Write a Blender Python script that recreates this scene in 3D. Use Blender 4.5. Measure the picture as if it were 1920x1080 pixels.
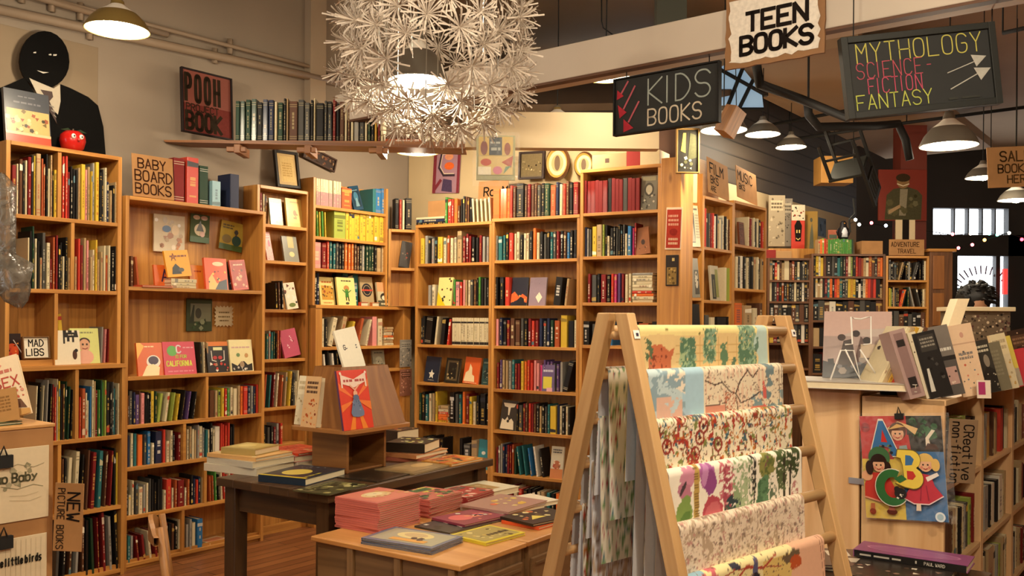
import bpy, math, random
import numpy as np
from mathutils import Vector, Matrix
from mathutils.geometry import tessellate_polygon

for _o in list(bpy.data.objects):
    bpy.data.objects.remove(_o)
S = bpy.context.scene
COL = S.collection
RND = random.Random(11)

# ------------------------------------------------------------------ camera, world, exposure
H, F, CV, ROLL = 1.5, 1700.0, 598.0, 0.008      # eye height, focal length (px of 1920), horizon row, roll
cam = bpy.data.objects.new('camera', bpy.data.cameras.new('camera'))
COL.objects.link(cam)
cr, sr = math.cos(ROLL), math.sin(ROLL)
cam.matrix_world = Matrix(((cr, -sr, 0, 0), (0, 0, -1, 0), (sr, cr, 0, H), (0, 0, 0, 1)))
cam.data.sensor_width = 36.0
cam.data.lens = 36.0 * F / 1920.0
cam.data.shift_y = (CV - 540.0) / 1920.0
cam.data.clip_start = 0.05
S.camera = cam
S.view_settings.view_transform = 'Standard'
S.view_settings.look = 'None'
S.view_settings.gamma = 1.0
S.view_settings.use_curve_mapping = False
S.view_settings.exposure = 0.03
W = bpy.data.worlds.new('world'); S.world = W
W.use_nodes = True
W.node_tree.nodes['Background'].inputs[0].default_value = (0.86, 0.93, 1.0, 1)
W.node_tree.nodes['Background'].inputs[1].default_value = 5.0
S.cycles.use_denoising = True
S.cycles.max_bounces = 6
S.cycles.diffuse_bounces = 4
S.cycles.glossy_bounces = 3
S.cycles.transparent_max_bounces = 8
S.cycles.sample_clamp_indirect = 4.0
WARM = (1.0, 0.835, 0.61)

# ------------------------------------------------------------------ colours and materials
def L(h, a=1.0):
    if not isinstance(h, str): return tuple(h) + ((a,) if len(h) == 3 else ())
    h = h.lstrip('#')
    o = []
    for i in (0, 2, 4):
        c = int(h[i:i+2], 16) / 255.0
        o.append(c / 12.92 if c <= 0.04045 else ((c + 0.055) / 1.055) ** 2.4)
    return (*o, a)

def mat(name):
    m = bpy.data.materials.new(name); m.use_nodes = True
    nt = m.node_tree
    return m, nt, nt.nodes['Principled BSDF']

def node(nt, t, **kw):
    n = nt.nodes.new(t)
    for k, v in kw.items(): setattr(n, k, v)
    return n

def m_paint(name, rough, spec=0.3, var=0.06):
    m, nt, b = mat(name)
    a = node(nt, 'ShaderNodeVertexColor', layer_name='Col')
    nz = node(nt, 'ShaderNodeTexNoise'); nz.inputs['Scale'].default_value = 60; nz.inputs['Detail'].default_value = 3
    tc = node(nt, 'ShaderNodeTexCoord'); nt.links.new(tc.outputs['Object'], nz.inputs['Vector'])
    hs = node(nt, 'ShaderNodeHueSaturation')
    mr = node(nt, 'ShaderNodeMapRange'); mr.inputs[3].default_value = 1 - var; mr.inputs[4].default_value = 1 + var
    nt.links.new(nz.outputs['Fac'], mr.inputs[0]); nt.links.new(mr.outputs[0], hs.inputs['Value'])
    nt.links.new(a.outputs['Color'], hs.inputs['Color']); nt.links.new(hs.outputs['Color'], b.inputs['Base Color'])
    b.inputs['Roughness'].default_value = rough
    b.inputs['Specular IOR Level'].default_value = spec
    return m

def m_wood(name, c0, c1, rough=0.5, sc=(1.4, 26.0), knots=True, bump=0.04):
    m, nt, b = mat(name)
    uv = node(nt, 'ShaderNodeUVMap', uv_map='UV')
    mp = node(nt, 'ShaderNodeMapping'); mp.inputs['Scale'].default_value = (sc[0], sc[1], 1)
    nt.links.new(uv.outputs['UV'], mp.inputs['Vector'])
    oi = node(nt, 'ShaderNodeObjectInfo')
    ad = node(nt, 'ShaderNodeVectorMath', operation='ADD')
    ml = node(nt, 'ShaderNodeMath', operation='MULTIPLY'); ml.inputs[1].default_value = 37.0
    nt.links.new(oi.outputs['Random'], ml.inputs[0])
    nt.links.new(mp.outputs[0], ad.inputs[0]); nt.links.new(ml.outputs[0], ad.inputs[1])
    nz = node(nt, 'ShaderNodeTexNoise'); nz.inputs['Scale'].default_value = 1.0; nz.inputs['Detail'].default_value = 5
    nz.inputs['Distortion'].default_value = 0.7
    nt.links.new(ad.outputs[0], nz.inputs['Vector'])
    rp = node(nt, 'ShaderNodeValToRGB')
    rp.color_ramp.elements[0].position = 0.30; rp.color_ramp.elements[0].color = L(c0)
    rp.color_ramp.elements[1].position = 0.68; rp.color_ramp.elements[1].color = L(c1)
    nt.links.new(nz.outputs['Fac'], rp.inputs[0])
    last = rp.outputs['Color']
    if knots:
        mp2 = node(nt, 'ShaderNodeMapping'); mp2.inputs['Scale'].default_value = (2.2, 6.0, 1)
        nt.links.new(uv.outputs['UV'], mp2.inputs['Vector'])
        ad2 = node(nt, 'ShaderNodeVectorMath', operation='ADD')
        nt.links.new(mp2.outputs[0], ad2.inputs[0]); nt.links.new(ml.outputs[0], ad2.inputs[1])
        vo = node(nt, 'ShaderNodeTexVoronoi'); vo.inputs['Scale'].default_value = 1.0
        nt.links.new(ad2.outputs[0], vo.inputs['Vector'])
        r2 = node(nt, 'ShaderNodeValToRGB')
        r2.color_ramp.elements[0].position = 0.03; r2.color_ramp.elements[0].color = (0.25, 0.16, 0.1, 1)
        r2.color_ramp.elements[1].position = 0.10; r2.color_ramp.elements[1].color = (1, 1, 1, 1)
        nt.links.new(vo.outputs['Distance'], r2.inputs[0])
        mx = node(nt, 'ShaderNodeMix', data_type='RGBA', blend_type='MULTIPLY'); mx.inputs[0].default_value = 0.7
        nt.links.new(last, mx.inputs[6]); nt.links.new(r2.outputs['Color'], mx.inputs[7]); last = mx.outputs[2]
    hs = node(nt, 'ShaderNodeHueSaturation')
    mr = node(nt, 'ShaderNodeMapRange'); mr.inputs[3].default_value = 0.9; mr.inputs[4].default_value = 1.1
    nt.links.new(oi.outputs['Random'], mr.inputs[0]); nt.links.new(mr.outputs[0], hs.inputs['Value'])
    nt.links.new(last, hs.inputs['Color']); nt.links.new(hs.outputs['Color'], b.inputs['Base Color'])
    bp = node(nt, 'ShaderNodeBump'); bp.inputs['Strength'].default_value = bump * 4; bp.inputs['Distance'].default_value = 0.002
    nt.links.new(nz.outputs['Fac'], bp.inputs['Height']); nt.links.new(bp.outputs[0], b.inputs['Normal'])
    b.inputs['Roughness'].default_value = rough
    return m

def m_flat(name, c, rough=0.6, metal=0.0, noise=0.0, nscale=8.0, bump=0.0):
    m, nt, b = mat(name)
    c = L(c)
    b.inputs['Base Color'].default_value = c
    b.inputs['Roughness'].default_value = rough; b.inputs['Metallic'].default_value = metal
    tc = node(nt, 'ShaderNodeTexCoord')
    nz = node(nt, 'ShaderNodeTexNoise'); nz.inputs['Scale'].default_value = nscale; nz.inputs['Detail'].default_value = 6
    nt.links.new(tc.outputs['Object'], nz.inputs['Vector'])
    if noise:
        rp = node(nt, 'ShaderNodeValToRGB')
        rp.color_ramp.elements[0].color = tuple(x * (1 - noise) for x in c[:3]) + (1,)
        rp.color_ramp.elements[1].color = tuple(min(1, x * (1 + noise)) for x in c[:3]) + (1,)
        rp.color_ramp.elements[0].position = 0.3; rp.color_ramp.elements[1].position = 0.7
        nt.links.new(nz.outputs['Fac'], rp.inputs[0]); nt.links.new(rp.outputs['Color'], b.inputs['Base Color'])
    if bump:
        bp = node(nt, 'ShaderNodeBump'); bp.inputs['Strength'].default_value = bump; bp.inputs['Distance'].default_value = 0.01
        nt.links.new(nz.outputs['Fac'], bp.inputs['Height']); nt.links.new(bp.outputs[0], b.inputs['Normal'])
    return m

def m_emit(name, c, s):
    m, nt, b = mat(name)
    b.inputs['Base Color'].default_value = L(c)
    b.inputs['Emission Color'].default_value = L(c); b.inputs['Emission Strength'].default_value = s
    return m

def m_clear(name, c, mix=0.25, rough=0.12):
    m, nt, b = mat(name)
    out = nt.nodes['Material Output']
    b.inputs['Base Color'].default_value = L(c); b.inputs['Roughness'].default_value = rough
    b.inputs['Specular IOR Level'].default_value = 0.8
    tr = node(nt, 'ShaderNodeBsdfTransparent'); mx = node(nt, 'ShaderNodeMixShader')
    nz = node(nt, 'ShaderNodeTexNoise'); nz.inputs['Scale'].default_value = 26; nz.inputs['Distortion'].default_value = 1.2
    tc = node(nt, 'ShaderNodeTexCoord'); nt.links.new(tc.outputs['Object'], nz.inputs['Vector'])
    mr = node(nt, 'ShaderNodeMapRange'); mr.inputs[1].default_value = .35; mr.inputs[2].default_value = .7
    mr.inputs[3].default_value = mix * .4; mr.inputs[4].default_value = min(1, mix * 1.8)
    nt.links.new(nz.outputs['Fac'], mr.inputs[0]); nt.links.new(mr.outputs[0], mx.inputs[0])
    bp = node(nt, 'ShaderNodeBump'); bp.inputs['Strength'].default_value = 0.6; bp.inputs['Distance'].default_value = 0.01
    nt.links.new(nz.outputs['Fac'], bp.inputs['Height']); nt.links.new(bp.outputs[0], b.inputs['Normal'])
    nt.links.new(tr.outputs[0], mx.inputs[1]); nt.links.new(b.outputs[0], mx.inputs[2]); nt.links.new(mx.outputs[0], out.inputs[0])
    return m

PAINT = m_paint('printed_paper', 0.55)
GLOSS = m_paint('glossy_cover', 0.28, 0.5)
CHALK = m_paint('chalk_and_ink', 0.9, 0.1, 0.25)
PINE = m_wood('honey_pine', '#a56c31', '#cf9549', 0.42)
PALE = m_wood('pale_raw_pine', '#cfa270', '#e6c190', 0.55, (1.2, 16))
LEGW = m_wood('rack_beech', '#b58a58', '#d6b07c', 0.5, (1.0, 18), False)
TABLE = m_wood('dark_table_oak', '#2f2013', '#553b23', 0.35, (1.2, 22), False)
DESK = m_wood('light_desk_veneer', '#b67c42', '#cf9859', 0.35, (1.0, 14), False)
DESKS = m_wood('desk_side_oak', '#6a4e30', '#8d6c46', 0.5, (1.2, 20), False)
SHELFW = m_wood('high_shelf_wood', '#6f4322', '#9a6433', 0.5)
DARKW = m_wood('dark_stained_case', '#4a2c17', '#744a27', 0.5, (1.4, 22), False)
CARD = m_flat('cardboard', '#a97c4c', 0.85, 0, 0.08, 14)
PLASTER = m_flat('old_plaster', '#8f8170', 0.9, 0, 0.07, 1.3, 0.15)
PLASTERW = m_flat('cream_plaster', '#c8b187', 0.9, 0, 0.06, 1.6, 0.12)
BEAMW = m_flat('painted_beam', '#bdb0a0', 0.7, 0, 0.05, 2.0, 0.05)
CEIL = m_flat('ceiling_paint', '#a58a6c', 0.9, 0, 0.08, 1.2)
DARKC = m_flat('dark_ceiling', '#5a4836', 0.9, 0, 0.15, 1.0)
PIPEM = m_flat('painted_pipe', '#8f7c66', 0.6, 0, 0.06, 5)
BLACKM = m_flat('black_painted_metal', '#0a0907', 0.75)
STEEL = m_flat('wire_steel', '#b9b6ae', 0.3, 1.0)
WHITEM = m_flat('white_wire', '#e8e4dc', 0.35)
BRASS = m_flat('olive_gold_enamel', '#8a7440', 0.35, 0.25, 0.05, 6)
GREYSH = m_flat('grey_enamel_shade', '#6d675c', 0.4, 0.2)
SHADEIN = m_flat('white_enamel_inside', '#f4efe2', 0.5)
BULB = m_emit('lamp_bulb', '#fff0d2', 60.0)
RED = m_flat('red_gloss', '#b01c17', 0.25)
CLEAR = m_clear('clear_plastic_sleeve', '#ffffff', 0.035, 0.12)
BAG = m_clear('grey_plastic_bag', '#6f685e', 0.85, 0.2)
GLASSY = m_clear('window_glass', '#ffffff', 0.04, 0.05)
HAIR = m_flat('black_hair', '#0c0a09', 0.55, 0, 0.3, 40)
SKIN = m_flat('skin', '#b98663', 0.5)
PETAL = m_flat('white_paper_petal', '#cfc2b2', 0.6)

# ------------------------------------------------------------------ mesh builder
class MB:
    def __init__(s): s.v, s.f, s.c, s.uv, s.m = [], [], [], [], []
    def face(s, pts, col='#ffffff', uv=None, m=0):
        i = len(s.v); n = len(pts)
        s.v.extend([tuple(p) for p in pts]); s.f.append(tuple(range(i, i + n)))
        s.c.append(L(col)); s.m.append(m)
        s.uv.append(uv if uv else [(0, 0)] * n)
    def obox(s, o, ax, ay, az, col='#ffffff', m=0, skip=''):
        o, A = Vector(o), [Vector(ax), Vector(ay), Vector(az)]
        if A[0].cross(A[1]).dot(A[2]) < 0: A[0], A[1] = A[1], A[0]
        ln = [a.length for a in A]; k = max(range(3), key=lambda i: ln[i])
        ru, rv = RND.random() * 9, RND.random() * 9
        i = len(s.v)
        P = [(a, b, c) for c in (0, 1) for b in (0, 1) for a in (0, 1)]
        s.v.extend([tuple(o + A[0] * p[0] + A[1] * p[1] + A[2] * p[2]) for p in P])
        for fc in ((0, 2, 3, 1), (4, 5, 7, 6), (0, 1, 5, 4), (2, 6, 7, 3), (0, 4, 6, 2), (1, 3, 7, 5)):
            s.f.append(tuple(i + j for j in fc)); s.c.append(L(col)); s.m.append(m)
            q = [P[j] for j in fc]
            fx = [ax_ for ax_ in range(3) if len({p[ax_] for p in q}) == 1][0]
            oth = [a for a in range(3) if a != fx]
            if k in oth: ua = k; va = [a for a in oth if a != k][0]
            else: ua, va = oth
            if k not in oth: s.uv.append([(ru + p[ua] * ln[ua] * .3, rv + p[va] * ln[va]) for p in q])
            else: s.uv.append([(ru + p[ua] * ln[ua], rv + fx * .37 + p[va] * ln[va]) for p in q])
    def box(s, x0, x1, y0, y1, z0, z1, col='#ffffff', m=0):
        s.obox((x0, y0, z0), (x1 - x0, 0, 0), (0, y1 - y0, 0), (0, 0, z1 - z0), col, m)
    def tube(s, pts, r, col='#ffffff', n=6, m=0, caps=True):
        pts = [Vector(p) for p in pts]; rr = r if isinstance(r, (list, tuple)) else [r] * len(pts)
        rings = []; prev = None
        for k, p in enumerate(pts):
            t = (pts[min(k + 1, len(pts) - 1)] - pts[max(k - 1, 0)])
            t = t.normalized() if t.length > 1e-9 else Vector((0, 0, 1))
            if prev is None:
                a = t.cross(Vector((0, 0, 1)))
                if a.length < .05: a = t.cross(Vector((0, 1, 0)))
            else: a = prev - t * prev.dot(t)
            if a.length < 1e-6: a = t.orthogonal()
            a.normalize(); prev = a; b = t.cross(a)
            i = len(s.v)
            s.v.extend([tuple(p + (a * math.cos(q) + b * math.sin(q)) * rr[k]) for q in [2 * math.pi * j / n for j in range(n)]])
            rings.append(i)
        ll = 0
        for k in range(len(rings) - 1):
            i, j = rings[k], rings[k + 1]; dl = (pts[k + 1] - pts[k]).length
            for q in range(n):
                s.f.append((i + q, i + (q + 1) % n, j + (q + 1) % n, j + q)); s.c.append(L(col)); s.m.append(m)
                w = 2 * math.pi * rr[k] / n
                s.uv.append([(ll, q * w), (ll, q * w + w), (ll + dl, q * w + w), (ll + dl, q * w)])
            ll += dl
        if caps:
            for i, rev in ((rings[0], True), (rings[-1], False)):
                q = list(range(i, i + n)); q = q[::-1] if rev else q
                s.f.append(tuple(q)); s.c.append(L(col)); s.m.append(m); s.uv.append([(0, 0)] * n)
    def lathe(s, prof, o=(0, 0, 0), n=24, col='#ffffff', m=0, M=None):
        o = Vector(o); rings = []
        for r, z in prof:
            i = len(s.v)
            for j in range(n):
                q = 2 * math.pi * j / n; p = Vector((r * math.cos(q), r * math.sin(q), z))
                s.v.append(tuple(o + (M @ p if M else p)))
            rings.append(i)
        for k in range(len(rings) - 1):
            i, j = rings[k], rings[k + 1]
            for q in range(n):
                s.f.append((i + q, i + (q + 1) % n, j + (q + 1) % n, j + q)); s.c.append(L(col)); s.m.append(m); s.uv.append([(0, 0)] * 4)
    def ball(s, o, r, col='#ffffff', m=0, n=14, sz=1.0):
        k = n // 2
        s.lathe([(r * math.sin(math.pi * i / k) + 1e-5, -r * sz * math.cos(math.pi * i / k)) for i in range(k + 1)], o, n, col, m)
    # flat art through a mapping fn(x, y, layer) -> point
    def poly2(s, fn, pts, col, lay=1, m=0):
        tri = tessellate_polygon([[Vector((p[0], p[1], 0)) for p in pts]]) if len(pts) > 4 else [tuple(range(len(pts)))]
        for t in tri:
            q = [pts[i] for i in t]
            ar = sum(q[i][0] * q[(i + 1) % len(q)][1] - q[(i + 1) % len(q)][0] * q[i][1] for i in range(len(q)))
            if ar < 0: q = q[::-1]
            s.face([fn(p[0], p[1], lay) for p in q], col, None, m)
    def stroke2(s, fn, pts, wd, col, lay=1, m=0):
        for k in range(len(pts) - 1):
            a, b = Vector(pts[k]), Vector(pts[k + 1]); d = b - a
            if d.length < 1e-7: continue
            d.normalize(); n = Vector((-d.y, d.x)) * wd * .5; e = d * wd * .35
            s.poly2(fn, [a - e - n, b + e - n, b + e + n, a - e + n], col, lay + (k % 2) * .15, m)
    def text(s, fn, txt, x, y, h, col, wd=None, lay=1, slant=0.0, sp=1.0, m=0, jit=0.0, asp=.62):
        wd = wd or h * .13; x0 = x
        for ch in txt:
            if ch == ' ': x += h * asp * .7 * sp; continue
            g = GLYPH.get(ch) or GLYPH.get(ch.upper())
            if not g: x += h * .4; continue
            jy = RND.uniform(-jit, jit) * h; js = 1 + RND.uniform(-jit, jit)
            wch = 4 if ch not in 'Il1.!' else 1
            for part in g:
                pts = [((p[0] - (2 if wch == 1 else 0)) / 4 * h * asp * js, p[1] / 6 * h * js) for p in part]
                pts = [(x + px + slant * py, y + py + jy) for px, py in pts]
                s.stroke2(fn, pts, wd, col, lay, m)
            x += (h * asp * wch / 4 + h * .22) * sp
        return x - x0
    def build(s, name, mats, parent=None, smooth=False, bevel=0.0):
        me = bpy.data.meshes.new(name)
        me.from_pydata(s.v, [], s.f)
        cl = me.attributes.new('Col', 'FLOAT_COLOR', 'CORNER')
        uvl = me.uv_layers.new(name='UV')
        nl = len(me.loops)
        cb = np.ones((nl, 4), np.float32); ub = np.zeros((nl, 2), np.float32); k = 0
        for f, c, u in zip(s.f, s.c, s.uv):
            n = len(f); cb[k:k+n] = c; ub[k:k+n] = u; k += n
        cl.data.foreach_set('color', cb.ravel()); uvl.data.foreach_set('uv', ub.ravel())
        mats = mats if isinstance(mats, (list, tuple)) else [mats]
        for mm in mats: me.materials.append(mm)
        me.polygons.foreach_set('material_index', s.m)
        if smooth: me.polygons.foreach_set('use_smooth', [True] * len(s.f))
        me.update()
        o = bpy.data.objects.new(name, me); COL.objects.link(o)
        if parent is not None: o.parent = parent
        if bevel:
            b = o.modifiers.new('bevel', 'BEVEL'); b.width = bevel; b.segments = 2; b.limit_method = 'ANGLE'
        return o

def _gl(t):
    return [[(int(p[0], 16), int(p[1], 16)) for p in part.split()] for part in t.split(';')]
def _ch(pts):
    cl = pts[0] == pts[-1]; o = [pts[0]]
    for a, b in zip(pts[:-1], pts[1:]):
        o += [(a[0]*.75+b[0]*.25, a[1]*.75+b[1]*.25), (a[0]*.25+b[0]*.75, a[1]*.25+b[1]*.75)]
    o.append(pts[-1])
    if cl: o = o[1:-1] + [o[1]]
    return o
GLYPH = {}
for k_, t_ in {'A': '00 26 40;12 32', 'B': '00 06;06 36 45 44 33 03;03 33 42 41 30 00', 'C': '45 36 16 05 01 10 30 41',
    'D': '00 06;06 26 44 42 20 00', 'E': '40 00 06 46;03 33', 'F': '00 06 46;03 33', 'G': '45 36 16 05 01 10 30 41 43 23',
    'H': '00 06;40 46;03 43', 'I': '20 26', 'J': '46 41 30 10 01', 'K': '00 06;46 03 40', 'L': '06 00 40', 'M': '00 06 23 46 40',
    'N': '00 06 40 46', 'O': '16 05 01 10 30 41 45 36 16', 'P': '00 06;06 36 45 44 33 03', 'Q': '16 05 01 10 30 41 45 36 16;22 40',
    'R': '00 06;06 36 45 44 33 03;23 40', 'S': '45 36 16 05 04 13 33 42 41 30 10 01', 'T': '06 46;26 20', 'U': '06 01 10 30 41 46',
    'V': '06 20 46', 'W': '06 10 23 30 46', 'X': '00 46;06 40', 'Y': '06 23 46;23 20', 'Z': '06 46 00 40', '-': '13 33',
    'a': '43 34 14 03 01 10 30 41;44 40', 'b': '06 00;03 14 34 43 41 30 10 01', 'c': '43 34 14 03 01 10 30 41',
    'd': '46 40;43 34 14 03 01 10 30 41', 'e': '02 42 43 34 14 03 01 10 30 41', 'f': '46 36 25 20;04 44', 'i': '20 24;25 26',
    'l': '26 20', 'n': '00 04;03 14 34 43 40', 'o': '14 03 01 10 30 41 43 34 14', 'r': '00 04;02 14 34', 's': '44 14 03 12 32 41 30 00',
    't': '26 21 30;04 44', 'u': '04 01 10 30 41;44 40', 'v': '04 20 44', 'y': '04 22;44 10 00', 'p': '04 00;03 14 34 43 41 30 10 01', '!': '22 26;20 21', '.': '20 21'}.items():
    g_ = _gl(t_)
    if k_ in 'BCDGJOPQRSUabcdeonfrsup': g_ = [_ch(_ch(p)) if len(p) > 3 else p for p in g_]
    GLYPH[k_] = g_

# ------------------------------------------------------------------ things, parts, labels
def tag(o, label=None, cat=None, group=None, kind=None):
    if label: o['label'] = label
    if cat: o['category'] = cat
    if group: o['group'] = group
    if kind: o['kind'] = kind
    return o
def empty(name, loc, rz, label, cat, group=None):
    o = bpy.data.objects.new(name, None); COL.objects.link(o)
    o.location = loc; o.rotation_euler = (0, 0, rz); o.empty_display_size = 0.1
    return tag(o, label, cat, group)
def struct(o): o['kind'] = 'structure'; return o

# ------------------------------------------------------------------ pixel rays -> points in the room
def ray(u, v):
    du, dv = u - 960.0, v - CV
    return ((du * cr + dv * sr) / F, 1.0, (du * sr - dv * cr) / F)
def atY(u, v, Y): r = ray(u, v); return Vector((r[0] * Y, Y, H + r[2] * Y))
def atZ(u, v, z): r = ray(u, v); return atY(u, v, (z - H) / r[2])
def px(p):
    x, z = p[0] / p[1] * F, -(p[2] - H) / p[1] * F
    return (960 + x * cr - z * sr, CV + x * sr + z * cr)
class Fr:                                            # an upright plane standing in the room
    def __init__(s, ox, oy, dx, dy):
        l = math.hypot(dx, dy); s.o = (ox, oy); s.d = (dx / l, dy / l); s.n = (-dy / l, dx / l); s.ang = math.atan2(dy, dx)
    def hit(s, u, v, y=0.0):
        r = ray(u, v)
        t = (y + s.o[0] * s.n[0] + s.o[1] * s.n[1]) / (r[0] * s.n[0] + s.n[1])
        return (t * r[0] - s.o[0]) * s.d[0] + (t - s.o[1]) * s.d[1], H + t * r[2]
    def s(s_, u, v, y=0.0): return s_.hit(u, v, y)[0]
    def z(s_, u, v, y=0.0): return s_.hit(u, v, y)[1]
    def w(s, a, y, z): return Vector((s.o[0] + a * s.d[0] + y * s.n[0], s.o[1] + a * s.d[1] + y * s.n[1], z))
    def M(s, a, y, z): return Matrix.Translation(s.w(a, y, z)) @ Matrix.Rotation(s.ang, 4, 'Z')

D1 = (0.616, 0.788); N1 = (0.788, -0.616)
P0 = (-2.27, 5.29)
L1 = Fr(P0[0], P0[1], *D1)                            # fronts of the cases on the left wall
L2 = Fr(-0.765, 7.10, 0.874, -0.486)                  # fronts of the cases across the middle
def ab(a, b, z=0): return Vector((P0[0] + a * D1[0] + b * N1[0], P0[1] + a * D1[1] + b * N1[1], z))
# ------------------------------------------------------------------ the room
def m_floor():
    m, nt, b = mat('floor_planks')
    tc = node(nt, 'ShaderNodeTexCoord'); mp = node(nt, 'ShaderNodeMapping')
    mp.inputs['Rotation'].default_value = (0, 0, -math.atan2(D1[1], D1[0]))
    nt.links.new(tc.outputs['Object'], mp.inputs['Vector'])
    br = node(nt, 'ShaderNodeTexBrick'); br.inputs['Scale'].default_value = 1.0
    br.inputs['Brick Width'].default_value = 1.9; br.inputs['Row Height'].default_value = 0.085
    br.inputs['Mortar Size'].default_value = 0.0028; br.offset = 0.37
    br.inputs['Color1'].default_value = L('#7b4a2a'); br.inputs['Color2'].default_value = L('#9a6238'); br.inputs['Mortar'].default_value = L('#24140b')
    nt.links.new(mp.outputs[0], br.inputs['Vector'])
    m2 = node(nt, 'ShaderNodeMapping'); m2.inputs['Scale'].default_value = (1.5, 30, 1)
    nt.links.new(mp.outputs[0], m2.inputs['Vector'])
    nz = node(nt, 'ShaderNodeTexNoise'); nz.inputs['Scale'].default_value = 1; nz.inputs['Detail'].default_value = 5
    nt.links.new(m2.outputs[0], nz.inputs['Vector'])
    mr = node(nt, 'ShaderNodeMapRange'); mr.inputs[3].default_value = .6; mr.inputs[4].default_value = 1.3
    nt.links.new(nz.outputs['Fac'], mr.inputs[0])
    hs = node(nt, 'ShaderNodeHueSaturation'); nt.links.new(mr.outputs[0], hs.inputs['Value'])
    nt.links.new(br.outputs['Color'], hs.inputs['Color']); nt.links.new(hs.outputs['Color'], b.inputs['Base Color'])
    b.inputs['Roughness'].default_value = .38
    return m
def m_siding():
    m, nt, b = mat('dark_siding')
    tc = node(nt, 'ShaderNodeTexCoord'); sx = node(nt, 'ShaderNodeSeparateXYZ'); nt.links.new(tc.outputs['Object'], sx.inputs[0])
    ml = node(nt, 'ShaderNodeMath', operation='MULTIPLY'); ml.inputs[1].default_value = 7.0; nt.links.new(sx.outputs['Z'], ml.inputs[0])
    fr = node(nt, 'ShaderNodeMath', operation='FRACT'); nt.links.new(ml.outputs[0], fr.inputs[0])
    rp = node(nt, 'ShaderNodeValToRGB'); rp.color_ramp.elements[0].color = L('#18140f'); rp.color_ramp.elements[1].color = L('#4a4036')
    rp.color_ramp.elements[0].position = .02; rp.color_ramp.elements[1].position = .16
    nt.links.new(fr.outputs[0], rp.inputs[0]); nt.links.new(rp.outputs['Color'], b.inputs['Base Color'])
    bp = node(nt, 'ShaderNodeBump'); bp.inputs['Distance'].default_value = .02; nt.links.new(fr.outputs[0], bp.inputs['Height']); nt.links.new(bp.outputs[0], b.inputs['Normal'])
    b.inputs['Roughness'].default_value = .6
    return m
CZ = 4.05
def slab(name, pts, m, th=(0, 0, 0)):
    b = MB(); p = [Vector(q) for q in pts]; t = Vector(th)
    b.face(p); b.face([q + t for q in p[::-1]])
    for i in range(len(p)):
        j = (i + 1) % len(p); b.face([p[i] + t, p[j] + t, p[j], p[i]])
    return struct(b.build(name, m))
X0, X1, Y0, Y1 = -9.0, 9.0, -5.0, 13.4
slab('floor', [(X0, Y0, 0), (X1, Y0, 0), (X1, Y1, 0), (X0, Y1, 0)], m_floor(), (0, 0, -.1))
slab('ceiling', [(X0, Y0, CZ), (X0, Y1, CZ), (X1, Y1, CZ), (X1, Y0, CZ)], CEIL, (0, 0, .1))
WB = -.262
cA = ab(2.75, WB)
def wall(name, a, b, z0, z1, m, th=.1):
    a, b = Vector((a[0], a[1], 0)), Vector((b[0], b[1], 0)); d = (b - a).normalized(); n = Vector((-d.y, d.x, 0)) * th
    return slab(name, [(a.x, a.y, z0), (b.x, b.y, z0), (b.x, b.y, z1), (a.x, a.y, z1)], m, n)
wall('wall_left', ab(-12.5, WB), cA, 0, CZ, PLASTER)
# the lit cream wall behind the middle cases, only as high as the soffit
w0 = L2.w(-.28, .30, 0); w1 = L2.w(L2.s(1196, 300, .3), .30, 0)
wall('wall_back', w0, w1, 0, 2.86, PLASTERW)
wall('wall_partition', w1, L2.w(2.02, .30, 0), 0, 2.86, m_flat('partition_brown', '#4a2f1e', .8, 0, .1, 3))
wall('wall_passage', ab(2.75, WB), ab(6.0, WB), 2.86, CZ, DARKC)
SB = 1.2
wall('wall_siding', ab(4.6, SB), ab(9.6, SB), 2.86, CZ, m_siding())
wall('wall_gallery', ab(4.6, SB), ab(9.6, SB), 0, 2.86, PLASTERW)
wall('wall_right', (9.0, 13.4), (9.0, -5), 0, CZ, PLASTER)
wall('wall_rear', (9, -5), (-9, -5), 0, CZ, PLASTER)
# street front: pillars, transom band, door panes
YF = 13.3
b = MB()
def fx(u): return (u - 960) / F * YF
def fz(v): return H + (604 - v) / F * YF
def fbox(u0, u1, v0, v1, d=.14, m=0): b.box(fx(u0), fx(u1), YF - d, YF, fz(v1), fz(v0), m=m)
fbox(1560, 2060, 40, 392); fbox(1560, 1738, 392, 1000); fbox(1738, 2060, 441, 480)
fbox(1880, 1918, 392, 1000); fbox(1860, 1868, 480, 1000, .1); fbox(1738, 1786, 480, 1000)
for u in (1741, 1782, 1808, 1834, 1858): fbox(u - 1.3, u + 1.3, 392, 441, .1)
struct(b.build('wall_front', m_flat('storefront_dark', '#2b2520', .6, 0, .1, 2)))
b = MB(); fbox(1918, 2060, 441, 1000)
struct(b.build('door_1', m_flat('green_door_paint', '#1f5a42', .5)))
for i, (u0, u1, v0, v1) in enumerate(((1738, 1880, 392, 441), (1786, 1860, 480, 742), (1868, 1880, 480, 742))):
    b = MB(); b.box(fx(u0), fx(u1), YF - .05, YF - .04, fz(v1), fz(v0)); struct(b.build('window_%d' % (i + 1), GLASSY))
# lettering arc on the street window
b = MB(); cx, cz = fx(1822), fz(520)
f_ = lambda x, y, l: (cx + x, YF - .06 - l * .002, cz + y)
for k in range(13):
    q = math.radians(150 - k * 9.5); r0, r1 = .36, .47
    b.stroke2(f_, [(r0 * math.cos(q) * 1.1 + .12, r0 * math.sin(q) - .3), (r1 * math.cos(q) * 1.1 + .12, r1 * math.sin(q) - .3)], .022, '#9a8fb0')
b.stroke2(f_, [(-.26, -.17), (.2, -.13)], .03, '#7fb4c8'); b.stroke2(f_, [(-.1, -.1), (.14, -.08)], .02, '#8fb4c0')
tag(b.build('window_lettering', CHALK), 'arched grey lettering on the bright street window', 'lettering')

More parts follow.
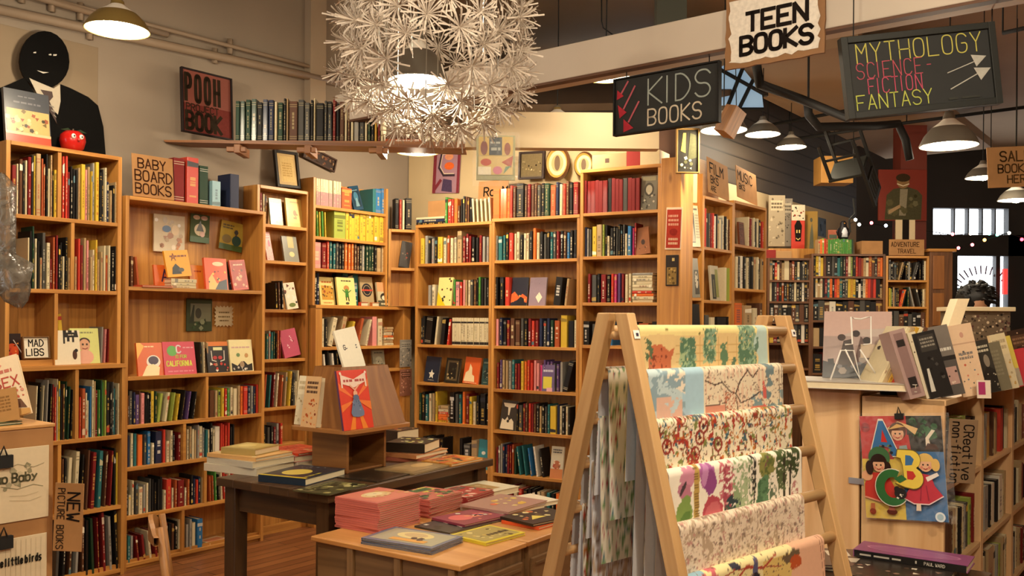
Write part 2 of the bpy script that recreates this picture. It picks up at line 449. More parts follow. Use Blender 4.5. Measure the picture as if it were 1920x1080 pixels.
# white beam across the room, soffit board, post and pipes
def beam(name, a, b_, z0, z1, th, m):
    a, b_ = Vector(a), Vector(b_); d = (b_ - a).normalized(); n = Vector((-d.y, d.x, 0)) * th
    q = MB(); q.obox((a.x, a.y, z0), b_ - a, n, (0, 0, z1 - z0)); return q.build(name, m, None, False, .006)
BM = Fr(0.98, 4.16, .787, -.617)                      # front face of the beam
zb, zt = BM.z(1360, 90), BM.z(1360, 18)
sL = BM.s(628, 150)
o = beam('ceiling_beam', BM.w(sL, 0, 0), BM.w(2.6, 0, 0), zb, zt, .16, BEAMW)
struct(o)
q = MB(); q.obox(BM.w(sL, .0, zb - .012), BM.w(2.6, .0, 0) - BM.w(sL, .0, 0), BM.w(0, .05, 0) - BM.w(0, 0, 0), (0, 0, .012))  # beam's shadow line put in as a thin dark brown strip
struct(q.build('shadow_line_1', m_flat('beam_shadow_strip', '#5b3c28', .7)))
YS = 5.72
q = MB(); q.box(atY(872, 240, YS).x, atY(1236, 240, YS).x, YS, YS + .1, atY(1000, 277, YS).z, atY(1000, 210, YS).z)
struct(q.build('soffit_beam', m_flat('soffit_cream', '#cdb894', .75, 0, .05, 2)))
# dark sloping underside seen between the two beams
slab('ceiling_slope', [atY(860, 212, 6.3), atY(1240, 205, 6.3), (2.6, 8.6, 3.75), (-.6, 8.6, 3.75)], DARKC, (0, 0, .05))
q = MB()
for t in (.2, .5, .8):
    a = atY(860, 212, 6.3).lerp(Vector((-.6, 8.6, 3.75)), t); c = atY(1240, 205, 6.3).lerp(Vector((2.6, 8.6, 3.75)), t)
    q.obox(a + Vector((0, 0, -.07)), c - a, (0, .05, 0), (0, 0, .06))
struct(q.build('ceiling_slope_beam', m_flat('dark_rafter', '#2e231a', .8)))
LW = Fr(*ab(0, WB)[:2], *D1)                           # face of the left wall
s0, s1 = LW.s(571, 100), LW.s(600, 100)
q = MB(); q.obox(LW.w(s0, -.07, 2.72), LW.w(s1, -.07, 0) - LW.w(s0, -.07, 0), LW.w(0, .07, 0) - LW.w(0, 0, 0), (0, 0, CZ - 2.72))
struct(q.build('wall_post', m_flat('wall_post_paint', '#a3917a', .8, 0, .05, 4)))
for i, (a, c, r) in enumerate((((0, 28), (632, 152), .028), ((90, 5), (632, 140), .014), ((0, -20), (160, 28), .02))):
    pa, pc = LW.hit(*a), LW.hit(*c)
    q = MB(); q.tube([LW.w(pa[0] - .3, -.05, pa[1] - .0), LW.w(pc[0] + .5, -.05, pc[1])], r, n=10)
    for t in (.2, .55, .9):
        p = LW.w(pa[0] + (pc[0] - pa[0]) * t, -.03, pa[1] + (pc[1] - pa[1]) * t)
        q.obox(p - Vector((.012, .012, .05)), (.03, 0, 0), (0, .03, 0), (0, 0, .1))
    tag(q.build('wall_pipe', PIPEM, None, True), ['thick painted pipe running along the left wall', 'thin painted conduit running just above the thick wall pipe',
        'painted conduit at the top left corner of the wall'][i], 'pipe')
# brown panel of the ceiling well seen above the beam, dark strut
q = MB(); q.obox(atY(1232, 45, 5.2), (.17, 0, 0), (0, .1, 0), (0, 0, 1.2)); struct(q.build('ceiling_strut', m_flat('olive_strut', '#3f4136', .7)))
q = MB(); q.obox(ab(4.3, 1.6, 3.62), ab(9.5, 1.6) - ab(4.3, 1.6), ab(0, 1.25) - ab(0, 0), (0, 0, .1)); struct(q.build('ceiling_soffit', CEIL))

# ------------------------------------------------------------------ pendant lamps (each carries its own light)
def pendant(p, r, label, kind='gold', watts=60.0, cord=.9, light=True, tall=.8, group='dome pendant lamps'):
    e = empty('pendant_lamp', p, 0, label, 'lamp', group)
    h = r * tall
    prof = [(r, 0), (r * .97, h * .10), (r * .84, h * .38), (r * .62, h * .66), (r * .36, h * .86), (r * .22, h), (r * .2, h * 1.15)]
    q = MB(); q.lathe(prof, n=32, m=0); q.lathe([(a * .985, z + .001) for a, z in prof[:-1]][::-1] + [], n=32, m=1)
    q.tube([(r * math.cos(t) * .99, r * math.sin(t) * .99, 0) for t in [2 * math.pi * i / 32 for i in range(33)]], .004, n=5, caps=False, m=0)
    q.build('shade', [BRASS if kind == 'gold' else GREYSH, SHADEIN], e, True)
    q = MB(); q.lathe([(.001, h * 1.32), (r * .15, h * 1.3), (r * .17, h * 1.14), (r * .2, h * .98), (.001, h * .97)], n=16)
    q.build('socket', GREYSH, e, True)
    q = MB(); q.ball((0, 0, h * .3), r * .42, n=16); q.build('bulb', BULB, e, True)
    top = CZ - p[2] - h * 1.3
    if top > .02:
        q = MB(); q.tube([(0, 0, h * 1.3), (.004, .003, h * 1.3 + top * .5), (0, 0, h * 1.3 + top)], .004, n=5); q.build('cord', BLACKM, e)
    if light:
        ld = bpy.data.lights.new('pendant_light', 'POINT'); ld.energy = watts; ld.color = WARM; ld.shadow_soft_size = r * .42
        lo = bpy.data.objects.new('pendant_light', ld); COL.objects.link(lo); lo.parent = e; lo.location = (0, 0, h * .3 - r * .5)
    return e
pendant(atY(220, 56, 4.55), .155, 'gold dome pendant lamp hanging high by the left wall', 'gold', 50, 1.5)
pendant(atY(783, 152, 3.75), .125, 'grey dome pendant lamp inside the white flower chandelier', 'grey', 7, 1.6, tall=1.3)
pendant(atY(1136, 144, 5.3), .14, 'pendant lamp just below the white beam, above the kids books board', 'gold', 14)
pendant(atY(783, 285, 6.3), .15, 'pendant lamp half hidden under the high wall shelf', 'gold', 55)
pendant(atY(1357, 244, 5.9), .15, 'pendant lamp behind the small tilted wooden box', 'grey', 45)
pendant(atY(1430, 252, 7.6), .145, 'pendant lamp second from the tilted wooden box over the far aisle', 'grey', 45)
pendant(atY(1483, 276, 8.8), .145, 'smallest far pendant lamp, left of the hanging chair', 'grey', 45)
pendant(atY(1779, 273, 4.95), .15, 'big taupe dome pendant lamp below the mythology blackboard', 'grey', 55, tall=.95)
pendant(atY(1843, 333, 7.2), .13, 'pendant lamp partly behind the cardboard sale sign', 'grey', 40)
pendant(atY(1905, 375, 7.6), .14, 'pendant lamp at the far right edge under the sale sign', 'grey', 40)
pendant(Vector((.30, 6.22, 2.84)), .12, 'pendant lamp tucked behind the cream soffit board', 'gold', 30)
for x, y, z, wt in ((-1.7, 2.2, 3.05, 80), (.35, 1.75, 3.1, 110), (1.75, 1.55, 3.0, 120), (-1.1, .3, 3.0, 60), (1.0, .2, 3.0, 95), (0, -1.8, 3.0, 50)):
    pendant(Vector((x, y, z)), .16, 'gold dome pendant lamp overhead nearer the shop counter', 'gold', wt, 1.0)
# ------------------------------------------------------------------ bookcases
TH = .022
def case(fr, name, label, s0, s1, z0, z1, dep, shelves, y0=0.0, divs=(), m=PINE, side=(TH, TH), top=True, group=None, back=True, shelf_s=None, tops=None):
    o0 = fr.w(s0, y0, z0)
    e = empty(name, o0, fr.ang, label, 'bookcase', group)
    w, h = s1 - s0, z1 - z0
    q = MB(); q.box(0, side[0], 0, dep, 0, h); q.build('side_panel', m, e, False, .0015)
    q = MB(); q.box(w - side[1], w, 0, dep, 0, h); q.build('side_panel', m, e, False, .0015)
    if back:
        q = MB(); n = max(2, int(w / .14))
        for i in range(n): q.box(side[0] + (w - side[0] - side[1]) * i / n + .0006, side[0] + (w - side[0] - side[1]) * (i + 1) / n - .0006, dep - .012, dep, .0, h - .002)
        q.build('back_panel', m, e)
    for zz in shelves:
        q = MB(); q.box(side[0], w - side[1], .002, dep - .012, zz - z0 - TH, zz - z0); q.build('shelf', m, e, False, .0015)
    if top:
        q = MB(); q.box(0 if top == 2 else side[0], w if top == 2 else w - side[1], -.004, dep - .012, h - TH, h + (.001 if top == 2 else 0)); q.build('top_board', m, e, False, .0015)
    for sd, za, zb_ in divs:
        q = MB(); q.box(sd - s0 - TH * .45, sd - s0 + TH * .45, .004, dep - .012, za - z0, zb_ - z0); q.build('divider', m, e, False, .0015)
    if z0 == 0: q = MB(); q.box(side[0], w - side[1], .02, .035, 0, .06); q.build('plinth', m, e)
    else: q = MB(); q.box(side[0], w - side[1], .0, dep - .012, .0006, .004); q.build('bottom_board', m, e)
    return e
def Z(fr, *uv, y=0.0): return [fr.z(u, v, y) for u, v in uv]

# -- case 1: nearest, tall, on the left wall (upper part, and a deeper lower part)
a0, a1 = L1.s(12, 265), L1.s(229, 300)
c1z = Z(L1, (222, 418), (221, 546))
c1top = L1.z(224, 294)
c1mid = L1.z(236, 682, -.04)
case(L1, 'bookcase', 'tall pine bookcase by the left edge, topped with a red apple', a0, a1, c1mid, c1top, .255, c1z, divs=[
    (L1.s(113, 285), c1z[0], c1top - TH), (L1.s(137, 470), c1z[1], c1z[0] - TH), (L1.s(106, 600), c1mid, c1z[1] - TH)], group='pine bookcases on the left wall')
b0, b1 = L1.s(12, 700, -.04), L1.s(236, 690, -.04)
c1l = Z(L1, (228, 815), (225, 947), (200, 1072), y=-.04)
case(L1, 'bookcase', 'deeper pine base bookcase below the mad libs card', b0, b1, 0, c1mid, .295, c1l, y0=-.04, divs=[
    (L1.s(145, 760, -.04), c1l[0], c1mid - TH), (L1.s(112, 890, -.04), c1l[1], c1l[0] - TH)], top=2, group='pine bookcases on the left wall')
# -- case 2: baby board books
d0, d1 = L1.s(236, 370), L1.s(498.5, 402)
c2z = Z(L1, (498, 546), (490, 695), (488, 775), (418, 854), (438, 934), (438, 1014))
c2top = L1.z(235, 366)
case(L1, 'bookcase', 'wide pine bookcase under the baby board books card', d0, d1, 0, c2top, .255, c2z, divs=[
    (L1.s(389, 740), c2z[2], c2z[1] - TH), (L1.s(347, 830), c2z[3], c2z[2] - TH), (L1.s(386, 915), c2z[4], c2z[3] - TH), (L1.s(344, 990), c2z[5], c2z[4] - TH)], group='pine bookcases on the left wall')
# -- case 3: narrow, set back
Y3 = .10
e0 = d1 + .004; e1 = L1.s(580, 400, Y3)
c3z = Z(L1, (582, 428), (582, 493), (579, 581), (578, 671), (561, 760), (540, 832), y=Y3)
c3top = L1.z(582, 360, Y3)
case(L1, 'bookcase', 'narrow pine bookcase between the baby books case and the corner', e0, e1, 0, c3top, .157, c3z, y0=Y3, group='pine bookcases on the left wall')
# -- case 4: upper half and deeper lower half
Y4 = .06
f0, f1 = e1 + .003, L1.s(727, 450, Y4)
c4z = Z(L1, (587, 383), (587, 442), (587, 502), y=Y4)
c4top = L1.z(584, 331, Y4)
c4mid = L1.z(590, 572, Y4 - .03)
case(L1, 'bookcase', 'pine bookcase of yellow series books in the back corner', f0, f1, c4mid, c4top, .19, c4z, y0=Y4, top=False, back=True, group='pine bookcases on the left wall')
g1 = L1.s(770, 600, Y4 - .03)
c4l = Z(L1, (601, 651), (601, 698), (601, 790), (601, 860), y=Y4 - .03)
case(L1, 'bookcase', 'low deep pine bookcase behind the tapered book stand', f0 + .004, g1, 0, c4mid, .22, c4l, y0=Y4 - .03, side=(.06, .085), top=2, group='pine bookcases on the left wall')
# -- corner unit, turned to face the room
K0, K1 = L1.w(f1 + .004, Y4 + .0, 0), L2.w(-.004, .045, 0)
CR = Fr(K0.x, K0.y, K1.x - K0.x, K1.y - K0.y); cw = math.hypot(K1.x - K0.x, K1.y - K0.y)
ctop = CR.z(750, 430)
cmid = c4mid + .004
ck = Z(CR, (750, 502))
case(CR, 'bookcase', 'short corner bookcase holding three dark upright books on top', .003, cw - .003, cmid, ctop, .12, ck, group='pine bookcases on the left wall')
# -- middle wall cases: three bays
def bay(u0, u1, v0, v1, zs, label, topz=None, side=(TH, TH), top=2):
    s0_, s1_ = L2.s(u0, 600), L2.s(u1, 600)
    z = Z(L2, *zs)
    zt_ = topz if topz else z[0]
    return case(L2, 'bookcase', label, s0_ + .001, s1_ - .001, 0, zt_, .24, z[1:] if topz is None else z, top=top, side=side, group='pine bookcases across the back wall'), z
B1 = bay(778, 921, 0, 0, [(916, 415), (916, 491), (1085, 573), (920, 649), (917, 723), (917, 799), (915, 883), (915, 955)], 'pine bookcase at the corner end of the back wall')[1]
B2 = bay(921, 1086, 0, 0, [(1085, 402), (1083, 484), (1085, 573), (1085, 652), (1083, 737), (1068, 817), (1056, 900), (1056, 975)], 'middle pine bookcase of the back wall')[1]
b3top = L2.z(1237, 307)
B3 = bay(1086, 1237.5, 0, 0, [(1240, 392), (1237, 477), (1235, 567), (1235, 650), (1235, 735), (1235, 820), (1235, 905)], 'tallest pine bookcase of the back wall, with red sets on top', topz=b3top)[1]
# broad end post of the run
sa, sb = L2.s(1238, 600), L2.s(1276, 600)
q = MB(); q.obox(L2.w(sa, -.012, 0), L2.w(sb, 0, 0) - L2.w(sa, 0, 0), L2.w(0, .262, 0) - L2.w(0, 0, 0), (0, 0, L2.z(1256, 296)))
tag(q.build('end_post', PINE, None, False, .003), 'broad pine end post with a red poster pinned on it', 'post')
# -- film and music cases on the line of the left wall, further on
L3 = Fr(1.42, 6.70, *D1)
fz_ = Z(L3, (1372, 470), (1375, 565), (1375, 650), (1375, 740)); ftop = L3.z(1373, 380)
h0, h1 = L3.s(1318, 500), L3.s(1375, 500)
case(L3, 'bookcase', 'pine bookcase under the film books card', h0, h1, 0, ftop, .17, fz_, group='film and music bookcases')
mz = Z(L3, (1434, 466), (1436, 544), (1436, 625), (1436, 710)); mtop = L3.z(1434, 390)
i0, i1 = h1 + .002, L3.s(1437, 500)
case(L3, 'bookcase', 'pine bookcase under the music books card', i0, i1, 0, mtop, .17, mz, group='film and music bookcases')
q = MB(); q.obox(L3.w(h0 - .02, .13, ftop), L3.w(h1, 0, 0) - L3.w(h0 - .02, 0, 0), L3.w(0, .02, 0) - L3.w(0, 0, 0), (0, 0, L3.z(1350, 297) - ftop))
tag(q.build('wooden_board', PALE, None, False, .002), 'pale wooden board standing behind the film books card', 'board')
# wing of ledges between the end post and the film case
j0, j1 = L3.s(1284, 500), h0 - .004
case(L3, 'display_ledge', 'narrow pine display ledges beside the film bookcase', j0, j1, 0, L3.z(1300, 320), .08, Z(L3, (1300, 463), (1300, 558), (1300, 640), (1300, 740)), y0=.0, top=False, side=(.01, .01), group='film and music bookcases')
# -- far cases, facing the camera
YB = 9.2
LB = Fr(0, YB, 1, 0)
def fcase(u0, u1, vt, vs, label, m=DARKW):
    z = [LB.z((u0 + u1) / 2, v) for v in vs]
    case(LB, 'bookcase', label, LB.s(u0, 550), LB.s(u1, 550), 0, LB.z((u0 + u1) / 2, vt), .24, z, m=m, group='far bookcases of fantasy books'); return z
X1z = fcase(1439, 1521, 484, [525, 565, 604, 643, 690], 'low dark far bookcase beside the music case')
X2z = fcase(1521, 1660, 476, [518, 558, 601, 650, 700], 'wide dark far bookcase topped with green series books')
X3z = fcase(1661, 1742, 480, [525, 575, 620, 670], 'pine far bookcase under the adventure travel card', PINE)
e = empty('side_cabinet', LB.w(LB.s(1743, 550), 0, 0), 0, 'brown side cabinet with a small picture beside the travel case', 'cabinet')
w_ = LB.s(1786, 550) - LB.s(1743, 550); zc = LB.z(1760, 472)
q = MB(); q.box(0, w_, 0, .4, 0, zc); q.build('body', DARKW, e, False, .004)
q = MB(); q.box(-.02, w_ + .03, -.02, .42, zc, zc + .03); q.build('top', PINE, e, False, .004)
q = MB(); q.box(.03, w_ * .62, -.012, 0, zc - .75, zc - .42); q.build('door', m_wood('cabinet_door', '#7a4a22', '#96602e', .45), e, False, .004)
q = MB(); q.box(.03, w_ * .62, -.012, 0, zc - .38, zc - .04); q.build('door', m_wood('cabinet_door_upper', '#7a4a22', '#96602e', .45), e, False, .004)

# ------------------------------------------------------------------ the right hand case with raw pine end panels
RC = (1.664, 3.48); RZ = H - (751 - 604.4) / F * 3.48
LR = Fr(RC[0], RC[1], *D1)                             # shelf fronts, running away to the right
def rcase(s0, s1, dep, label, zs, ztop, y0=0.0, n=''):
    return case(LR, 'bookcase', label, s0, s1, 0, ztop, dep, zs, y0=y0, m=PALE, top=2, group='raw pine bookcases on the right')
RZS = [LR.z(1845, 870), LR.z(1845, 1010), .18]
R1W = LR.s(1843, 780)
rcase(0, R1W, .31, 'raw pine bookcase with the creative non-fiction tag', RZS, RZ)
rcase(R1W + .003, R1W + .003 + R1W * 1.05, .31, 'second raw pine bookcase from the alphabet poster', RZS, RZ)
rcase(R1W * 2.05 + .006, R1W * 3.6, .31, 'third raw pine bookcase, furthest from the alphabet poster', RZS, RZ)
rcase(.0, R1W * 3.6, .235, 'raw pine bookcase standing back to back with the tagged one', [.5, .9], RZ + .028, y0=.32)
LE = Fr(RC[0], RC[1], *N1)
q = MB(); s_, z_ = LE.hit(1592, 900); q.obox(LE.w(s_, -.006, z_ - .012), LE.w(.075, 0, 0) - LE.w(0, 0, 0), LE.w(0, .005, 0) - LE.w(0, 0, 0), (0, 0, .024))
tag(q.build('steel_bracket', STEEL), 'flat steel bracket joining the two raw pine end panels', 'bracket')

# ------------------------------------------------------------------ dark table
tz = .745
TA, TB, TC = atZ(616, 928, tz), atZ(412, 886, tz), atZ(882, 862, tz)
ux = (TC - TA).normalized(); ux = Matrix.Rotation(math.radians(-4), 3, 'Z') @ ux; wl = (TC - TA).length + .1
uy = Vector((-ux.y, ux.x, 0)); wd = .73
ta = math.atan2(ux.y, ux.x)
e = empty('table', (TA.x, TA.y, 0), ta, 'dark oak table carrying the tapered book stand', 'table'); TBL = e
TM = Matrix.Translation((TA.x, TA.y, 0)) @ Matrix.Rotation(ta, 4, 'Z')
q = MB()
for i in range(6): q.box(0, wl, wd * i / 6 + .0005, wd * (i + 1) / 6 - .0005, tz - .038, tz)
q.build('tabletop', TABLE, e, False, .003)
q = MB(); i_ = .055
q.box(i_, wl - i_, i_, i_ + .022, tz - .155, tz - .039); q.box(i_, wl - i_, wd - i_ - .022, wd - i_, tz - .155, tz - .039)
q.box(i_, i_ + .022, i_ + .022, wd - i_ - .022, tz - .155, tz - .039); q.box(wl - i_ - .022, wl - i_, i_ + .022, wd - i_ - .022, tz - .155, tz - .039)
q.build('apron', TABLE, e)
for x in (.03, wl - .1):
    for y in (.03, wd - .1):
        q = MB(); q.box(x, x + .075, y, y + .075, 0, tz - .039); q.build('leg', TABLE, e, False, .004)

# ------------------------------------------------------------------ the two low desks in front
dz = .62
DA, DB, DC = atZ(863, 1062, dz), atZ(612, 998, dz), atZ(992, 1017, dz)
vx = (DC - DA).normalized(); vx = Vector((ux.x, ux.y, 0)) * .45 + vx * .55; vx.normalize(); vy = Vector((-vx.y, vx.x, 0)); da = math.atan2(vx.y, vx.x)
dl, dd = (DC - DA).length, (DB - DA).length
DM = Matrix.Translation((DA.x, DA.y, 0)) @ Matrix.Rotation(da, 4, 'Z')
def desk(x0, x1, label):
    e = empty('low_desk', DM @ Vector((x0, 0, 0)), da, label, 'desk', 'low desks in front of the dark table')
    w = x1 - x0
    q = MB(); q.box(0, w, 0, dd, dz - .02, dz); q.build('desktop', DESK, e, False, .004)
    q = MB(); q.box(.02, w - .02, .012, .03, .05, dz - .021); q.box(.02, .036, .03, dd - .02, .05, dz - .021); q.box(w - .036, w - .02, .03, dd - .02, .05, dz - .021)
    q.build('carcass', DESKS, e, False, .002)
    for k in range(2):
        q = MB(); q.box(.03, w - .03, -.002, .012, dz - .05 - .17 * (k + 1), dz - .05 - .17 * k - .02)
        d = q.build('drawer', DESKS, e, False, .004)
        q = MB(); q.box(.05, w - .05, -.008, -.002, dz - .05 - .17 * k - .05, dz - .05 - .17 * k - .04); q.build('groove_rail', DESKS, d)
    for y in (.03, dd * .38, dd * .7):
        q = MB(); q.box(.004, .02, y, y + .03, 0, dz - .021); q.build('leg', DESKS, e, False, .002)
    return e
desk(0, dl - .004, 'low desk with a clear strip of veneer in front')
desk(dl + .004, dl + .52, 'second low desk behind the wrapping paper rack')

# ------------------------------------------------------------------ wrapping paper rack: two A frames, rods, draped sheets
PR = Fr(.11 * 2.40, 2.40, 1.08, 1.0)                  # centre line of the rack, x along the rods
RKT = H - (586 - 599) / F * 2.40 + .0
KS = .27
xr = PR.s(1446, 590)
e = empty('wrapping_paper_rack', PR.w(0, 0, 0), PR.ang, 'beech A-frame rack hung with sheets of wrapping paper', 'rack')
def rack_leg(x, sgn, nm='leg'):
    # board .05 wide along the rods, .07 along the slope
    q = MB(); hz = RKT
    t0, b0 = Vector((x, sgn * .030, RKT)), Vector((x, sgn * (.030 + KS * RKT), 0))
    up = (t0 - b0); n = Vector((0, sgn, KS)).normalized()
    q.obox(b0 - Vector((0, sgn * .022, 0)), (.034, 0, 0), (0, sgn * .044, 0), up)
    return q.build(nm, LEGW, e, False, .003)
for x in (0, xr): rack_leg(x, -1); rack_leg(x, 1)
q = MB(); q.tube([(.01, 0, RKT - .06), (xr + .03, 0, RKT - .06)], .012, n=12); q.build('ridge_rod', LEGW, e, True)
NP = Vector((PR.n[0], PR.n[1], 0)); DP = Vector((PR.d[0], PR.d[1], 0))
def front_rod_z(u, v):                                # where the ray meets the sloping front plane
    r = Vector(ray(u, v)); c = Vector((0, 0, H)); o = PR.w(0, -.030, RKT); n = -NP + Vector((0, 0, KS)) * 1.0
    n = Vector((-NP.x, -NP.y, KS)); n = NP * 1.0 + Vector((0, 0, -KS)); n = Vector((NP.x, NP.y, -KS))
    t = (o - c).dot(n) / r.dot(n); return (c + r * t).z
RODZ = [front_rod_z(u, v) for u, v in ((1190, 622), (1205, 706), (1218, 800), (1232, 896), (1250, 998), (1268, 1098))]
def rod(z, sgn):
    y = sgn * (.030 + KS * (RKT - z))
    q = MB(); q.tube([(.004, y, z), (xr + .031, y, z)], .0165, n=14); q.build('rod', LEGW, e, True); return y
FR_Y = [rod(z, -1) for z in RODZ]; BK_Y = [rod(z, 1) for z in RODZ]
for i, x in enumerate((.0, xr)):                      # price stickers on the legs
    q = MB(); p0 = Vector((x, -.030 - KS * .06 - .0315, RKT - .045)); 
    fn = lambda a, c, l: p0 + Vector((a, -c * -KS - .001 * l, c)) * 1
    q.poly2(lambda a, c, l: (x + .007 + a, -.030 - KS * (.045 - c) - .0235 - .0012 * l, RKT - .045 + c), [(0, -.022), (.024, -.022), (.024, 0), (0, 0)], '#f1ece2')
    q.poly2(lambda a, c, l: (x + .007 + a, -.030 - KS * (.045 - c) - .0235 - .0012 * l, RKT - .045 + c), [(.008, -.015), (.018, -.015), (.018, -.007), (.008, -.007)], '#3b3446', 2)
    q.build('price_sticker', PAINT, e)
# ------------------------------------------------------------------ books
PAL = {'k': ('#1b1816', 'black'), 'n': ('#232a45', 'navy'), 'd': ('#4a4843', 'dark grey'), 'g': ('#4d8a3c', 'green'), 'G': ('#1f3b28', 'dark green'),
       'l': ('#9aa84a', 'olive green'), 'r': ('#c23a2a', 'red'), 'R': ('#7a1d1c', 'dark red'), 'o': ('#e0702c', 'orange'), 'O': ('#a8512a', 'rust'),
       'y': ('#d2b038', 'yellow'), 'Y': ('#c79a35', 'mustard'), 'c': ('#d6c8a2', 'cream'), 'w': ('#e2dac6', 'white'), 't': ('#b0946a', 'tan'),
       'b': ('#5b3a26', 'brown'), 'B': ('#2f6fa3', 'blue'), 's': ('#8fb9c4', 'pale blue'), 'T': ('#2c6a6c', 'teal'), 'p': ('#dd8f8a', 'pink'),
       'm': ('#c03a72', 'magenta'), 'v': ('#5a4270', 'purple'), 'e': ('#98948a', 'grey')}
ORD = ['zeroth', 'first', 'second', 'third', 'fourth', 'fifth', 'sixth', 'seventh', 'eighth', 'ninth', 'tenth', 'eleventh', 'twelfth', 'thirteenth', 'fourteenth',
       'fifteenth', 'sixteenth', 'seventeenth', 'eighteenth', 'nineteenth', 'twentieth'] + ['twenty-' + k for k in 'first second third fourth fifth sixth seventh eighth ninth'.split()] + ['thirtieth'] + ['thirty-' + k for k in 'first second third fourth fifth sixth seventh eighth ninth'.split()] + ['fortieth']
PAGE = '#e2d3b0'
BOOKS = []                                            # gathered first; the largest become things, the tiny rest one mass
def shade(h, k):
    c = L(h); return tuple(min(1, x * k) for x in c[:3])
def lum(c): c = L(c); return .3 * c[0] + .6 * c[1] + .1 * c[2]
def spine_mesh(q, w, d, h, col, rnd, deco=None):
    """upright book, spine at y=0 facing -y"""
    t = min(.0025, w * .2); c2 = shade(col, .92)
    q.box(0, t, .002, d, 0, h, c2); q.box(w - t, w, .002, d, 0, h, c2)
    r = min(.004, w * .18)
    q.face([(0, .003, 0), (r, 0, 0), (r, 0, h), (0, .003, h)], col); q.face([(r, 0, 0), (w - r, 0, 0), (w - r, 0, h), (r, 0, h)], col)
    q.face([(w - r, 0, 0), (w, .003, 0), (w, .003, h), (w - r, 0, h)], col)
    q.face([(0, .003, h), (r, 0, h), (w - r, 0, h), (w, .003, h)], col)
    q.box(t, w - t, .003, d - .004, .003, h - .004, PAGE)
    fn = lambda x, z, l: (x, -.0004 * l, z)
    ink = deco[0] if deco else rnd.choice(['#efe4c4', '#d8b45a', '#f4efe2', '#c9a24a', '#e9d9a8'] if lum(col) < .25 else ['#2a211c', '#7a2420', '#2f4560', '#3c3a2c', '#a33a22'])
    ink = tuple(.58 * i + .42 * c for i, c in zip(L(ink)[:3], L(col)[:3]))
    style = deco[1] if deco else rnd.choice('aaabbcddef')
    a, b = (w * .3, w * .68) if rnd.random() < .6 else (w * .2, w * .8)
    if style in 'bd':
        z0 = rnd.choice([.06, .74, .8]); c3 = ink if rnd.random() < .5 else rnd.choice(['#b8452c', '#2d2d33', '#d9b24c', '#54737a', '#efe4c8'])
        q.poly2(fn, [(0, h * z0), (w, h * z0), (w, h * (z0 + rnd.uniform(.06, .17))), (0, h * (z0 + .12))], c3)
    if style == 'e':
        for z0 in (.07, .12, .86, .91): q.poly2(fn, [(0, h * z0), (w, h * z0), (w, h * (z0 + .014)), (0, h * (z0 + .014))], ink)
    if style == 'S':                                   # pale upper half, dull lower half
        q.poly2(fn, [(0, 0), (w, 0), (w, h * .52), (0, h * .52)], deco[2])
    if style == 'M':                                   # manga set: dark cap and foot
        for z0, z1 in ((.80, .86), (.03, .13)): q.poly2(fn, [(0, h * z0), (w, h * z0), (w, h * z1), (0, h * z1)], deco[2])
    if style != 'f' and w > .006 and rnd.random() < .72:
        z = h * rnd.uniform(.24, .34); ze = h * rnd.uniform(.62, .78)
        while z < ze:
            s = rnd.uniform(.006, .022)
            if rnd.random() < .8: q.poly2(fn, [(a + w * .06, z), (b - w * .06, z), (b - w * .06, z + s), (a + w * .06, z + s)], ink, 2)
            z += s + rnd.uniform(.003, .008)
        if rnd.random() < .6: q.poly2(fn, [(a, h * .15), (b, h * .15), (b, h * .19), (a, h * .19)], ink, 2)
def paint(q, fn, Wd, Hd, items, lay=1):
    """items in 0..1 of the cover: r rectangle, c ellipse, p polygon, t text, s stroke, n scatter, x text lines"""
    for it in items:
        k = it[0]
        if k == 'r': _, x0, y0, x1, y1, c = it; q.poly2(fn, [(x0*Wd, y0*Hd), (x1*Wd, y0*Hd), (x1*Wd, y1*Hd), (x0*Wd, y1*Hd)], c, lay)
        elif k == 'c':
            _, cx, cy, rx, ry, c = it[:6]; n = 18
            q.poly2(fn, [((cx + rx*math.cos(2*math.pi*i/n))*Wd, (cy + ry*math.sin(2*math.pi*i/n))*Hd) for i in range(n)], c, lay)
        elif k == 'p': q.poly2(fn, [(x*Wd, y*Hd) for x, y in it[1]], it[2], lay)
        elif k == 't': _, s, x, y, h, c = it[:6]; wd = it[6] if len(it) > 6 else .14; asp = it[7] if len(it) > 7 else .62; q.text(fn, s, x*Wd, y*Hd, h*Hd, c, h*Hd*wd, lay, asp=asp)
        elif k == 's': _, pts, w, c = it; q.stroke2(fn, [(x*Wd, y*Hd) for x, y in pts], w*Wd, c, lay)
        elif k == 'n':
            _, x0, y0, x1, y1, n, sz, cs = it
            for i in range(n):
                x, y = RND.uniform(x0, x1), RND.uniform(y0, y1); a = RND.random() * 6.3; m = RND.choice((3, 4, 5, 6)); r = RND.uniform(.4, 1) * sz
                q.poly2(fn, [(x*Wd + r*Wd*math.cos(a + 2*math.pi*j/m), y*Hd + r*Wd*math.sin(a + 2*math.pi*j/m)) for j in range(m)], RND.choice(cs), lay + .05 * (i % 10))
        elif k == 'x':
            _, x0, y0, x1, y1, n, c = it; lh = (y1 - y0) / n
            for i in range(n):
                x = x0
                while x < x1 - .02:
                    l = min(RND.uniform(.05, .16), x1 - x); q.poly2(fn, [(x*Wd, (y0 + lh*i + lh*.2)*Hd), ((x+l)*Wd, (y0 + lh*i + lh*.2)*Hd), ((x+l)*Wd, (y0 + lh*i + lh*.75)*Hd), (x*Wd, (y0 + lh*i + lh*.75)*Hd)], c, lay)
                    x += l + .025
        lay += .6
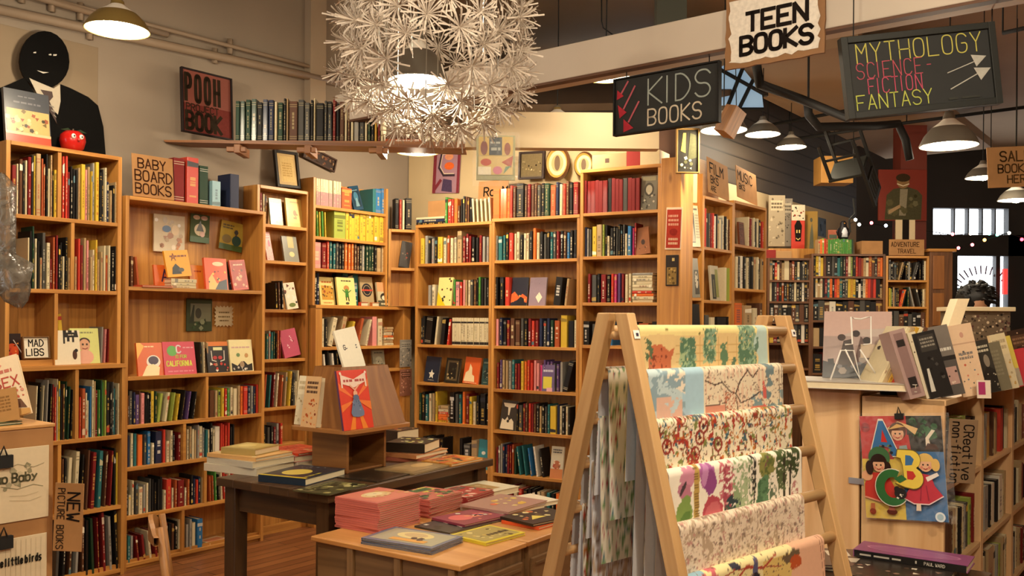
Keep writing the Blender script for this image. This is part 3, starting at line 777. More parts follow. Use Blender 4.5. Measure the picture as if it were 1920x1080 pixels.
def gen(style, a, b, c):
    """plain invented cover layouts"""
    if style == 0: return [('x', .15, .78, .85, .9, 1, a), ('c', .5, .42, .3, .22, b), ('n', .2, .2, .8, .6, 10, .07, [a, c]), ('x', .25, .07, .75, .12, 1, a)]
    if style == 1: return [('r', 0, .62, 1, 1, b), ('x', .1, .7, .9, .92, 2, a), ('n', .1, .08, .9, .55, 16, .1, [a, b, c])]
    if style == 2: return [('r', .1, .12, .9, .88, b), ('c', .5, .55, .24, .2, a), ('p', [(.3, .15), (.7, .15), (.58, .5), (.42, .5)], c), ('x', .2, .78, .8, .86, 1, c)]
    if style == 3: return [('p', [(0, 0), (1, 0), (1, .4), (.6, .52), (.3, .36), (0, .45)], b), ('c', .65, .6, .16, .12, c), ('x', .1, .76, .9, .92, 2, a), ('n', .05, .05, .95, .35, 12, .06, [a, c])]
    return [('n', .05, .05, .95, .95, 34, .09, [a, b, c]), ('r', .12, .7, .88, .9, b), ('x', .16, .73, .84, .87, 2, a)]
def cover_mesh(q, w, h, th, col, items, back=None, lay=1):
    """closed book, front cover at y=0 facing -y, x centred, spine at -x"""
    t = min(.003, th * .25); back = back or col
    q.box(-w/2, w/2, 0, t, 0, h, col); q.box(-w/2, w/2, th - t, th, 0, h, back); q.box(-w/2, -w/2 + t, t, th - t, 0, h, back)
    fn = lambda x, z, l: (x - w/2, -.0005 * l, z)
    paint(q, fn, w, h, items, lay)
def pages_mesh(q, w, h, th): t = min(.003, th * .25); q.box(-w/2 + t, w/2 - .004, t, th - t, .004, h - .004, PAGE)

def area_px(M, pts):
    uv = []
    for p in pts:
        g = M @ Vector(p)
        if g.y < .2: return 0
        uv.append(px(g))
    if all(u < 0 or u > 1920 or v < 0 or v > 1080 for u, v in uv): return 0
    # polygon area of the facing quad
    return abs(sum(uv[i][0] * uv[(i+1) % len(uv)][1] - uv[(i+1) % len(uv)][0] * uv[i][1] for i in range(len(uv)))) / 2
def row(fr, y0, u0, u1, v, where, spec, hp, dep=.15, inset=.018, z=None, group=None, deco=None, seen=1.0, s01=None, hm=None, zadd=0.0):
    yy = y0 + inset
    s0, s1 = s01 if s01 else (fr.s(u0, v, yy), fr.s(u1, v, yy))
    zz = z if z is not None else fr.z(u0, v, y0)
    Y = fr.w((s0 + s1) / 2, yy, zz).y; k = Y / F
    toks = []; i = 0; mode = 0
    while i < len(spec):
        ch = spec[i]; i += 1
        if ch in '/\\|': mode = {'/': 1, '\\': -1, '|': 0}[ch]; continue
        if ch == ' ': toks.append((' ', .6, 0, 1)); continue
        if ch == '[':
            j = spec.index(']', i); st_ = spec[i:j]; i = j + 1; wf = 5.0
            if i < len(spec) and spec[i].isdigit(): wf = float(spec[i]); i += 1
            toks.append(('=', wf, st_, 1)); continue
        wf, hf = 1.0, 1.0
        while i < len(spec) and spec[i] in '23456.^,':
            m = spec[i]; i += 1
            if m.isdigit(): wf = float(m)
            elif m == '.': hf *= .72
            elif m == '^': hf *= 1.2
            elif m == ',': wf = .6
        toks.append((ch, wf * RND.uniform(.85, 1.15), mode, hf))
    h0, h1 = (hp[0] * k, hp[1] * k) if not hm else hm
    lean = math.radians(14)
    nrun = sum(1 for a, t in enumerate(toks) if t[0] not in ' =' and t[2] and (a + 1 == len(toks) or toks[a+1][0] in ' =' or toks[a+1][2] != t[2]))
    if nrun: lean = min(lean, math.asin(min(.9, .36 * (s1 - s0) / (nrun * (h0 + h1) / 2))))
    # space taken by the lean at the ends of leaning runs
    extra = 0
    for a, t in enumerate(toks):
        if t[0] not in ' =' and t[2]:
            nx = toks[a + 1] if a + 1 < len(toks) else None
            if nx is None or nx[0] in ' =' or nx[2] != t[2]: extra += (h0 + h1) / 2 * math.sin(lean)
    tot = sum(t[1] for t in toks); unit = max(.004, (s1 - s0 - extra) / tot)
    x = s0; idx = 0
    dep0 = dep
    for a, (ch, wf, md, hf) in enumerate(toks):
        w = wf * unit
        if ch == ' ': x += w; continue
        if ch == '=':
            zc = zz + zadd
            for cc in md:
                idx += 1; th = RND.uniform(.016, .026); l = w * RND.uniform(.88, 1.0)
                M = fr.M(x + l, yy + RND.uniform(0, .006), zc) @ Matrix.Rotation(math.radians(-90), 4, 'Y')
                BOOKS.append(dict(t='s', M=M, w=th, d=dep, h=l, c=cc, where=where, i=idx, g=group, deco=None, seen=seen, flat=1)); zc += th + .0006
            x += w; continue
        idx += 1
        h = RND.uniform(h0, h1) * hf
        if deco and deco[1] in 'SM': h = h1
        col = ch; d = dep0 * RND.uniform(.9, 1.05)
        if d > dep0: d = dep0
        M0 = fr.M(x, yy + RND.uniform(0, .012), zz + zadd)
        if md == 0: M = M0
        elif md == 1: M = M0 @ Matrix.Translation((w, 0, .0005)) @ Matrix.Rotation(lean, 4, 'Y') @ Matrix.Translation((-w, 0, 0))
        else:
            first = a == 0 or toks[a-1][0] in ' =' or toks[a-1][2] != -1
            if first: x += (h0 + h1) / 2 * math.sin(lean)
            M = fr.M(x, yy, zz + zadd + .0005) @ Matrix.Rotation(-lean, 4, 'Y')
        BOOKS.append(dict(t='s', M=M, w=w * .97, d=d, h=h, c=col, where=where, i=idx, g=group, deco=deco, seen=seen, flat=0))
        x += w / math.cos(lean) if md else w
        if md == 1:
            nx = toks[a + 1] if a + 1 < len(toks) else None
            if nx is None or nx[0] in ' =' or nx[2] != 1: x += (h0 + h1) / 2 * math.sin(lean)
def face(fr, u, vb, wp, hp, col, items, label, y=.03, lean=9, th=.016, roll=0, yaw=0, z=None, name='book', cat='book', group=None, seen=1.0):
    s, zz = fr.hit(u, vb, y)
    if z is not None: zz = z
    k = fr.w(s, y, zz).y / F
    w, h = wp * k, hp * k
    M = fr.M(s, y, zz) @ Matrix.Rotation(math.radians(yaw), 4, 'Z') @ Matrix.Rotation(math.radians(-lean), 4, 'X')
    if roll:
        sg = 1 if roll > 0 else -1                    # positive roll leans the top to the right
        M = M @ Matrix.Translation((sg * w/2, 0, 0)) @ Matrix.Rotation(math.radians(roll), 4, 'Y') @ Matrix.Translation((-sg * w/2, 0, 0))
    BOOKS.append(dict(t='f', M=M, w=w, h=h, d=th, c=col, items=items, label=label, g=group, seen=seen))
def flat(p, w, h, th, rot, col, items, label, group=None, seen=1.0, lay0=1, tilt=0):
    """book lying on its back; p = centre of its underside, rot = direction of its bottom edge (deg)"""
    M = Matrix.Translation(Vector(p)) @ Matrix.Rotation(math.radians(rot), 4, 'Z') @ Matrix.Rotation(math.radians(tilt), 4, 'X') @ Matrix.Translation((0, -h/2, th)) @ Matrix.Rotation(math.radians(-90), 4, 'X')
    BOOKS.append(dict(t='f', M=M, w=w, h=h, d=th, c=col, items=items, label=label, g=group, seen=seen))
def A(a): return PAL[a][0] if a in PAL else a

# ---- case 1
g = 'books in the tall bookcase with the red apple'; wq = 'of the red apple bookcase'
row(L1, 0, 24, 108, 403, 'the top shelf ' + wq, 'R3 c b2 k c R2 k y t3 O O k c t k, y2', (88, 122), group=g)
row(L1, 0, 118, 220, 414, 'the top right compartment ' + wq, 'r r R k k k t y2 p t y, e y2 k k c n. t. k. t.', (90, 122), group=g)
row(L1, 0, 52, 131, 546, 'the second shelf ' + wq, 'c k G^ c k t. d2 c2 R. O R k k c. k t.', (82, 112), group=g)
row(L1, 0, 142, 219, 546, 'the second right compartment ' + wq, 't. r R t p t. c y^ t. t c O. c k k', (72, 100), group=g)
row(L1, 0, 190, 214, 676, 'the third shelf ' + wq, '/e p R e', (62, 68), z=c1mid, group=g, inset=.08)
g = 'picture books in the base under the mad libs card'; wq = 'under the mad libs card'
row(L1, -.04, 66, 140, 820, 'the first compartment ' + wq, '/c k, c, e k| R r c, y k b/G, G k', (92, 118), z=c1l[0], group=g)
row(L1, -.04, 150, 224, 818, 'the upper shelf ' + wq, 'r. O2 c c. B c t R g G g l k2 k d T d. c', (82, 108), z=c1l[0], group=g)
row(L1, -.04, 116, 222, 950, 'the middle shelf ' + wq, 'b k/c2 c2 k b R2 T2 b R| k y', (96, 112), z=c1l[1], group=g)
row(L1, -.04, 104, 222, 1072, 'the lowest shelf ' + wq, '/d k b e| b k \\G R, R e k', (100, 115), z=c1l[2], group=g)
face(L1, 162, 678, 54, 68, '#d9dd86', [('x', .12, .84, .8, .92, 1, '#8c8c60'), ('c', .48, .62, .2, .12, '#3a2a20'), ('c', .48, .52, .19, .18, '#d8a582'), ('c', .48, .2, .3, .2, '#e0a890'), ('c', .42, .55, .035, .03, '#3a2a20'), ('c', .56, .55, .035, .03, '#3a2a20'), ('s', [(.4, .44), (.5, .42), (.58, .45)], .03, '#8a3a30')], 'pale yellow picture book with a cartoon boy, on the third shelf', y=.06, z=c1mid, group=None)
face(L1, 128, 683, 48, 66, '#e8dcc0', [('p', [(.35, .62), (.42, .62), (.42, .8), (.5, .8), (.5, .68), (.6, .68), (.6, .8), (.7, .8), (.7, .66), (.78, .66), (.78, .8), (.95, .8), (.9, 1), (.8, 1), (.8, .94), (.7, .94), (.7, 1), (.55, 1), (.55, .94), (.48, .94), (.48, 1), (.35, 1)], '#26211d'), ('c', .78, .3, .09, .14, '#4a2a1c'), ('c', .84, .42, .07, .05, '#26211d'), ('x', .55, .85, .8, .89, 1, '#e8dcc0')], 'white book with a black castle tower, beside the mad libs card', y=.0, lean=7, z=c1mid, th=.03)
row(L1, 0, 107, 119, 620, 'the third shelf of the red apple bookcase', '\\y', (58, 60), z=c1mid + .11, group=None, inset=.09)
face(L1, 25, 640, 34, 62, '#2b1713', [('c', .5, .45, .35, .25, '#d8552c'), ('n', .1, .2, .9, .7, 10, .12, ['#f0a050', '#c23a2a', '#3a1c18']), ('s', [(.6, .8), (1, .4)], .05, '#c8c2b8')], 'dark book with a fiery red creature behind the mad libs card', y=.1, z=c1mid)
# ---- case 2
g = 'books in the bookcase under the baby board books card'; wq = 'of the baby books case'
for u0, u1, hh, c, nm in ((326, 346, 84, 'R', 'dark red'), (351, 373, 88, 'r', 'red and green'), (375, 391, 76, 'G', 'dark green'), (400, 416, 50, 's', 'pale blue'), (432, 449, 66, 'n', 'navy and cream')):
    row(L1, 0, u0, u1, L1 and 366 + (u0 - 235) * .13, 'top ' + wq, c, (hh - 2, hh), z=c2top, group=None, inset=.05 if c != 's' else .03)
    BOOKS[-1]['label'] = nm + ' hardback standing on top ' + wq
row(L1, 0, 246, 262, 540, 'the display shelf ' + wq, 'b \\O', (54, 62), z=c2z[0], inset=.06)
flat(L1.w(L1.s(285, 537, .06), .07, c2z[0]), .2, .15, .012, math.degrees(L1.ang), '#c8553a', [], 'flat red book lying at the left of the display shelf')
row(L1, 0, 322, 372, 542, 'the white stack ' + wq, '[ccc]', (1, 1), z=c2z[0], inset=.01, dep=.12)
face(L1, 338, 522, 50, 50, '#e8a52c', [('x', .2, .72, .9, .84, 1, '#7a3a1c'), ('p', [(.2, .1), (.6, .1), (.55, .35), (.4, .5), (.25, .35)], '#2d3338'), ('c', .6, .25, .12, .08, '#4b4a48'), ('t', 'A', .26, .62, .26, '#7a3a1c')], 'yellow alphabet board book propped on the white stack', y=.05, roll=-6, z=c2z[0] + .066)
face(L1, 305, 541, 30, 44, '#d9692a', [('t', 'A', .5, .3, .5, '#3d2440')], 'orange board book left of the yellow alphabet book', y=.09, z=c2z[0])
face(L1, 372, 541, 32, 46, '#e5862f', [('x', .3, .7, .8, .8, 1, '#a83a20')], 'plain orange board book right of the yellow alphabet book', y=.09, z=c2z[0])
face(L1, 408, 541, 48, 60, '#e05a30', [('p', [(.12, 0), (.95, 0), (.9, .3), (.5, .2), (.3, .5), (.15, .35)], '#e8c070'), ('p', [(.4, 0), (.95, 0), (.95, .35), (.6, .25)], '#2c3540'), ('c', .6, .82, .25, .07, '#f0d9b0'), ('n', .15, .1, .9, .6, 10, .06, ['#f0c860', '#3a2c38'])], 'red orange picture book with a dark wave', y=.04, z=c2z[0], th=.02)
face(L1, 433, 541, 14, 54, '#2d2b2e', [('n', .2, .2, .8, .9, 5, .2, ['#5a5560', '#c8c2b8'])], 'dark book squeezed between two red picture books', y=.075, roll=6, z=c2z[0])
face(L1, 453, 541, 34, 57, '#c04a36', [('r', .08, .05, .92, .95, '#a8382c'), ('n', .12, .1, .88, .75, 16, .1, ['#e0b890', '#6a2a20', '#d8885c']), ('x', .2, .8, .8, .88, 1, '#f0d0b0')], 'red bordered board book at the right of the display shelf', y=.05, roll=-5, z=c2z[0])
face(L1, 284, 701, 52, 62, '#d8642c', [('p', [(0, .5), (.3, .9), (.15, 1), (0, 1)], '#f0b04a'), ('c', .62, .42, .27, .2, '#efe6d4'), ('c', .62, .46, .2, .13, '#3a2540'), ('p', [(.15, 0), (.8, 0), (.85, .25), (.6, .35), (.35, .3)], '#f2e2b0'), ('x', .3, .85, .7, .92, 1, '#f6d9a0')], 'orange picture book with a white hooded animal', y=.03, z=c2z[1])
face(L1, 340, 700, 66, 62, '#c8324a', [('c', .28, .72, .16, .16, '#58a040'), ('t', 'C', .42, .66, .22, '#e8d8d8', .2), ('t', 'IS FOR', .38, .5, .09, '#b8d040', .2), ('t', 'CALIFORNIA', .08, .26, .15, '#d8d83a', .2, .42), ('x', .1, .06, .9, .14, 1, '#e07a88'), ('x', .62, .78, .95, .85, 1, '#e09aa0')], 'pink and green picture book reading C is for California', y=.02, lean=11, z=c2z[1], th=.02)
row(L1, 0, 374, 392, 700, 'the ledge ' + wq, '\\k c t', (56, 60), z=c2z[1], inset=.05)
face(L1, 411, 698, 46, 58, '#221a18', [('r', .0, .86, 1, 1, '#d8782c'), ('r', .3, .72, .72, .82, '#dfe0a8'), ('c', .36, .48, .1, .06, '#b83030'), ('c', .6, .48, .1, .06, '#b83030'), ('s', [(.2, .7), (.22, .4), (.4, .36)], .04, '#d8d0c0'), ('s', [(.8, .7), (.78, .4), (.6, .36)], .04, '#d8d0c0'), ('n', .1, .05, .95, .3, 10, .09, ['#c23a2a', '#efe6d8', '#b08060'])], 'black comic book with an orange top band', y=.03, z=c2z[1])
face(L1, 455, 696, 50, 60, '#ecdfa8', [('x', .1, .72, .9, .8, 1, '#d0a8a0'), ('c', .36, .52, .08, .06, '#6c8a5a'), ('c', .72, .5, .08, .07, '#c89860'), ('p', [(.05, .02), (.95, .02), (.95, .25), (.75, .2), (.6, .32), (.45, .3), (.3, .18), (.05, .28)], '#262320'), ('c', .5, .22, .1, .1, '#a88c6c'), ('n', .1, .03, .9, .14, 8, .06, ['#efe6d8', '#c8bfae'])], 'cream picture book with a black and white dog', y=.02, z=c2z[1], th=.02)
row(L1, 0, 240, 371, 797, 'the third left shelf ' + wq, 'b d2 n v2 b, p2 k k k y2 G /l2 c2 l y k v k', (50, 62), z=c2z[2], group=g)
row(L1, 0, 394, 486, 780, 'the third right shelf ' + wq, 'b2 t l y r g c c2 t o r2 n e n r', (48, 56), z=c2z[2], group=g)
row(L1, 0, 240, 340, 880, 'the fourth left shelf ' + wq, 'n c T o2 d B c. n3 r c. c k,   R', (52, 66), z=c2z[3], group=g)
row(L1, 0, 352, 440, 865, 'the fourth right shelf ' + wq, 'c t c t e c2 e T c k c w3 r r r r k k', (50, 62), z=c2z[3], group=g)
row(L1, 0, 238, 382, 968, 'the fifth left shelf ' + wq, 'k c. c d c2 e c d k k k k c. r3 c. O R3 c. O k n r n t', (46, 62), z=c2z[4], group=g)
row(L1, 0, 392, 438, 940, 'the fifth right shelf ' + wq, '\\O O g k c r r c r', (44, 54), z=c2z[4], group=g)
row(L1, 0, 240, 296, 1058, 'the bottom left shelf ' + wq, 'T e \\R R c R', (44, 52), z=c2z[5], group=g)
row(L1, 0, 305, 340, 1040, 'the bottom shelf ' + wq, 'o R k b k c', (54, 62), z=c2z[5], group=g)
row(L1, 0, 350, 380, 1030, 'the bottom right shelf ' + wq, 'e e c2 B3', (46, 58), z=c2z[5], group=g)
flat(L1.w(L1.s(403, 1018, .07), .09, c2z[5]), .16, .12, .012, math.degrees(L1.ang) + 8, '#e0c8a0', [('r', .1, .2, .9, .8, '#d8885c')], 'thin cream book lying flat in the bottom right compartment')
# ---- case 3
g = 'books in the narrow set-back bookcase'; wq = 'of the narrow bookcase'
row(L1, Y3, 488, 501, 424, 'the top shelf ' + wq, 'R c b', (52, 58), z=c3z[0], group=g, inset=.03)
face(L1, 520, 424, 28, 52, '#a9a878', gen(1, '#8c8a60', '#b4b284', '#c8c498'), 'sage green book beside the tan one in the narrow case', y=Y3 + .04, z=c3z[0])
face(L1, 555, 425, 38, 55, '#d8b35c', [('r', .2, .15, .8, .8, '#dcba68'), ('c', .5, .5, .1, .1, '#8a6a38'), ('x', .25, .85, .75, .9, 1, '#8a6a38'), ('n', .35, .3, .65, .45, 5, .06, ['#8a6a38'])], 'tan yellow book with a small emblem in the narrow case', y=Y3 + .04, z=c3z[0])
face(L1, 508, 490, 15, 54, '#d99a92', gen(3, '#b86a70', '#e0b0a8', '#c0506a'), 'pink book leaning at the left of a shelf in the narrow case', y=Y3 + .04, roll=-6, z=c3z[1])
face(L1, 548, 491, 34, 50, '#7a7868', [('r', .35, .55, .75, 1, '#b8a868'), ('c', .55, .3, .18, .1, '#d8c080')], 'grey book with a pale upright band in the narrow case', y=Y3 + .03, lean=13, z=c3z[1])
row(L1, Y3, 516, 532, 578, 'the middle shelf ' + wq, '\\k b k', (48, 54), z=c3z[2], inset=.03)
face(L1, 550, 579, 26, 50, '#e8dcc0', [('n', .05, .2, .95, .9, 12, .16, ['#26201c', '#6a3a28', '#b08060', '#efe6d4']), ('c', .5, .15, .3, .08, '#6a7a3c')], 'cream and black picture book in the middle of the narrow case', y=Y3 + .03, roll=-7, z=c3z[2])
row(L1, Y3, 501, 528, 671, 'the lower shelf ' + wq, 'T e T G k, O R', (46, 54), z=c3z[3], group=g)
face(L1, 550, 671, 38, 52, '#b8526a', [('n', .3, .3, .75, .75, 7, .09, ['#e0b0b8', '#8c3048', '#f0d0d0'])], 'rose pink book leaning back in the narrow case', y=Y3 + .03, roll=-10, z=c3z[3])
row(L1, Y3, 496, 562, 765, 'the second lowest shelf ' + wq, '/O T R c O t y|k d c. c', (58, 66), z=c3z[4], group=g)
row(L1, Y3, 496, 530, 832, 'the lowest shelf ' + wq, 'k d k R e r', (32, 42), z=c3z[5], group=g, seen=.6)
# ---- case 4
g = 'books in the back corner bookcase'; wq = 'of the back corner bookcase'
row(L1, Y4, 594, 640, 390, 'the open top ' + wq, 'cccccccccccc', (48, 50), z=c4z[0], group='matching cream and mauve series books', deco=('#8a6a60', 'S', '#a07a78'))
row(L1, Y4, 641, 660, 392, 'the open top middle ' + wq, 'O3', (38, 40), z=c4z[0])
face(L1, 674, 397, 24, 46, '#1d3f56', gen(2, '#3c6a80', '#18303f', '#6a8a94'), 'dark blue book leaning left on the back corner bookcase', y=Y4 + .04, roll=-12, z=c4z[0])
row(L1, Y4, 700, 722, 398, 'the open top right end ' + wq, 'TB2B', (44, 48), z=c4z[0])
row(L1, Y4, 588, 612, 444, 'the yellow shelf ' + wq, '\\y g y g y', (46, 50), z=c4z[1], group=g)
row(L1, Y4, 628, 650, 447, 'the yellow box end ' + wq, 'l4', (50, 52), z=c4z[1])
row(L1, Y4, 650, 722, 450, 'the yellow shelf series ' + wq, 'yyyyyyyyyyyyyy', (54, 56), z=c4z[1], group='matching yellow series books', deco=('#4a4430', 'd'))
row(L1, Y4, 588, 721, 508, 'the mixed shelf ' + wq, 'p4 R2 r T T d k k o o o b b k e G G G k t2 t', (46, 52), z=c4z[2], group=g, deco=('#e4d4a8', 'e'))
yl = Y4 - .03
face(L1, 616, 570, 36, 54, '#e6d488', [('r', .12, .2, .9, .7, '#c8963c'), ('n', .15, .22, .88, .68, 14, .1, ['#6a4a24', '#efe0a8', '#a0522c']), ('x', .15, .78, .85, .88, 1, '#b8652c'), ('x', .2, .06, .8, .14, 1, '#c88a4c')], 'yellow picture book with a brown forest scene on the corner ledge', y=yl + .07, z=c4mid)
face(L1, 652, 573, 44, 54, '#e4db8c', [('x', .25, .84, .8, .92, 1, '#4a4638'), ('c', .52, .62, .15, .1, '#b8824c'), ('c', .52, .52, .1, .08, '#5a8a3a'), ('p', [(.42, .3), (.62, .3), (.6, .52), (.44, .52)], '#3f7a38'), ('s', [(.3, .55), (.44, .47)], .04, '#3f7a38'), ('s', [(.75, .55), (.6, .47)], .04, '#3f7a38'), ('s', [(.46, .3), (.46, .2)], .05, '#3a3428'), ('s', [(.58, .3), (.6, .18)], .05, '#3a3428'), ('c', .5, .09, .1, .04, '#4a4638')], 'cream picture book with a small green figure on the corner ledge', y=yl + .03, z=c4mid)
row(L1, yl, 590, 600, 572, 'the corner ledge', 'k n', (56, 62), z=c4mid, inset=.08)
row(L1, yl, 632, 672, 573, 'the corner ledge behind the covers', 'kTkT', (60, 64), z=c4mid, inset=.11, dep=.05, seen=.2)
face(L1, 691, 572, 32, 56, '#b09a72', [('c', .5, .55, .4, .23, '#2a2a30'), ('c', .5, .55, .3, .17, '#b09a72'), ('c', .5, .55, .26, .15, '#2a2a30'), ('x', .1, .5, .95, .6, 1, '#d8503a')], 'tan book with a dark round badge on the corner ledge', y=yl + .06, z=c4mid)
face(L1, 722, 575, 32, 46, '#c8bf9c', [('r', 0, .62, 1, 1, '#d8a070'), ('c', .5, .4, .3, .16, '#2c2824'), ('c', .5, .36, .2, .1, '#e0d8b8'), ('r', 0, 0, 1, .25, '#4a4a3c'), ('x', .2, .05, .8, .18, 1, '#c8bf9c')], 'small book with an orange top at the end of the corner ledge', y=yl + .03, z=c4mid)
for i, (u, c) in enumerate(((680, '#c8442c'), (701, '#d88450'))):
    flat(L1.w(L1.s(u, 572, yl + .02), yl + .012, c4mid), .075, .03, .03, math.degrees(L1.ang), c, [], ['small red box book lying before the badge cover', 'small orange box book lying before the orange topped book'][i])
row(L1, yl, 605, 738, 650, 'the upper shelf behind the tapered stand', 'c k/c2 t2 y O c| p2 c2 [ctcoctt]', (44, 56), z=c4l[0], group=g)
row(L1, yl, 605, 650, 712, 'the lower shelf behind the tapered stand', '\\w k w k k3', (32, 38), z=c4l[1], group=g, seen=.6)
face(L1, 712, 694, 30, 36, '#8a8672', gen(0, '#4a483c', '#a8a48c', '#6a685a'), 'grey book behind the right of the tapered stand', y=yl + .05, z=c4l[1], seen=.6)
# corner unit
row(CR, 0, 742, 772, 429, 'top of the short corner bookcase', 'k2 r c k3', (56, 60), z=ctop, dep=.1, deco=('#c8b48c', 'e'))
face(CR, 757, 500, 20, 50, '#26211f', [('n', .2, .3, .8, .7, 6, .14, ['#8a3a2a', '#6a5a4a', '#3a3430'])], 'dark book leaning inside the short corner bookcase', y=.04, roll=10, z=ck[0])
# ---- middle wall
g = 'books in the corner bay of the back wall'; wq = 'of the corner bay'
row(L2, 0, 834, 884, 412, 'top ' + wq, 'g r2 r o2 b. k d b b k', (44, 52), z=B1[0], group=g)
row(L2, 0, 884, 920, 412, 'top right end ' + wq, '\\c c c c c', (42, 46), z=B1[0], group=g)
row(L2, 0, 780, 836, 420, 'top left end ' + wq, '[knc]', (1, 1), z=B1[0])
row(L2, 0, 788, 915, 493, 'the second shelf ' + wq, 'y2 e k e k y2 c O c c t2^ R R R k k R e e', (46, 54), z=B1[1], group=g)
row(L2, 0, 802, 814, 573, 'the third shelf ' + wq, 'e c', (36, 40), z=B1[2])
face(L2, 832, 572, 32, 54, '#e8dc8c', [('p', [(0, 0), (.6, 0), (0, .5)], '#e0c020'), ('n', .15, .1, .95, .95, 9, .11, ['#26221e', '#5a2a24', '#3a3428'])], 'yellow and white book with black splashes in the corner bay', y=.02, z=B1[2])
row(L2, 0, 849, 915, 573, 'the third shelf right part ' + wq, 'g p2 r p t c d b k, g^ k d k', (44, 52), z=B1[2], group=g)
row(L2, 0, 788, 845, 647, 'the fourth shelf ' + wq, 'kk/k3 c k2 r', (48, 54), z=B1[3], group=g)
row(L2, 0, 846, 915, 649, 'the fourth shelf series ' + wq, 'ccccccccccccccccc', (50, 52), z=B1[3], group='matching cream manga spines', deco=('#6a5a48', 'M', '#2a2420'))
face(L2, 807, 716, 32, 48, '#242a3a', [('p', [(.5, .5), (.56, .38), (.7, .36), (.6, .27), (.63, .14), (.5, .21), (.37, .14), (.4, .27), (.3, .36), (.44, .38)], '#ece4cc'), ('x', .3, .06, .7, .1, 1, '#b8b09c')], 'navy book with a white star in the corner bay', y=.03, roll=3, z=B1[4])
face(L2, 845, 717, 32, 47, '#24211a', [('r', .12, .1, .88, .9, '#5a4c34'), ('r', .22, .18, .78, .82, '#1c1a16'), ('n', .2, .1, .8, .9, 10, .09, ['#8a7a50', '#3a3a2c', '#b09a68'])], 'black book with an ornate frame in the corner bay', y=.03, roll=3, z=B1[4])
face(L2, 881, 719, 34, 50, '#d8602c', [('p', [(.05, .08), (.75, .08), (.7, .3), (.55, .35), (.5, .6), (.35, .75), (.3, .5), (.12, .4)], '#f0d8a8'), ('x', .1, .02, .9, .06, 1, '#f0d8a8')], 'orange book with a pale tower in the corner bay', y=.03, roll=4, z=B1[4])
face(L2, 909, 721, 16, 50, '#2a4a48', gen(0, '#8a9a88', '#1c3230', '#c8c2a8'), 'dark teal book at the right of the star shelf', y=.04, z=B1[4])
row(L2, 0, 784, 916, 793, 'the sixth shelf ' + wq, 'G k T c t y [yoorct] k2 d T o R y c. k k2 k', (50, 60), z=B1[5], group=g)
row(L2, 0, 784, 893, 870, 'the seventh shelf ' + wq, 'k k d k R k [kRk] k d2 t2', (44, 54), z=B1[6], group=g, seen=.6)
face(L2, 904, 880, 24, 56, '#3f8a94', [('c', .5, .55, .18, .06, '#e8e0cc'), ('c', .5, .32, .12, .08, '#a85a60')], 'teal book leaning at the low right of the corner bay', y=.03, z=B1[6])
row(L2, 0, 850, 916, 955, 'the lowest shelf ' + wq, 'R e d k k c k k t k', (36, 44), z=B1[7], group=g, seen=.4)
g = 'books in the middle bay of the back wall'; wq = 'of the middle bay'
row(L2, 0, 924, 955, 413, 'top left ' + wq, 'o2ooo', (56, 58), z=B2[0], deco=('#7a2c1c', 'e'))
row(L2, 0, 956, 1083, 406, 'top ' + wq, 'r b k3 b R b b d k G2 O2 n c r b k R2', (58, 66), z=B2[0], group=g, deco=('#b09a68', 'e'))
row(L2, 0, 928, 1080, 486, 'the second shelf ' + wq, 'e T2 T k r2 c c k c c k o^ c k d k T d R k b B k k', (46, 54), z=B2[1], group=g)
row(L2, 0, 926, 954, 573, 'the third shelf ' + wq, 'k k r', (52, 54), z=B2[2], group=g)
face(L2, 972, 571, 34, 54, '#20202e', [('p', [(0, .1), (.4, .2), (1, .1), (1, .3), (.7, .42), (.5, .3), (.2, .5), (0, .4)], '#d8602c'), ('n', .1, .15, .9, .4, 8, .07, ['#f0a050', '#e8803a']), ('p', [(.35, 0), (.9, 0), (.8, .25), (.6, .32), (.4, .2)], '#14131a')], 'midnight blue book with a fiery horizon in the middle bay', y=.03, z=B2[2])
face(L2, 1006, 571, 35, 54, '#8f7a86', [('p', [(.6, .48), (.8, .3), (.6, .1), (.4, .3)], '#e8dcc0'), ('n', .02, .02, .98, .98, 24, .03, ['#7a6674', '#a08c98'])], 'mauve book with a cream diamond in the middle bay', y=.03, z=B2[2])
row(L2, 0, 1036, 1066, 572, 'the third shelf right ' + wq, '/k3 t', (50, 54), z=B2[2], group=g)
row(L2, 0, 930, 1081, 650, 'the fourth shelf ' + wq, 'p n k R b2 b2 d k R r R n d n G O2 y3^ k2 c', (48, 54), z=B2[3], group=g)
row(L2, 0, 930, 1074, 730, 'the fifth shelf ' + wq, 'R v t t e T R R y o r r p p m v v v d v e/k2', (48, 58), z=B2[4], group=g)
face(L2, 1027, 728, 26, 50, '#6a5a80', [('r', .1, .1, .8, .55, '#d8c84a'), ('x', .1, .7, .9, .85, 1, '#c8c2d0'), ('r', .4, 0, .85, .14, '#e0a8b0')], 'purple book with a yellow patch in the middle bay', y=.008, z=B2[4], lean=4)
face(L2, 950, 806, 34, 56, '#3a342c', [('p', [(.1, .9), (.9, .9), (.8, .78), (.58, .76), (.54, .5), (.46, .5), (.42, .76), (.2, .78)], '#e0d0b0'), ('p', [(.05, .03), (.9, .03), (.85, .3), (.7, .4), (.55, .32), (.45, .45), (.3, .32), (.12, .38)], '#e0d0b0'), ('c', .5, .3, .08, .05, '#3a342c')], 'dark book with a white whale tail in the middle bay', y=.02, roll=3, z=B2[5], th=.024)
row(L2, 0, 968, 1068, 812, 'the sixth shelf ' + wq, 'k d2 R b r R b k t k d T y3 n c k c k', (50, 56), z=B2[5], group=g)
row(L2, 0, 930, 1020, 890, 'the seventh shelf ' + wq, 'R e e n n R R O G \\T T B w k', (48, 56), z=B2[6], group=g)
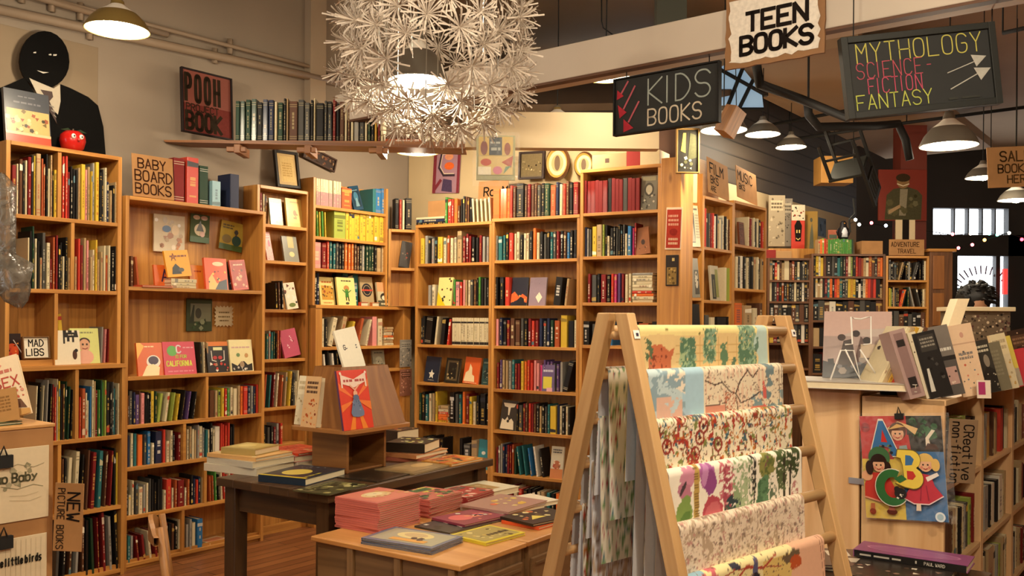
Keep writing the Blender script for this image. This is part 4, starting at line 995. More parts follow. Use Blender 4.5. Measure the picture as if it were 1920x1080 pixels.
face(L2, 1042, 896, 26, 60, '#c8c0a8', [('r', 0, 0, 1, .3, '#c07a4a'), ('c', .5, .42, .3, .14, '#b06a48'), ('n', .2, .3, .8, .55, 8, .1, ['#a84a38', '#e0c8a8', '#5a4a40']), ('x', .15, .78, .85, .93, 2, '#4a4a50')], 'pale book with a brown sketch in the low middle bay', y=.02, z=B2[6])
row(L2, 0, 928, 1056, 965, 'the lowest shelf ' + wq, 'R k d R c r k k k c t T k o e', (44, 52), z=B2[7], group=g, seen=.5)
g = 'books in the tall bay beside the end post'; wq = 'of the tall bay'
row(L2, 0, 1092, 1199, 397, 'the top shelf ' + wq, 'RRRRRRkRRRdRRR', (60, 64), z=B3[0], group='matching dark red set', deco=('#4a1414', 'f'))
face(L2, 1216, 392, 32, 66, '#6a6658', [('c', .5, .6, .3, .2, '#3a362c'), ('c', .5, .6, .2, .13, '#a8a088'), ('n', .05, .05, .95, .5, 16, .09, ['#3a362c', '#b8b098', '#24211c']), ('r', .1, .85, .9, .97, '#8a8468')], 'grey book with a masked face at the end of the dark red set', y=.03, lean=4, z=B3[0])
row(L2, 0, 1096, 1192, 480, 'the second shelf ' + wq, 'n e d y3 t3 l k c. k2 k d k k d c. B2 m R', (50, 62), z=B3[1], group=g)
face(L2, 1206, 480, 28, 52, '#8a5430', [('c', .55, .45, .14, .1, '#3a2418'), ('n', .2, .1, .8, .35, 6, .07, ['#5a341c', '#a87048'])], 'brown book leaning beside the red spine in the tall bay', y=.02, roll=-8, z=B3[1])
row(L2, 0, 1102, 1226, 567, 'the third shelf ' + wq, 'R d2 k R2 k r m v R c c [ccorccccce]9', (52, 56), z=B3[2], group=g)
row(L2, 0, 1092, 1232, 650, 'the fourth shelf ' + wq, 'k d B2     k O2 k', (36, 48), z=B3[3], group=g, seen=.3)
# ---- film and music
g = 'books in the film bookcase'
row(L3, 0, 1322, 1370, 467, 'the top film shelf', 'r^ k d R r w k t c e c k c b', (56, 66), z=fz_[0], group=g, dep=.12)
face(L3, 1343, 561, 34, 66, '#b8ae94', [('r', .1, .05, .55, .75, '#24241f'), ('r', .55, .1, .9, .9, '#8a8c4a'), ('p', [(.2, .1), (.45, .1), (.4, .6), (.25, .6)], '#6a6850')], 'grey and olive book on the second film shelf', y=.03, z=fz_[1], lean=5)
row(L3, 0, 1361, 1371, 564, 'the second film shelf', 'c l', (62, 66), z=fz_[1], group=g, dep=.12)
row(L3, 0, 1324, 1372, 650, 'the third film shelf', 'd c k3 k', (52, 60), z=fz_[2], group=g, dep=.12, seen=.5)
g = 'books in the music bookcase'
face(L3, 1392, 461, 22, 44, '#6a3a22', gen(4, '#8a5a3a', '#3a2014', '#5a2a1c'), 'brown book face out on the top music shelf', y=.03, z=mz[0], lean=4)
row(L3, 0, 1405, 1432, 465, 'the top music shelf', 'c R c k c k r', (48, 56), z=mz[0], group=g, dep=.12)
row(L3, 0, 1381, 1434, 543, 'the second music shelf', 'c k w k c k k t c k t2', (56, 62), z=mz[1], group=g, dep=.12)
row(L3, 0, 1380, 1430, 625, 'the third music shelf', 'o2 t2 c b', (48, 58), z=mz[2], group=g, dep=.12, seen=.5)
face(L3, 1305, 462, 40, 78, '#e6dab0', [('r', .05, .1, .52, .82, '#24221e'), ('p', [(.15, .12), (.5, .12), (.42, .4), (.3, .8), (.2, .5)], '#b0a888'), ('r', .0, .86, .9, .95, '#e6dab0'), ('x', .1, .87, .85, .95, 1, '#2a2824'), ('x', .6, .2, .95, .8, 9, '#b8ac84')], 'cream magazine with a black figure beside the film shelf', y=-.0, z=L3.z(1300, 463), lean=4, th=.012, roll=-3)
face(L3, 1306, 557, 32, 74, '#8a8474', [('r', .4, .08, .95, .7, '#4a463c'), ('c', .65, .45, .2, .22, '#c8bfa8'), ('n', .4, .1, .9, .6, 6, .09, ['#24221e', '#a89c80'])], 'grey magazine with a seated figure below the cream magazine', y=-.0, z=L3.z(1300, 558), lean=4, th=.012, roll=-2)
face(L3, 1304, 640, 44, 70, '#1a1816', [('n', .5, .05, .9, .4, 6, .08, ['#c8c0a8', '#6a6454'])], 'black box book below the two magazines', y=-.0, z=L3.z(1300, 640), lean=3, th=.03)
# ---- far cases
g = 'books in the far fantasy bookcases'
def rs(n, cs): return ''.join(RND.choice(cs) + RND.choice(['', '', '', '2', '.']) for _ in range(n))
for iz, (z, s) in enumerate(zip(X1z, ('tkrcbtc2bOkckdkd', 'ckdRkOkbkdckkwkb', 'kbdkkbdbk', 'yRkrRkdkwk'))): row(LB, 0, 1443, 1517, 600, 'the ' + ('top', 'second', 'third', 'fourth', 'fifth')[iz] + ' shelf of the low far case', s, (32, 38), z=z, group=g, dep=.12, seen=(1, 1, .3, .2, .05)[iz])
for iz, (z, s) in enumerate(zip(X2z, ('kycybk2dkTGkRclkrROtcObkOo', 'kct.ckRTokroTkdyYykw.kcorRrkkt.', 'kdbwkkbkdkkb', 'tkcbOkRkdt', 'kRkdkbdk'))): row(LB, 0, 1525, 1655, 600, 'the ' + ('top', 'second', 'third', 'fourth', 'fifth')[iz] + ' shelf of the wide far case', s, (34, 40), z=z, group=g, dep=.12, seen=(1, 1, .3, .2, .05)[iz])
for iz, (z, s) in enumerate(zip(X3z, ('ekkdk/tk|kkek/dk|k kc', 'ylktdkk/rok|G\\e d|kct', 'kdbkdkkb', 'kbRkdk'))): row(LB, 0, 1667, 1735, 600, 'the ' + ('top', 'second', 'third', 'fourth', 'fifth')[iz] + ' shelf of the travel case', s, (30, 38), z=z, group=g, dep=.12, seen=(1, 1, .3, .2, .05)[iz])
row(LB, 0, 1535, 1600, 473, 'top of the wide far case', 'tolrOgggggggggggggG', (26, 29), z=LB.z(1590, 476), group='green series on the wide far case', dep=.12)
# ---- raw pine cases, right
g = 'books in the raw pine bookcase by the alphabet poster'; wq = 'of the alphabet poster bookcase'
row(LR, 0, 0, 0, 0, 'the top shelf ' + wq, 'k k2 d k l2 b k', 0, s01=(.03, R1W - .03), z=RZS[0], hm=(.20, .235), group=g, dep=.18)
row(LR, 0, 0, 0, 0, 'the second shelf ' + wq, 'b2 b3 b t c k c e d l R', 0, s01=(.03, R1W - .04), z=RZS[1], hm=(.185, .215), group=g, dep=.18)
row(LR, 0, 0, 0, 0, 'the third shelf ' + wq, 'k c k d b e k c', 0, s01=(.03, R1W - .04), z=RZS[2], hm=(.2, .24), group=g, dep=.18, seen=.2)
g = 'books in the second raw pine bookcase'; wq = 'of the second raw pine bookcase'
row(LR, 0, 0, 0, 0, 'the top shelf ' + wq, 'c k e Y2 b t d r2 k c', 0, s01=(R1W + .04, R1W * 2.02), z=RZS[0], hm=(.19, .22), group=g, dep=.18)
row(LR, 0, 0, 0, 0, 'the second shelf ' + wq, 'e Y2 e2 k w2 k w2 c t', 0, s01=(R1W + .04, R1W * 2.02), z=RZS[1], hm=(.18, .22), group=g, dep=.18)
row(LR, 0, 0, 0, 0, 'the third shelf ' + wq, 'c3 k t3 c e l t c', 0, s01=(R1W + .04, R1W * 2.02), z=RZS[2], hm=(.22, .26), group=g, dep=.18)
for z, w_ in zip(RZS, ('top', 'second', 'third')):
    row(LR, 0, 0, 0, 0, 'the %s shelf of the last raw pine bookcase' % w_, 'r k e k c t R k e c k b w k', 0, s01=(R1W * 2.08, R1W * 3.4), z=z, hm=(.18, .22), group='books in the last raw pine bookcase', dep=.18, seen=.6)
# ------------------------------------------------------------------ cards, signs, pictures
def card(name, label, cat, M, w, h, th, col, items, group=None, m=PAINT, ink=CHALK, part='lettering', frame=None, board=None):
    q = MB(); q.box(-w/2, w/2, 0, th, -h/2, h/2, col)
    o = tag(q.build(name, board or m, None, False, min(.002, th * .3)), label, cat, group); o.matrix_world = M
    if items:
        q = MB(); paint(q, lambda x, z, l: (x - w/2, -.0006 - .0006 * l, z - h/2), w, h, items); q.build(part, ink, o)
    if frame:
        fw, fc, fm = frame; q = MB(); d = .012
        q.box(-w/2 - .001, -w/2 + fw, -d, th, -h/2, h/2, fc); q.box(w/2 - fw, w/2 + .001, -d, th, -h/2, h/2, fc)
        q.box(-w/2 + fw, w/2 - fw, -d, th, -h/2, -h/2 + fw, fc); q.box(-w/2 + fw, w/2 - fw, -d, th, h/2 - fw, h/2, fc); q.build('frame', fm, o, False, .002)
    return o
def at(fr, u, v, y=0.0, roll=0, lean=0, yaw=0):
    s, z = fr.hit(u, v, y)
    return fr.M(s, y, z) @ Matrix.Rotation(math.radians(yaw), 4, 'Z') @ Matrix.Rotation(math.radians(-lean), 4, 'X') @ Matrix.Rotation(math.radians(roll), 4, 'Y')
def szs(fr, u0, u1, v0, v1, y=0.0):
    uc, vc = (u0 + u1) / 2, (v0 + v1) / 2
    return fr.s(u1, vc, y) - fr.s(u0, vc, y), fr.z(uc, v0, y) - fr.z(uc, v1, y)
def pcard(name, label, cat, fr, u0, v0, u1, v1, col, items, y=0.0, roll=0, lean=0, th=.006, **k):
    w, h = szs(fr, u0, u1, v0, v1, y)
    return card(name, label, cat, at(fr, (u0 + u1) / 2, (v0 + v1) / 2, y, roll, lean), w, h, th, col, items, **k)
def FY(Y): return Fr(0, Y, 1, 0)
KRAFT, INK = '#a67a48', '#1b1512'

# hanging blackboards and the ragged white board
kz0, kz1 = BM.z(1248, 243), BM.z(1248, 132)
pcard('blackboard_sign', 'blackboard reading kids books with three red arrows', 'sign', BM, 1148, 132, 1345, 243, '#1a1b1a', [
    ('t', 'KIDS', .34, .46, .44, '#9aa39d', .06, .60), ('t', 'BOOKS', .34, .11, .27, '#cfc3ad', .10, .56)] +
    [('s', q_, .016, '#b05a64') for q_ in ([(.14, .92), (.07, .72)], [(.21, .82), (.10, .46)], [(.25, .54), (.15, .22)])] +
    [('p', q_, '#a8303c') for q_ in ([(.035, .80), (.10, .68), (.03, .63)], [(.04, .54), (.13, .39), (.06, .30)], [(.10, .28), (.20, .10), (.10, .05)])],
    y=.03, th=.02, board=m_flat('blackboard', '#1b1c1b', .7, 0, .25, 9), frame=(.008, '#0f0f0f', PAINT), group='hanging blackboard signs')
fm = FY(3.6)
pcard('blackboard_sign', 'framed blackboard reading mythology, science-fiction, fantasy', 'sign', fm, 1582, 56, 1871, 210, '#20211f', [
    ('t', 'MYTHOLOGY', .095, .67, .23, '#b3ab55', .06, .54), ('t', 'SCIENCE-', .085, .475, .19, '#a54c58', .06, .46), ('t', 'FICTION', .15, .285, .18, '#b04c62', .065, .42), ('t', 'FANTASY', .065, .10, .175, '#b0b655', .075, .56),
    ('s', [(.67, .44), (.86, .55)], .006, '#a9a69c'), ('p', [(.83, .63), (.93, .60), (.86, .48)], '#a9a69c'), ('s', [(.68, .24), (.87, .40)], .007, '#a9a69c'), ('p', [(.84, .47), (.95, .45), (.88, .31)], '#a9a69c'),
    ('x', .66, .10, .9, .15, 1, '#3a3a36')],
    roll=-6.5, th=.03, board=m_flat('blackboard_wide', '#191a19', .7, 0, .2, 7), frame=(.026, '#1f201d', PAINT), group='hanging blackboard signs')
for s_, u in ((1, 1600), (2, 1860)):
    p = atY(u, 78 if s_ == 1 else 44, 3.62); q = MB(); q.tube([p, (p.x, p.y, CZ)], .0025, n=5)
    tag(q.build('hanging_wire', BLACKM), ['', 'thin wire holding the left corner of the mythology blackboard', 'thin wire holding the right corner of the mythology blackboard'][s_], 'wire')
for u in (1175, 1330):
    p = BM.w(BM.s(u, 130, .04), .04, kz1 - .03); q = MB(); q.tube([p, (p.x, p.y, zb + .0)], .003, n=5)
    tag(q.build('hanging_wire', BLACKM), 'short wire holding the kids books blackboard, %s corner' % ('arrow side' if u < 1200 else 'post side'), 'wire')
# teen books: ragged brown backing with a ragged white face
w, h = szs(BM, 1358, 1543, -24, 116, -.02); M = at(BM, 1450, 46, -.02)
q = MB()
def ragged(w, h, n, j, sd):
    r = random.Random(sd); P = []
    for (x0, y0, x1, y1) in ((-1, -1, 1, -1), (1, -1, 1, 1), (1, 1, -1, 1), (-1, 1, -1, -1)):
        for i in range(n): t = i / n; P.append(((x0 + (x1 - x0) * t) * w / 2 + r.uniform(-j, j), (y0 + (y1 - y0) * t) * h / 2 + r.uniform(-j, j)))
    return P
P_ = ragged(w, h, 9, .004, 3)
q.poly2(lambda x, z, l: (x, 0, z), P_, '#8a6440'); q.poly2(lambda x, z, l: (x, .014, z), P_[::-1], '#8a6440')
for a, c in zip(P_, P_[1:] + P_[:1]): q.face([(a[0], .014, a[1]), (c[0], .014, c[1]), (c[0], 0, c[1]), (a[0], 0, a[1])], '#7a5636')
o = tag(q.build('ragged_sign', PAINT), 'white ragged-edged board reading teen books on the beam', 'sign'); o.matrix_world = M
q = MB(); q.poly2(lambda x, z, l: (x, -.003, z), ragged(w * .9, h * .86, 14, .008, 8), '#d9d0c2')
fn = lambda x, z, l: (x - w/2, -.0045 - .0006 * l, z - h/2)
paint(q, fn, w, h, [('t', 'TEEN', .23, .475, .24, INK, .23, .70), ('t', 'BOOKS', .17, .165, .235, INK, .23, .66)]); q.build('lettering', CHALK, o)
fs = FY(4.4)
pcard('cardboard_sign', 'brown cardboard sign reading sale books here, hanging at the edge', 'sign', fs, 1852, 274, 1972, 350, '#8a6638', [
    ('t', 'SALE', .2, .64, .24, '#4a341c', .16), ('t', 'BOOKS', .16, .36, .2, '#4a341c', .16), ('t', 'HERE', .3, .1, .19, '#4a341c', .16)], roll=-3, th=.008, board=CARD)
for u in (1858, 1905):
    p = atY(u, 280, 4.405); q = MB(); q.tube([p, (p.x, p.y, CZ)], .0022, n=5); tag(q.build('hanging_wire', BLACKM), 'thin wire holding the cardboard sale sign, %s' % ('its lamp side' if u > 1890 else 'its post side'), 'wire')
# kraft section cards
FT = [('t', 'BABY', .14, .68, .22, '#3a2014', .15), ('t', 'BOARD', .06, .38, .24, '#3a2014', .14, .6), ('t', 'BOOKS', .06, .08, .23, '#3a2014', .14, .6)]
pcard('section_card', 'cardboard section card reading baby board books', 'card', L1, 249, 292, 326, 372, KRAFT, FT, y=.03, lean=5, board=CARD, group='cardboard section cards')
pcard('section_card', 'cardboard section card reading film books on the film case', 'card', L3, 1328, 302, 1366, 370, '#b48a54', [('t', 'FILM', .1, .58, .28, INK, .15, .7), ('t', 'BKS', .12, .3, .2, INK, .15), ('t', 'ARE', .1, .08, .14, INK, .15)], y=.05, lean=6, roll=5, board=CARD, group='cardboard section cards')
pcard('section_card', 'cardboard section card reading music books on the music case', 'card', L3, 1382, 318, 1419, 378, '#b48a54', [('t', 'MUSIC', .06, .56, .3, INK, .12, .62), ('t', 'BKS', .1, .28, .18, INK, .15)], y=.05, lean=6, roll=5, board=CARD, group='cardboard section cards')
pcard('section_card', 'cardboard section card reading adventure travel on the far case', 'card', LB, 1667, 449, 1733, 479, '#8a6236', [('t', 'ADVENTURE', .06, .55, .28, '#3a2414', .13, .5), ('t', 'TRAVEL', .24, .14, .26, '#3a2414', .13, .55)], y=.02, board=CARD, group='cardboard section cards')
pcard('section_card', 'half hidden cardboard card reading room above the orange set', 'card', L2, 896, 338, 952, 402, '#9a7040', [('t', 'Room', .2, .55, .25, INK, .16)], y=.14, lean=4, board=CARD, group='cardboard section cards')
pcard('mad_libs_card', 'small white framed card reading mad libs on a shelf', 'card', L1, 42, 631, 92, 673, '#efe6d0', [('t', 'MAD', .24, .56, .3, INK, .15, .56), ('t', 'LIBS', .14, .15, .3, INK, .15, .56)], y=.04, lean=8, th=.014, frame=(.006, '#7a5a38', PAINT))
s_, z_ = L1.hit(70, 683, .03)
q = MB(); q.box(-.11, .11, 0, .06, 0, L1.z(66, 673, .04) - c1mid - .005, '#8a5a30')
o = tag(q.build('card_holder', PINE, None, False, .003), 'small wooden block holding up the mad libs card', 'stand'); o.matrix_world = L1.M(L1.s(68, 680, .03), .02, c1mid)

# ------------------------------------------------------------------ high shelf and what stands on it
HS = FY(YS); hz = HS.z(600, 263)
hx0, hx1 = HS.s(300, 263), HS.s(872, 268)
q = MB()
zt_, zl_ = hz, hz - .042
P3 = [(hx0, .0), (hx1, 0), (hx1, .22), (hx0 + .06, .22)]
for a, c in (((hx0, 0, zt_), 0),):
    tp = [Vector((hx0 + .01, YS + .03, zt_)), Vector((hx1, YS, zt_)), Vector((hx1, YS + .22, zt_)), Vector((hx0 + .01, YS + .20, zt_))]
    bt = [Vector((hx0 + .02, YS + .03, zt_ - .012)), Vector((hx1, YS, zt_ - .045)), Vector((hx1, YS + .22, zt_ - .045)), Vector((hx0 + .02, YS + .20, zt_ - .012))]
    mid_t = [tp[0].lerp(tp[1], .2), tp[3].lerp(tp[2], .2)]
    uvq = [(0, 0), (2, 0), (2, .22), (0, .22)]
    q.face(tp, '#fff', uvq) if False else q.face(tp, '#ffffff', uvq)
    q.face(bt[::-1], '#ffffff', uvq); q.face([bt[0], bt[1], tp[1], tp[0]], '#ffffff', [(0, 0), (2, 0), (2, .05), (0, .05)])
    q.face([bt[2], bt[3], tp[3], tp[2]], '#ffffff', uvq); q.face([bt[1], bt[2], tp[2], tp[1]], '#ffffff', uvq); q.face([bt[3], bt[0], tp[0], tp[3]], '#ffffff', uvq)
hs = tag(q.build('wall_shelf', SHELFW), 'long high wooden shelf with old books and a red poster', 'shelf')
for u in (445, 577, 712):
    x = HS.s(u, 275); q = MB(); q.box(x - .02, x + .02, YS - .01, YS + .2, hz - .085, hz - .03); q.box(x - .07, x + .05, YS + .0, YS + .04, hz - .075, hz - .044)
    q.build('bracket', SHELFW, hs, False, .003)
g = 'old books on the high wall shelf'
row(HS, 0, 441, 718, 262, 'the high wall shelf', 'G2 G2 G2 G2 k2 n2 n2 c G2 k t, b4 d3 d2 k c, k4 d k2 R k b2 c b c e2 d2 c G k Y R c', (72, 82), z=hz - .004, group=g, dep=.16, deco=('#b8a878', 'e'), inset=.02)
row(HS, 0, 722, 790, 262, 'the high wall shelf right part', '[OOb]', (1, 1), z=hz - .03, group=g, inset=.02, dep=.13)
row(HS, 0, 792, 868, 262, 'the high wall shelf right end', '[tcc]', (1, 1), z=hz - .03, group=g, inset=.02, dep=.13)
PI = '#2b2116'
pcard('poster_board', 'red board with fat black lettering on the high shelf', 'poster', LW, 341, 136, 436, 256, '#7c4438', [
    ('r', 0, 0, 1, .46, '#682e28'), ('t', 'POOH', .09, .51, .40, PI, .145, .20), ('t', 'PROJECT', .09, .36, .1, PI, .17, .62), ('t', 'BOOK', .09, .07, .26, PI, .22, .42)], y=-.17, th=.012, lean=3, frame=(.01, '#1c1210', PAINT))
# ------------------------------------------------------------------ top of case 1: cut-out figure, book, apple
pcard('wall_poster_board', 'grey brown board fixed high on the wall behind the cut-out man', 'board', LW, -60, 60, 190, 300, '#7d6c56', [], y=-.012, th=.01, board=m_flat('grey_panel', '#84735c', .9, 0, .08, 2))
def cpt(u, v): s, z = L1.hit(u, v, .17); return (s, z)
head = [cpt(83 + 47 * math.cos(a), 116 + (58 if math.sin(a) < 0 else 50) * math.sin(a)) for a in [2 * math.pi * i / 24 for i in range(24)]]
suit = [cpt(u, v) for u, v in ((-8, 300), (-8, 168), (22, 156), (46, 145), (66, 176), (98, 186), (114, 158), (132, 165), (166, 182), (184, 198), (194, 238), (199, 302))]
zb_c = c1top
q = MB()
def cut(q, pts, col, y0, y1):
    fr_ = lambda x, z, y: L1.w(x, y, max(z, zb_c))
    q.poly2(lambda x, z, l: fr_(x, z, y0), pts, col); q.poly2(lambda x, z, l: fr_(x, z, y1), pts[::-1], '#6a4a30')
    for a, c in zip(pts, pts[1:] + pts[:1]): q.face([fr_(a[0], a[1], y0), fr_(a[0], a[1], y1), fr_(c[0], c[1], y1), fr_(c[0], c[1], y0)], '#2a1c14')
cut(q, suit, '#0a0908', .17, .178); cut(q, head, '#080706', .168, .178)
o = tag(q.build('cardboard_cutout', CHALK), 'cardboard cut-out of a man in dark suit and tie, face blacked out', 'cutout')
q = MB(); cf = lambda x, z, l: L1.w(x, .167 - .0008 * l, z)
def cp(*uv): return [cpt(u, v) for u, v in uv]
q.poly2(cf, cp((54, 146), (62, 150), (100, 166), (112, 158), (113, 190), (108, 215), (98, 205), (70, 178)), '#a99e8a', 1)
q.poly2(cf, cp((75, 168), (97, 172), (99, 182), (92, 190), (102, 212), (106, 232), (92, 208), (84, 182)), '#3a2a26', 2)
for a in range(3): q.poly2(cf, cp((91 + a * 4, 196 + a * 9), (100 + a * 2, 200 + a * 9), (101 + a * 2, 203 + a * 9), (92 + a * 4, 199 + a * 9)), '#7d776c', 3)
q.build('shirt_and_tie', PAINT, o)
q = MB()
for P_ in (((62, 98), (67, 97), (67, 100), (62, 100)), ((90, 102), (95, 101), (96, 104), (91, 104)), ((99, 102), (106, 102), (105, 105), (99, 105)), ((68, 132), (80, 135), (91, 136), (80, 138))): q.poly2(cf, cp(*P_), '#b8b2a6', 3)
q.build('eyes_and_teeth', PAINT, o)
s1_, _ = L1.hit(55, 268, .08)
face(L1, 55, 268, 82, 104, '#3d4046', [('r', .0, 0, 1, .2, '#b04a34'), ('r', .04, .2, .98, .64, '#c0a064'), ('n', .06, .24, .96, .62, 26, .07, ['#6a5a34', '#e0c88c', '#8a4a30', '#3a3424', '#b8b080']), ('r', 0, .17, 1, .22, '#d8b088'), ('x', .2, .74, .8, .80, 1, '#6a6a70'), ('x', .3, .86, .7, .9, 1, '#6a6a70')], 'big grey and red picture book on top of the tall left bookcase', y=.06, z=c1top, lean=8, th=.025)
p = L1.w(L1.s(136, 275, .1), .1, c1top); rr = .07
e = empty('apple_ornament', p, L1.ang, 'glossy red apple ornament with painted eyes on the bookcase top', 'ornament')
q = MB(); q.lathe([(.001, .004), (rr * .45, 0), (rr * .85, rr * .35), (rr, rr * .95), (rr * .93, rr * 1.4), (rr * .6, rr * 1.72), (rr * .2, rr * 1.7), (.001, rr * 1.6)], n=28); q.build('body', RED, e, True)
q = MB(); q.tube([(0, 0, rr * 1.6), (.004, 0, rr * 1.95)], .005); q.build('stem', m_flat('stem_brown', '#3a2a18'), e)
q = MB()
for sx in (-1, 1): q.face([(0, 0, rr * 1.7), (sx * .035, -.02, rr * 1.92), (sx * .075, -.015, rr * 1.72), (sx * .035, .012, rr * 1.75)], '#2f4a34')
q.build('leaf', PAINT, e)
for sx in (-1, 1):
    q = MB(); q.ball((sx * .022 - .004, -rr * .92, rr * 1.2), .0125, '#efe6d8', sz=1.2, n=12); q.ball((sx * .022 - .004, -rr * .92 - .010, rr * 1.2), .0055, '#1a1210', n=8); q.build('eye', PAINT, e, True)
q = MB(); q.ball((0, -rr - .004, rr * .95), .009, '#c23a30', n=10); q.build('nose', GLOSS, e, True)

# ------------------------------------------------------------------ pinned covers inside the baby board case (on its back panel)
by = .235
pcard('sleeved_picture_book', 'pale picture book in clear sleeve pinned above the yellow alphabet book', 'book', L1, 289, 403, 347, 473, '#d8cbb0', [('n', .1, .1, .9, .6, 16, .1, ['#c88a5a', '#b8a080', '#e8dcc4', '#a8785a']), ('c', .4, .62, .14, .09, '#4a6a94'), ('c', .68, .6, .13, .14, '#e0c8a0'), ('n', .05, .7, .95, .95, 8, .08, ['#efe8dc', '#b8a890'])], y=by - .02, th=.012, ink=GLOSS, part='print', group='covers pinned inside the baby board case')
pcard('pinned_cover', 'green picture book cover pinned second in the top row', 'book', L1, 357, 402, 393, 455, '#4a5c34', [('c', .5, .45, .3, .22, '#d8c8a0'), ('p', [(.3, .4), (.5, .78), (.7, .4)], '#3a3428'), ('r', 0, 0, 1, .2, '#3a5a30'), ('c', .3, .88, .18, .08, '#c8a070'), ('c', .7, .88, .18, .08, '#b88a68'), ('c', .62, .3, .13, .1, '#e0b8a8')], y=by - .012, roll=2, ink=GLOSS, part='print', group='covers pinned inside the baby board case')
pcard('pinned_cover', 'yellow and green cover pinned tilted at the top row end', 'book', L1, 413, 416, 456, 470, '#c8b04a', [('r', 0, 0, 1, .2, '#4a6a34'), ('c', .3, .38, .2, .15, '#8a7a3c'), ('c', .72, .36, .2, .18, '#2a5a54'), ('n', .55, .5, .85, .72, 5, .1, ['#2a2c34', '#4a4a50']), ('x', .08, .72, .55, .9, 2, '#6a5a2c')], y=by - .012, roll=7, ink=GLOSS, part='print', group='covers pinned inside the baby board case')
pcard('pinned_cover', 'dark green cover pinned in the lower row of the baby case', 'book', L1, 350, 560, 398, 621, '#3f4a30', [('r', .15, .3, .95, .85, '#7a7a60'), ('c', .45, .55, .12, .16, '#3a3a2c'), ('p', [(.1, .25), (.25, .8), (.3, .8), (.28, .25)], '#2c3424'), ('n', .1, .08, .9, .35, 10, .1, ['#34502c', '#8a9070', '#24301c'])], y=by - .012, ink=GLOSS, part='print', group='covers pinned inside the baby board case')
M = at(L1, 420, 593, by - .01); w, h = szs(L1, 402, 438, 573, 613, by)
q = MB(); n = 40; P_ = []
for i in range(n):
    t = i / n * 4; sd = int(t); f = t - sd; r = 1.0 if i % 2 else .82
    xx, zz = [(-1 + 2 * f, -1), (1, -1 + 2 * f), (1 - 2 * f, 1), (-1, 1 - 2 * f)][sd]; P_.append((xx * w / 2 * r, zz * h / 2 * r))
q.poly2(lambda x, z, l: (x, 0, z), P_, '#d8c39a')
o = tag(q.build('starburst_note', PAINT), 'cream starburst note pinned beside the dark green cover', 'note'); o.matrix_world = M
q = MB(); paint(q, lambda x, z, l: (x - w/2, -.001 * l, z - h/2), w, h, [('x', .24, .62, .76, .74, 1, '#8a7450'), ('x', .2, .42, .8, .54, 1, '#8a7450'), ('x', .26, .24, .74, .36, 1, '#8a7450')]); q.build('lettering', CHALK, o)

# ------------------------------------------------------------------ wall pictures near the corner
pcard('framed_certificate', 'black framed yellowed certificate standing on the narrow bookcase', 'picture', L1, 516, 283, 560, 353, '#b89a64', [('r', .22, .16, .8, .86, '#c9ad74'), ('x', .3, .3, .7, .7, 6, '#b0925a')], y=Y3 + .08, lean=7, roll=-2, th=.012, frame=(.02, '#1e1712', PAINT), part='print')
pcard('dark_print', 'dark patterned print hung crooked under the high shelf', 'picture', LW, 569, 284, 630, 310, '#2e1e16', [('n', .05, .1, .95, .9, 30, .05, ['#6a4634', '#3a2a20', '#8a6a4c'])], y=-.03, roll=14, th=.01, part='print', frame=(.012, '#3a2418', PAINT))
pcard('letter_poster', 'purple and orange printed poster on the corner wall', 'poster', L2, 812, 283, 862, 362, '#a07a86', [('r', 0, .0, .12, 1, '#7a3038'), ('r', .9, 0, 1, 1, '#7a3038'), ('s', [(.75, .95), (.3, .95), (.22, .6), (.4, .42), (.8, .42)], .07, '#3a2c34'), ('s', [(.75, .92), (.34, .92), (.27, .62), (.42, .46), (.78, .46)], .03, '#d8c0a8'), ('c', .6, .64, .18, .09, '#d8642c'), ('c', .58, .86, .16, .08, '#d89068'), ('p', [(.35, .05), (.75, .02), (.72, .3), (.4, .34)], '#4a3a54'), ('s', [(.1, .1), (.3, .3)], .1, '#7a3038')], y=.285, roll=3, th=.006, part='print')
o = pcard('sleeved_picture_book', 'old picture book in clear sleeve clipped to the soffit board', 'book', FY(YS - .03), 893, 254, 966, 338, '#a8a680', [('r', .06, .55, .94, .97, '#c8a858'), ('r', .33, .56, .66, .96, '#3d464a'), ('x', .38, .64, .62, .76, 1, '#a8aaa0'), ('x', .36, .8, .64, .88, 1, '#a8aaa0'), ('c', .2, .72, .09, .16, '#7a3a2c'), ('c', .8, .7, .08, .14, '#8a4a34'), ('r', .06, .12, .94, .54, '#d0b472'), ('c', .25, .4, .14, .08, '#b8503a'), ('p', [(.65, .4), (.95, .55), (.9, .28)], '#a8523c'), ('r', .05, .12, .38, .3, '#e6dcc0'), ('c', .55, .22, .12, .09, '#c8788a'), ('p', [(.7, .14), (.9, .32), (.75, .3)], '#6a8a6a')], th=.012, ink=GLOSS, part='print')
q = MB(); q.box(-.145, .15, -.012, -.0105, -.18, .16); q.build('sleeve', CLEAR, o)
q = MB(); q.tube([(-.006, -.006, .14), (0, -.006, .165), (.006, -.006, .14)], .002); q.box(-.012, .012, -.016, .014, .128, .142); q.build('clip', STEEL, o)
py_ = .19
tz2 = B2[0]
pcard('framed_photograph', 'dark framed group photograph above the middle bay', 'picture', L2, 973, 284, 1021, 336, '#5a4c34', [('r', .1, .12, .9, .9, '#6a5c40'), ('n', .15, .25, .85, .7, 16, .04, ['#b8a880', '#2a2218', '#8a7a58'])], y=py_, roll=2, th=.014, frame=(.016, '#2a1a12', PAINT), part='print')
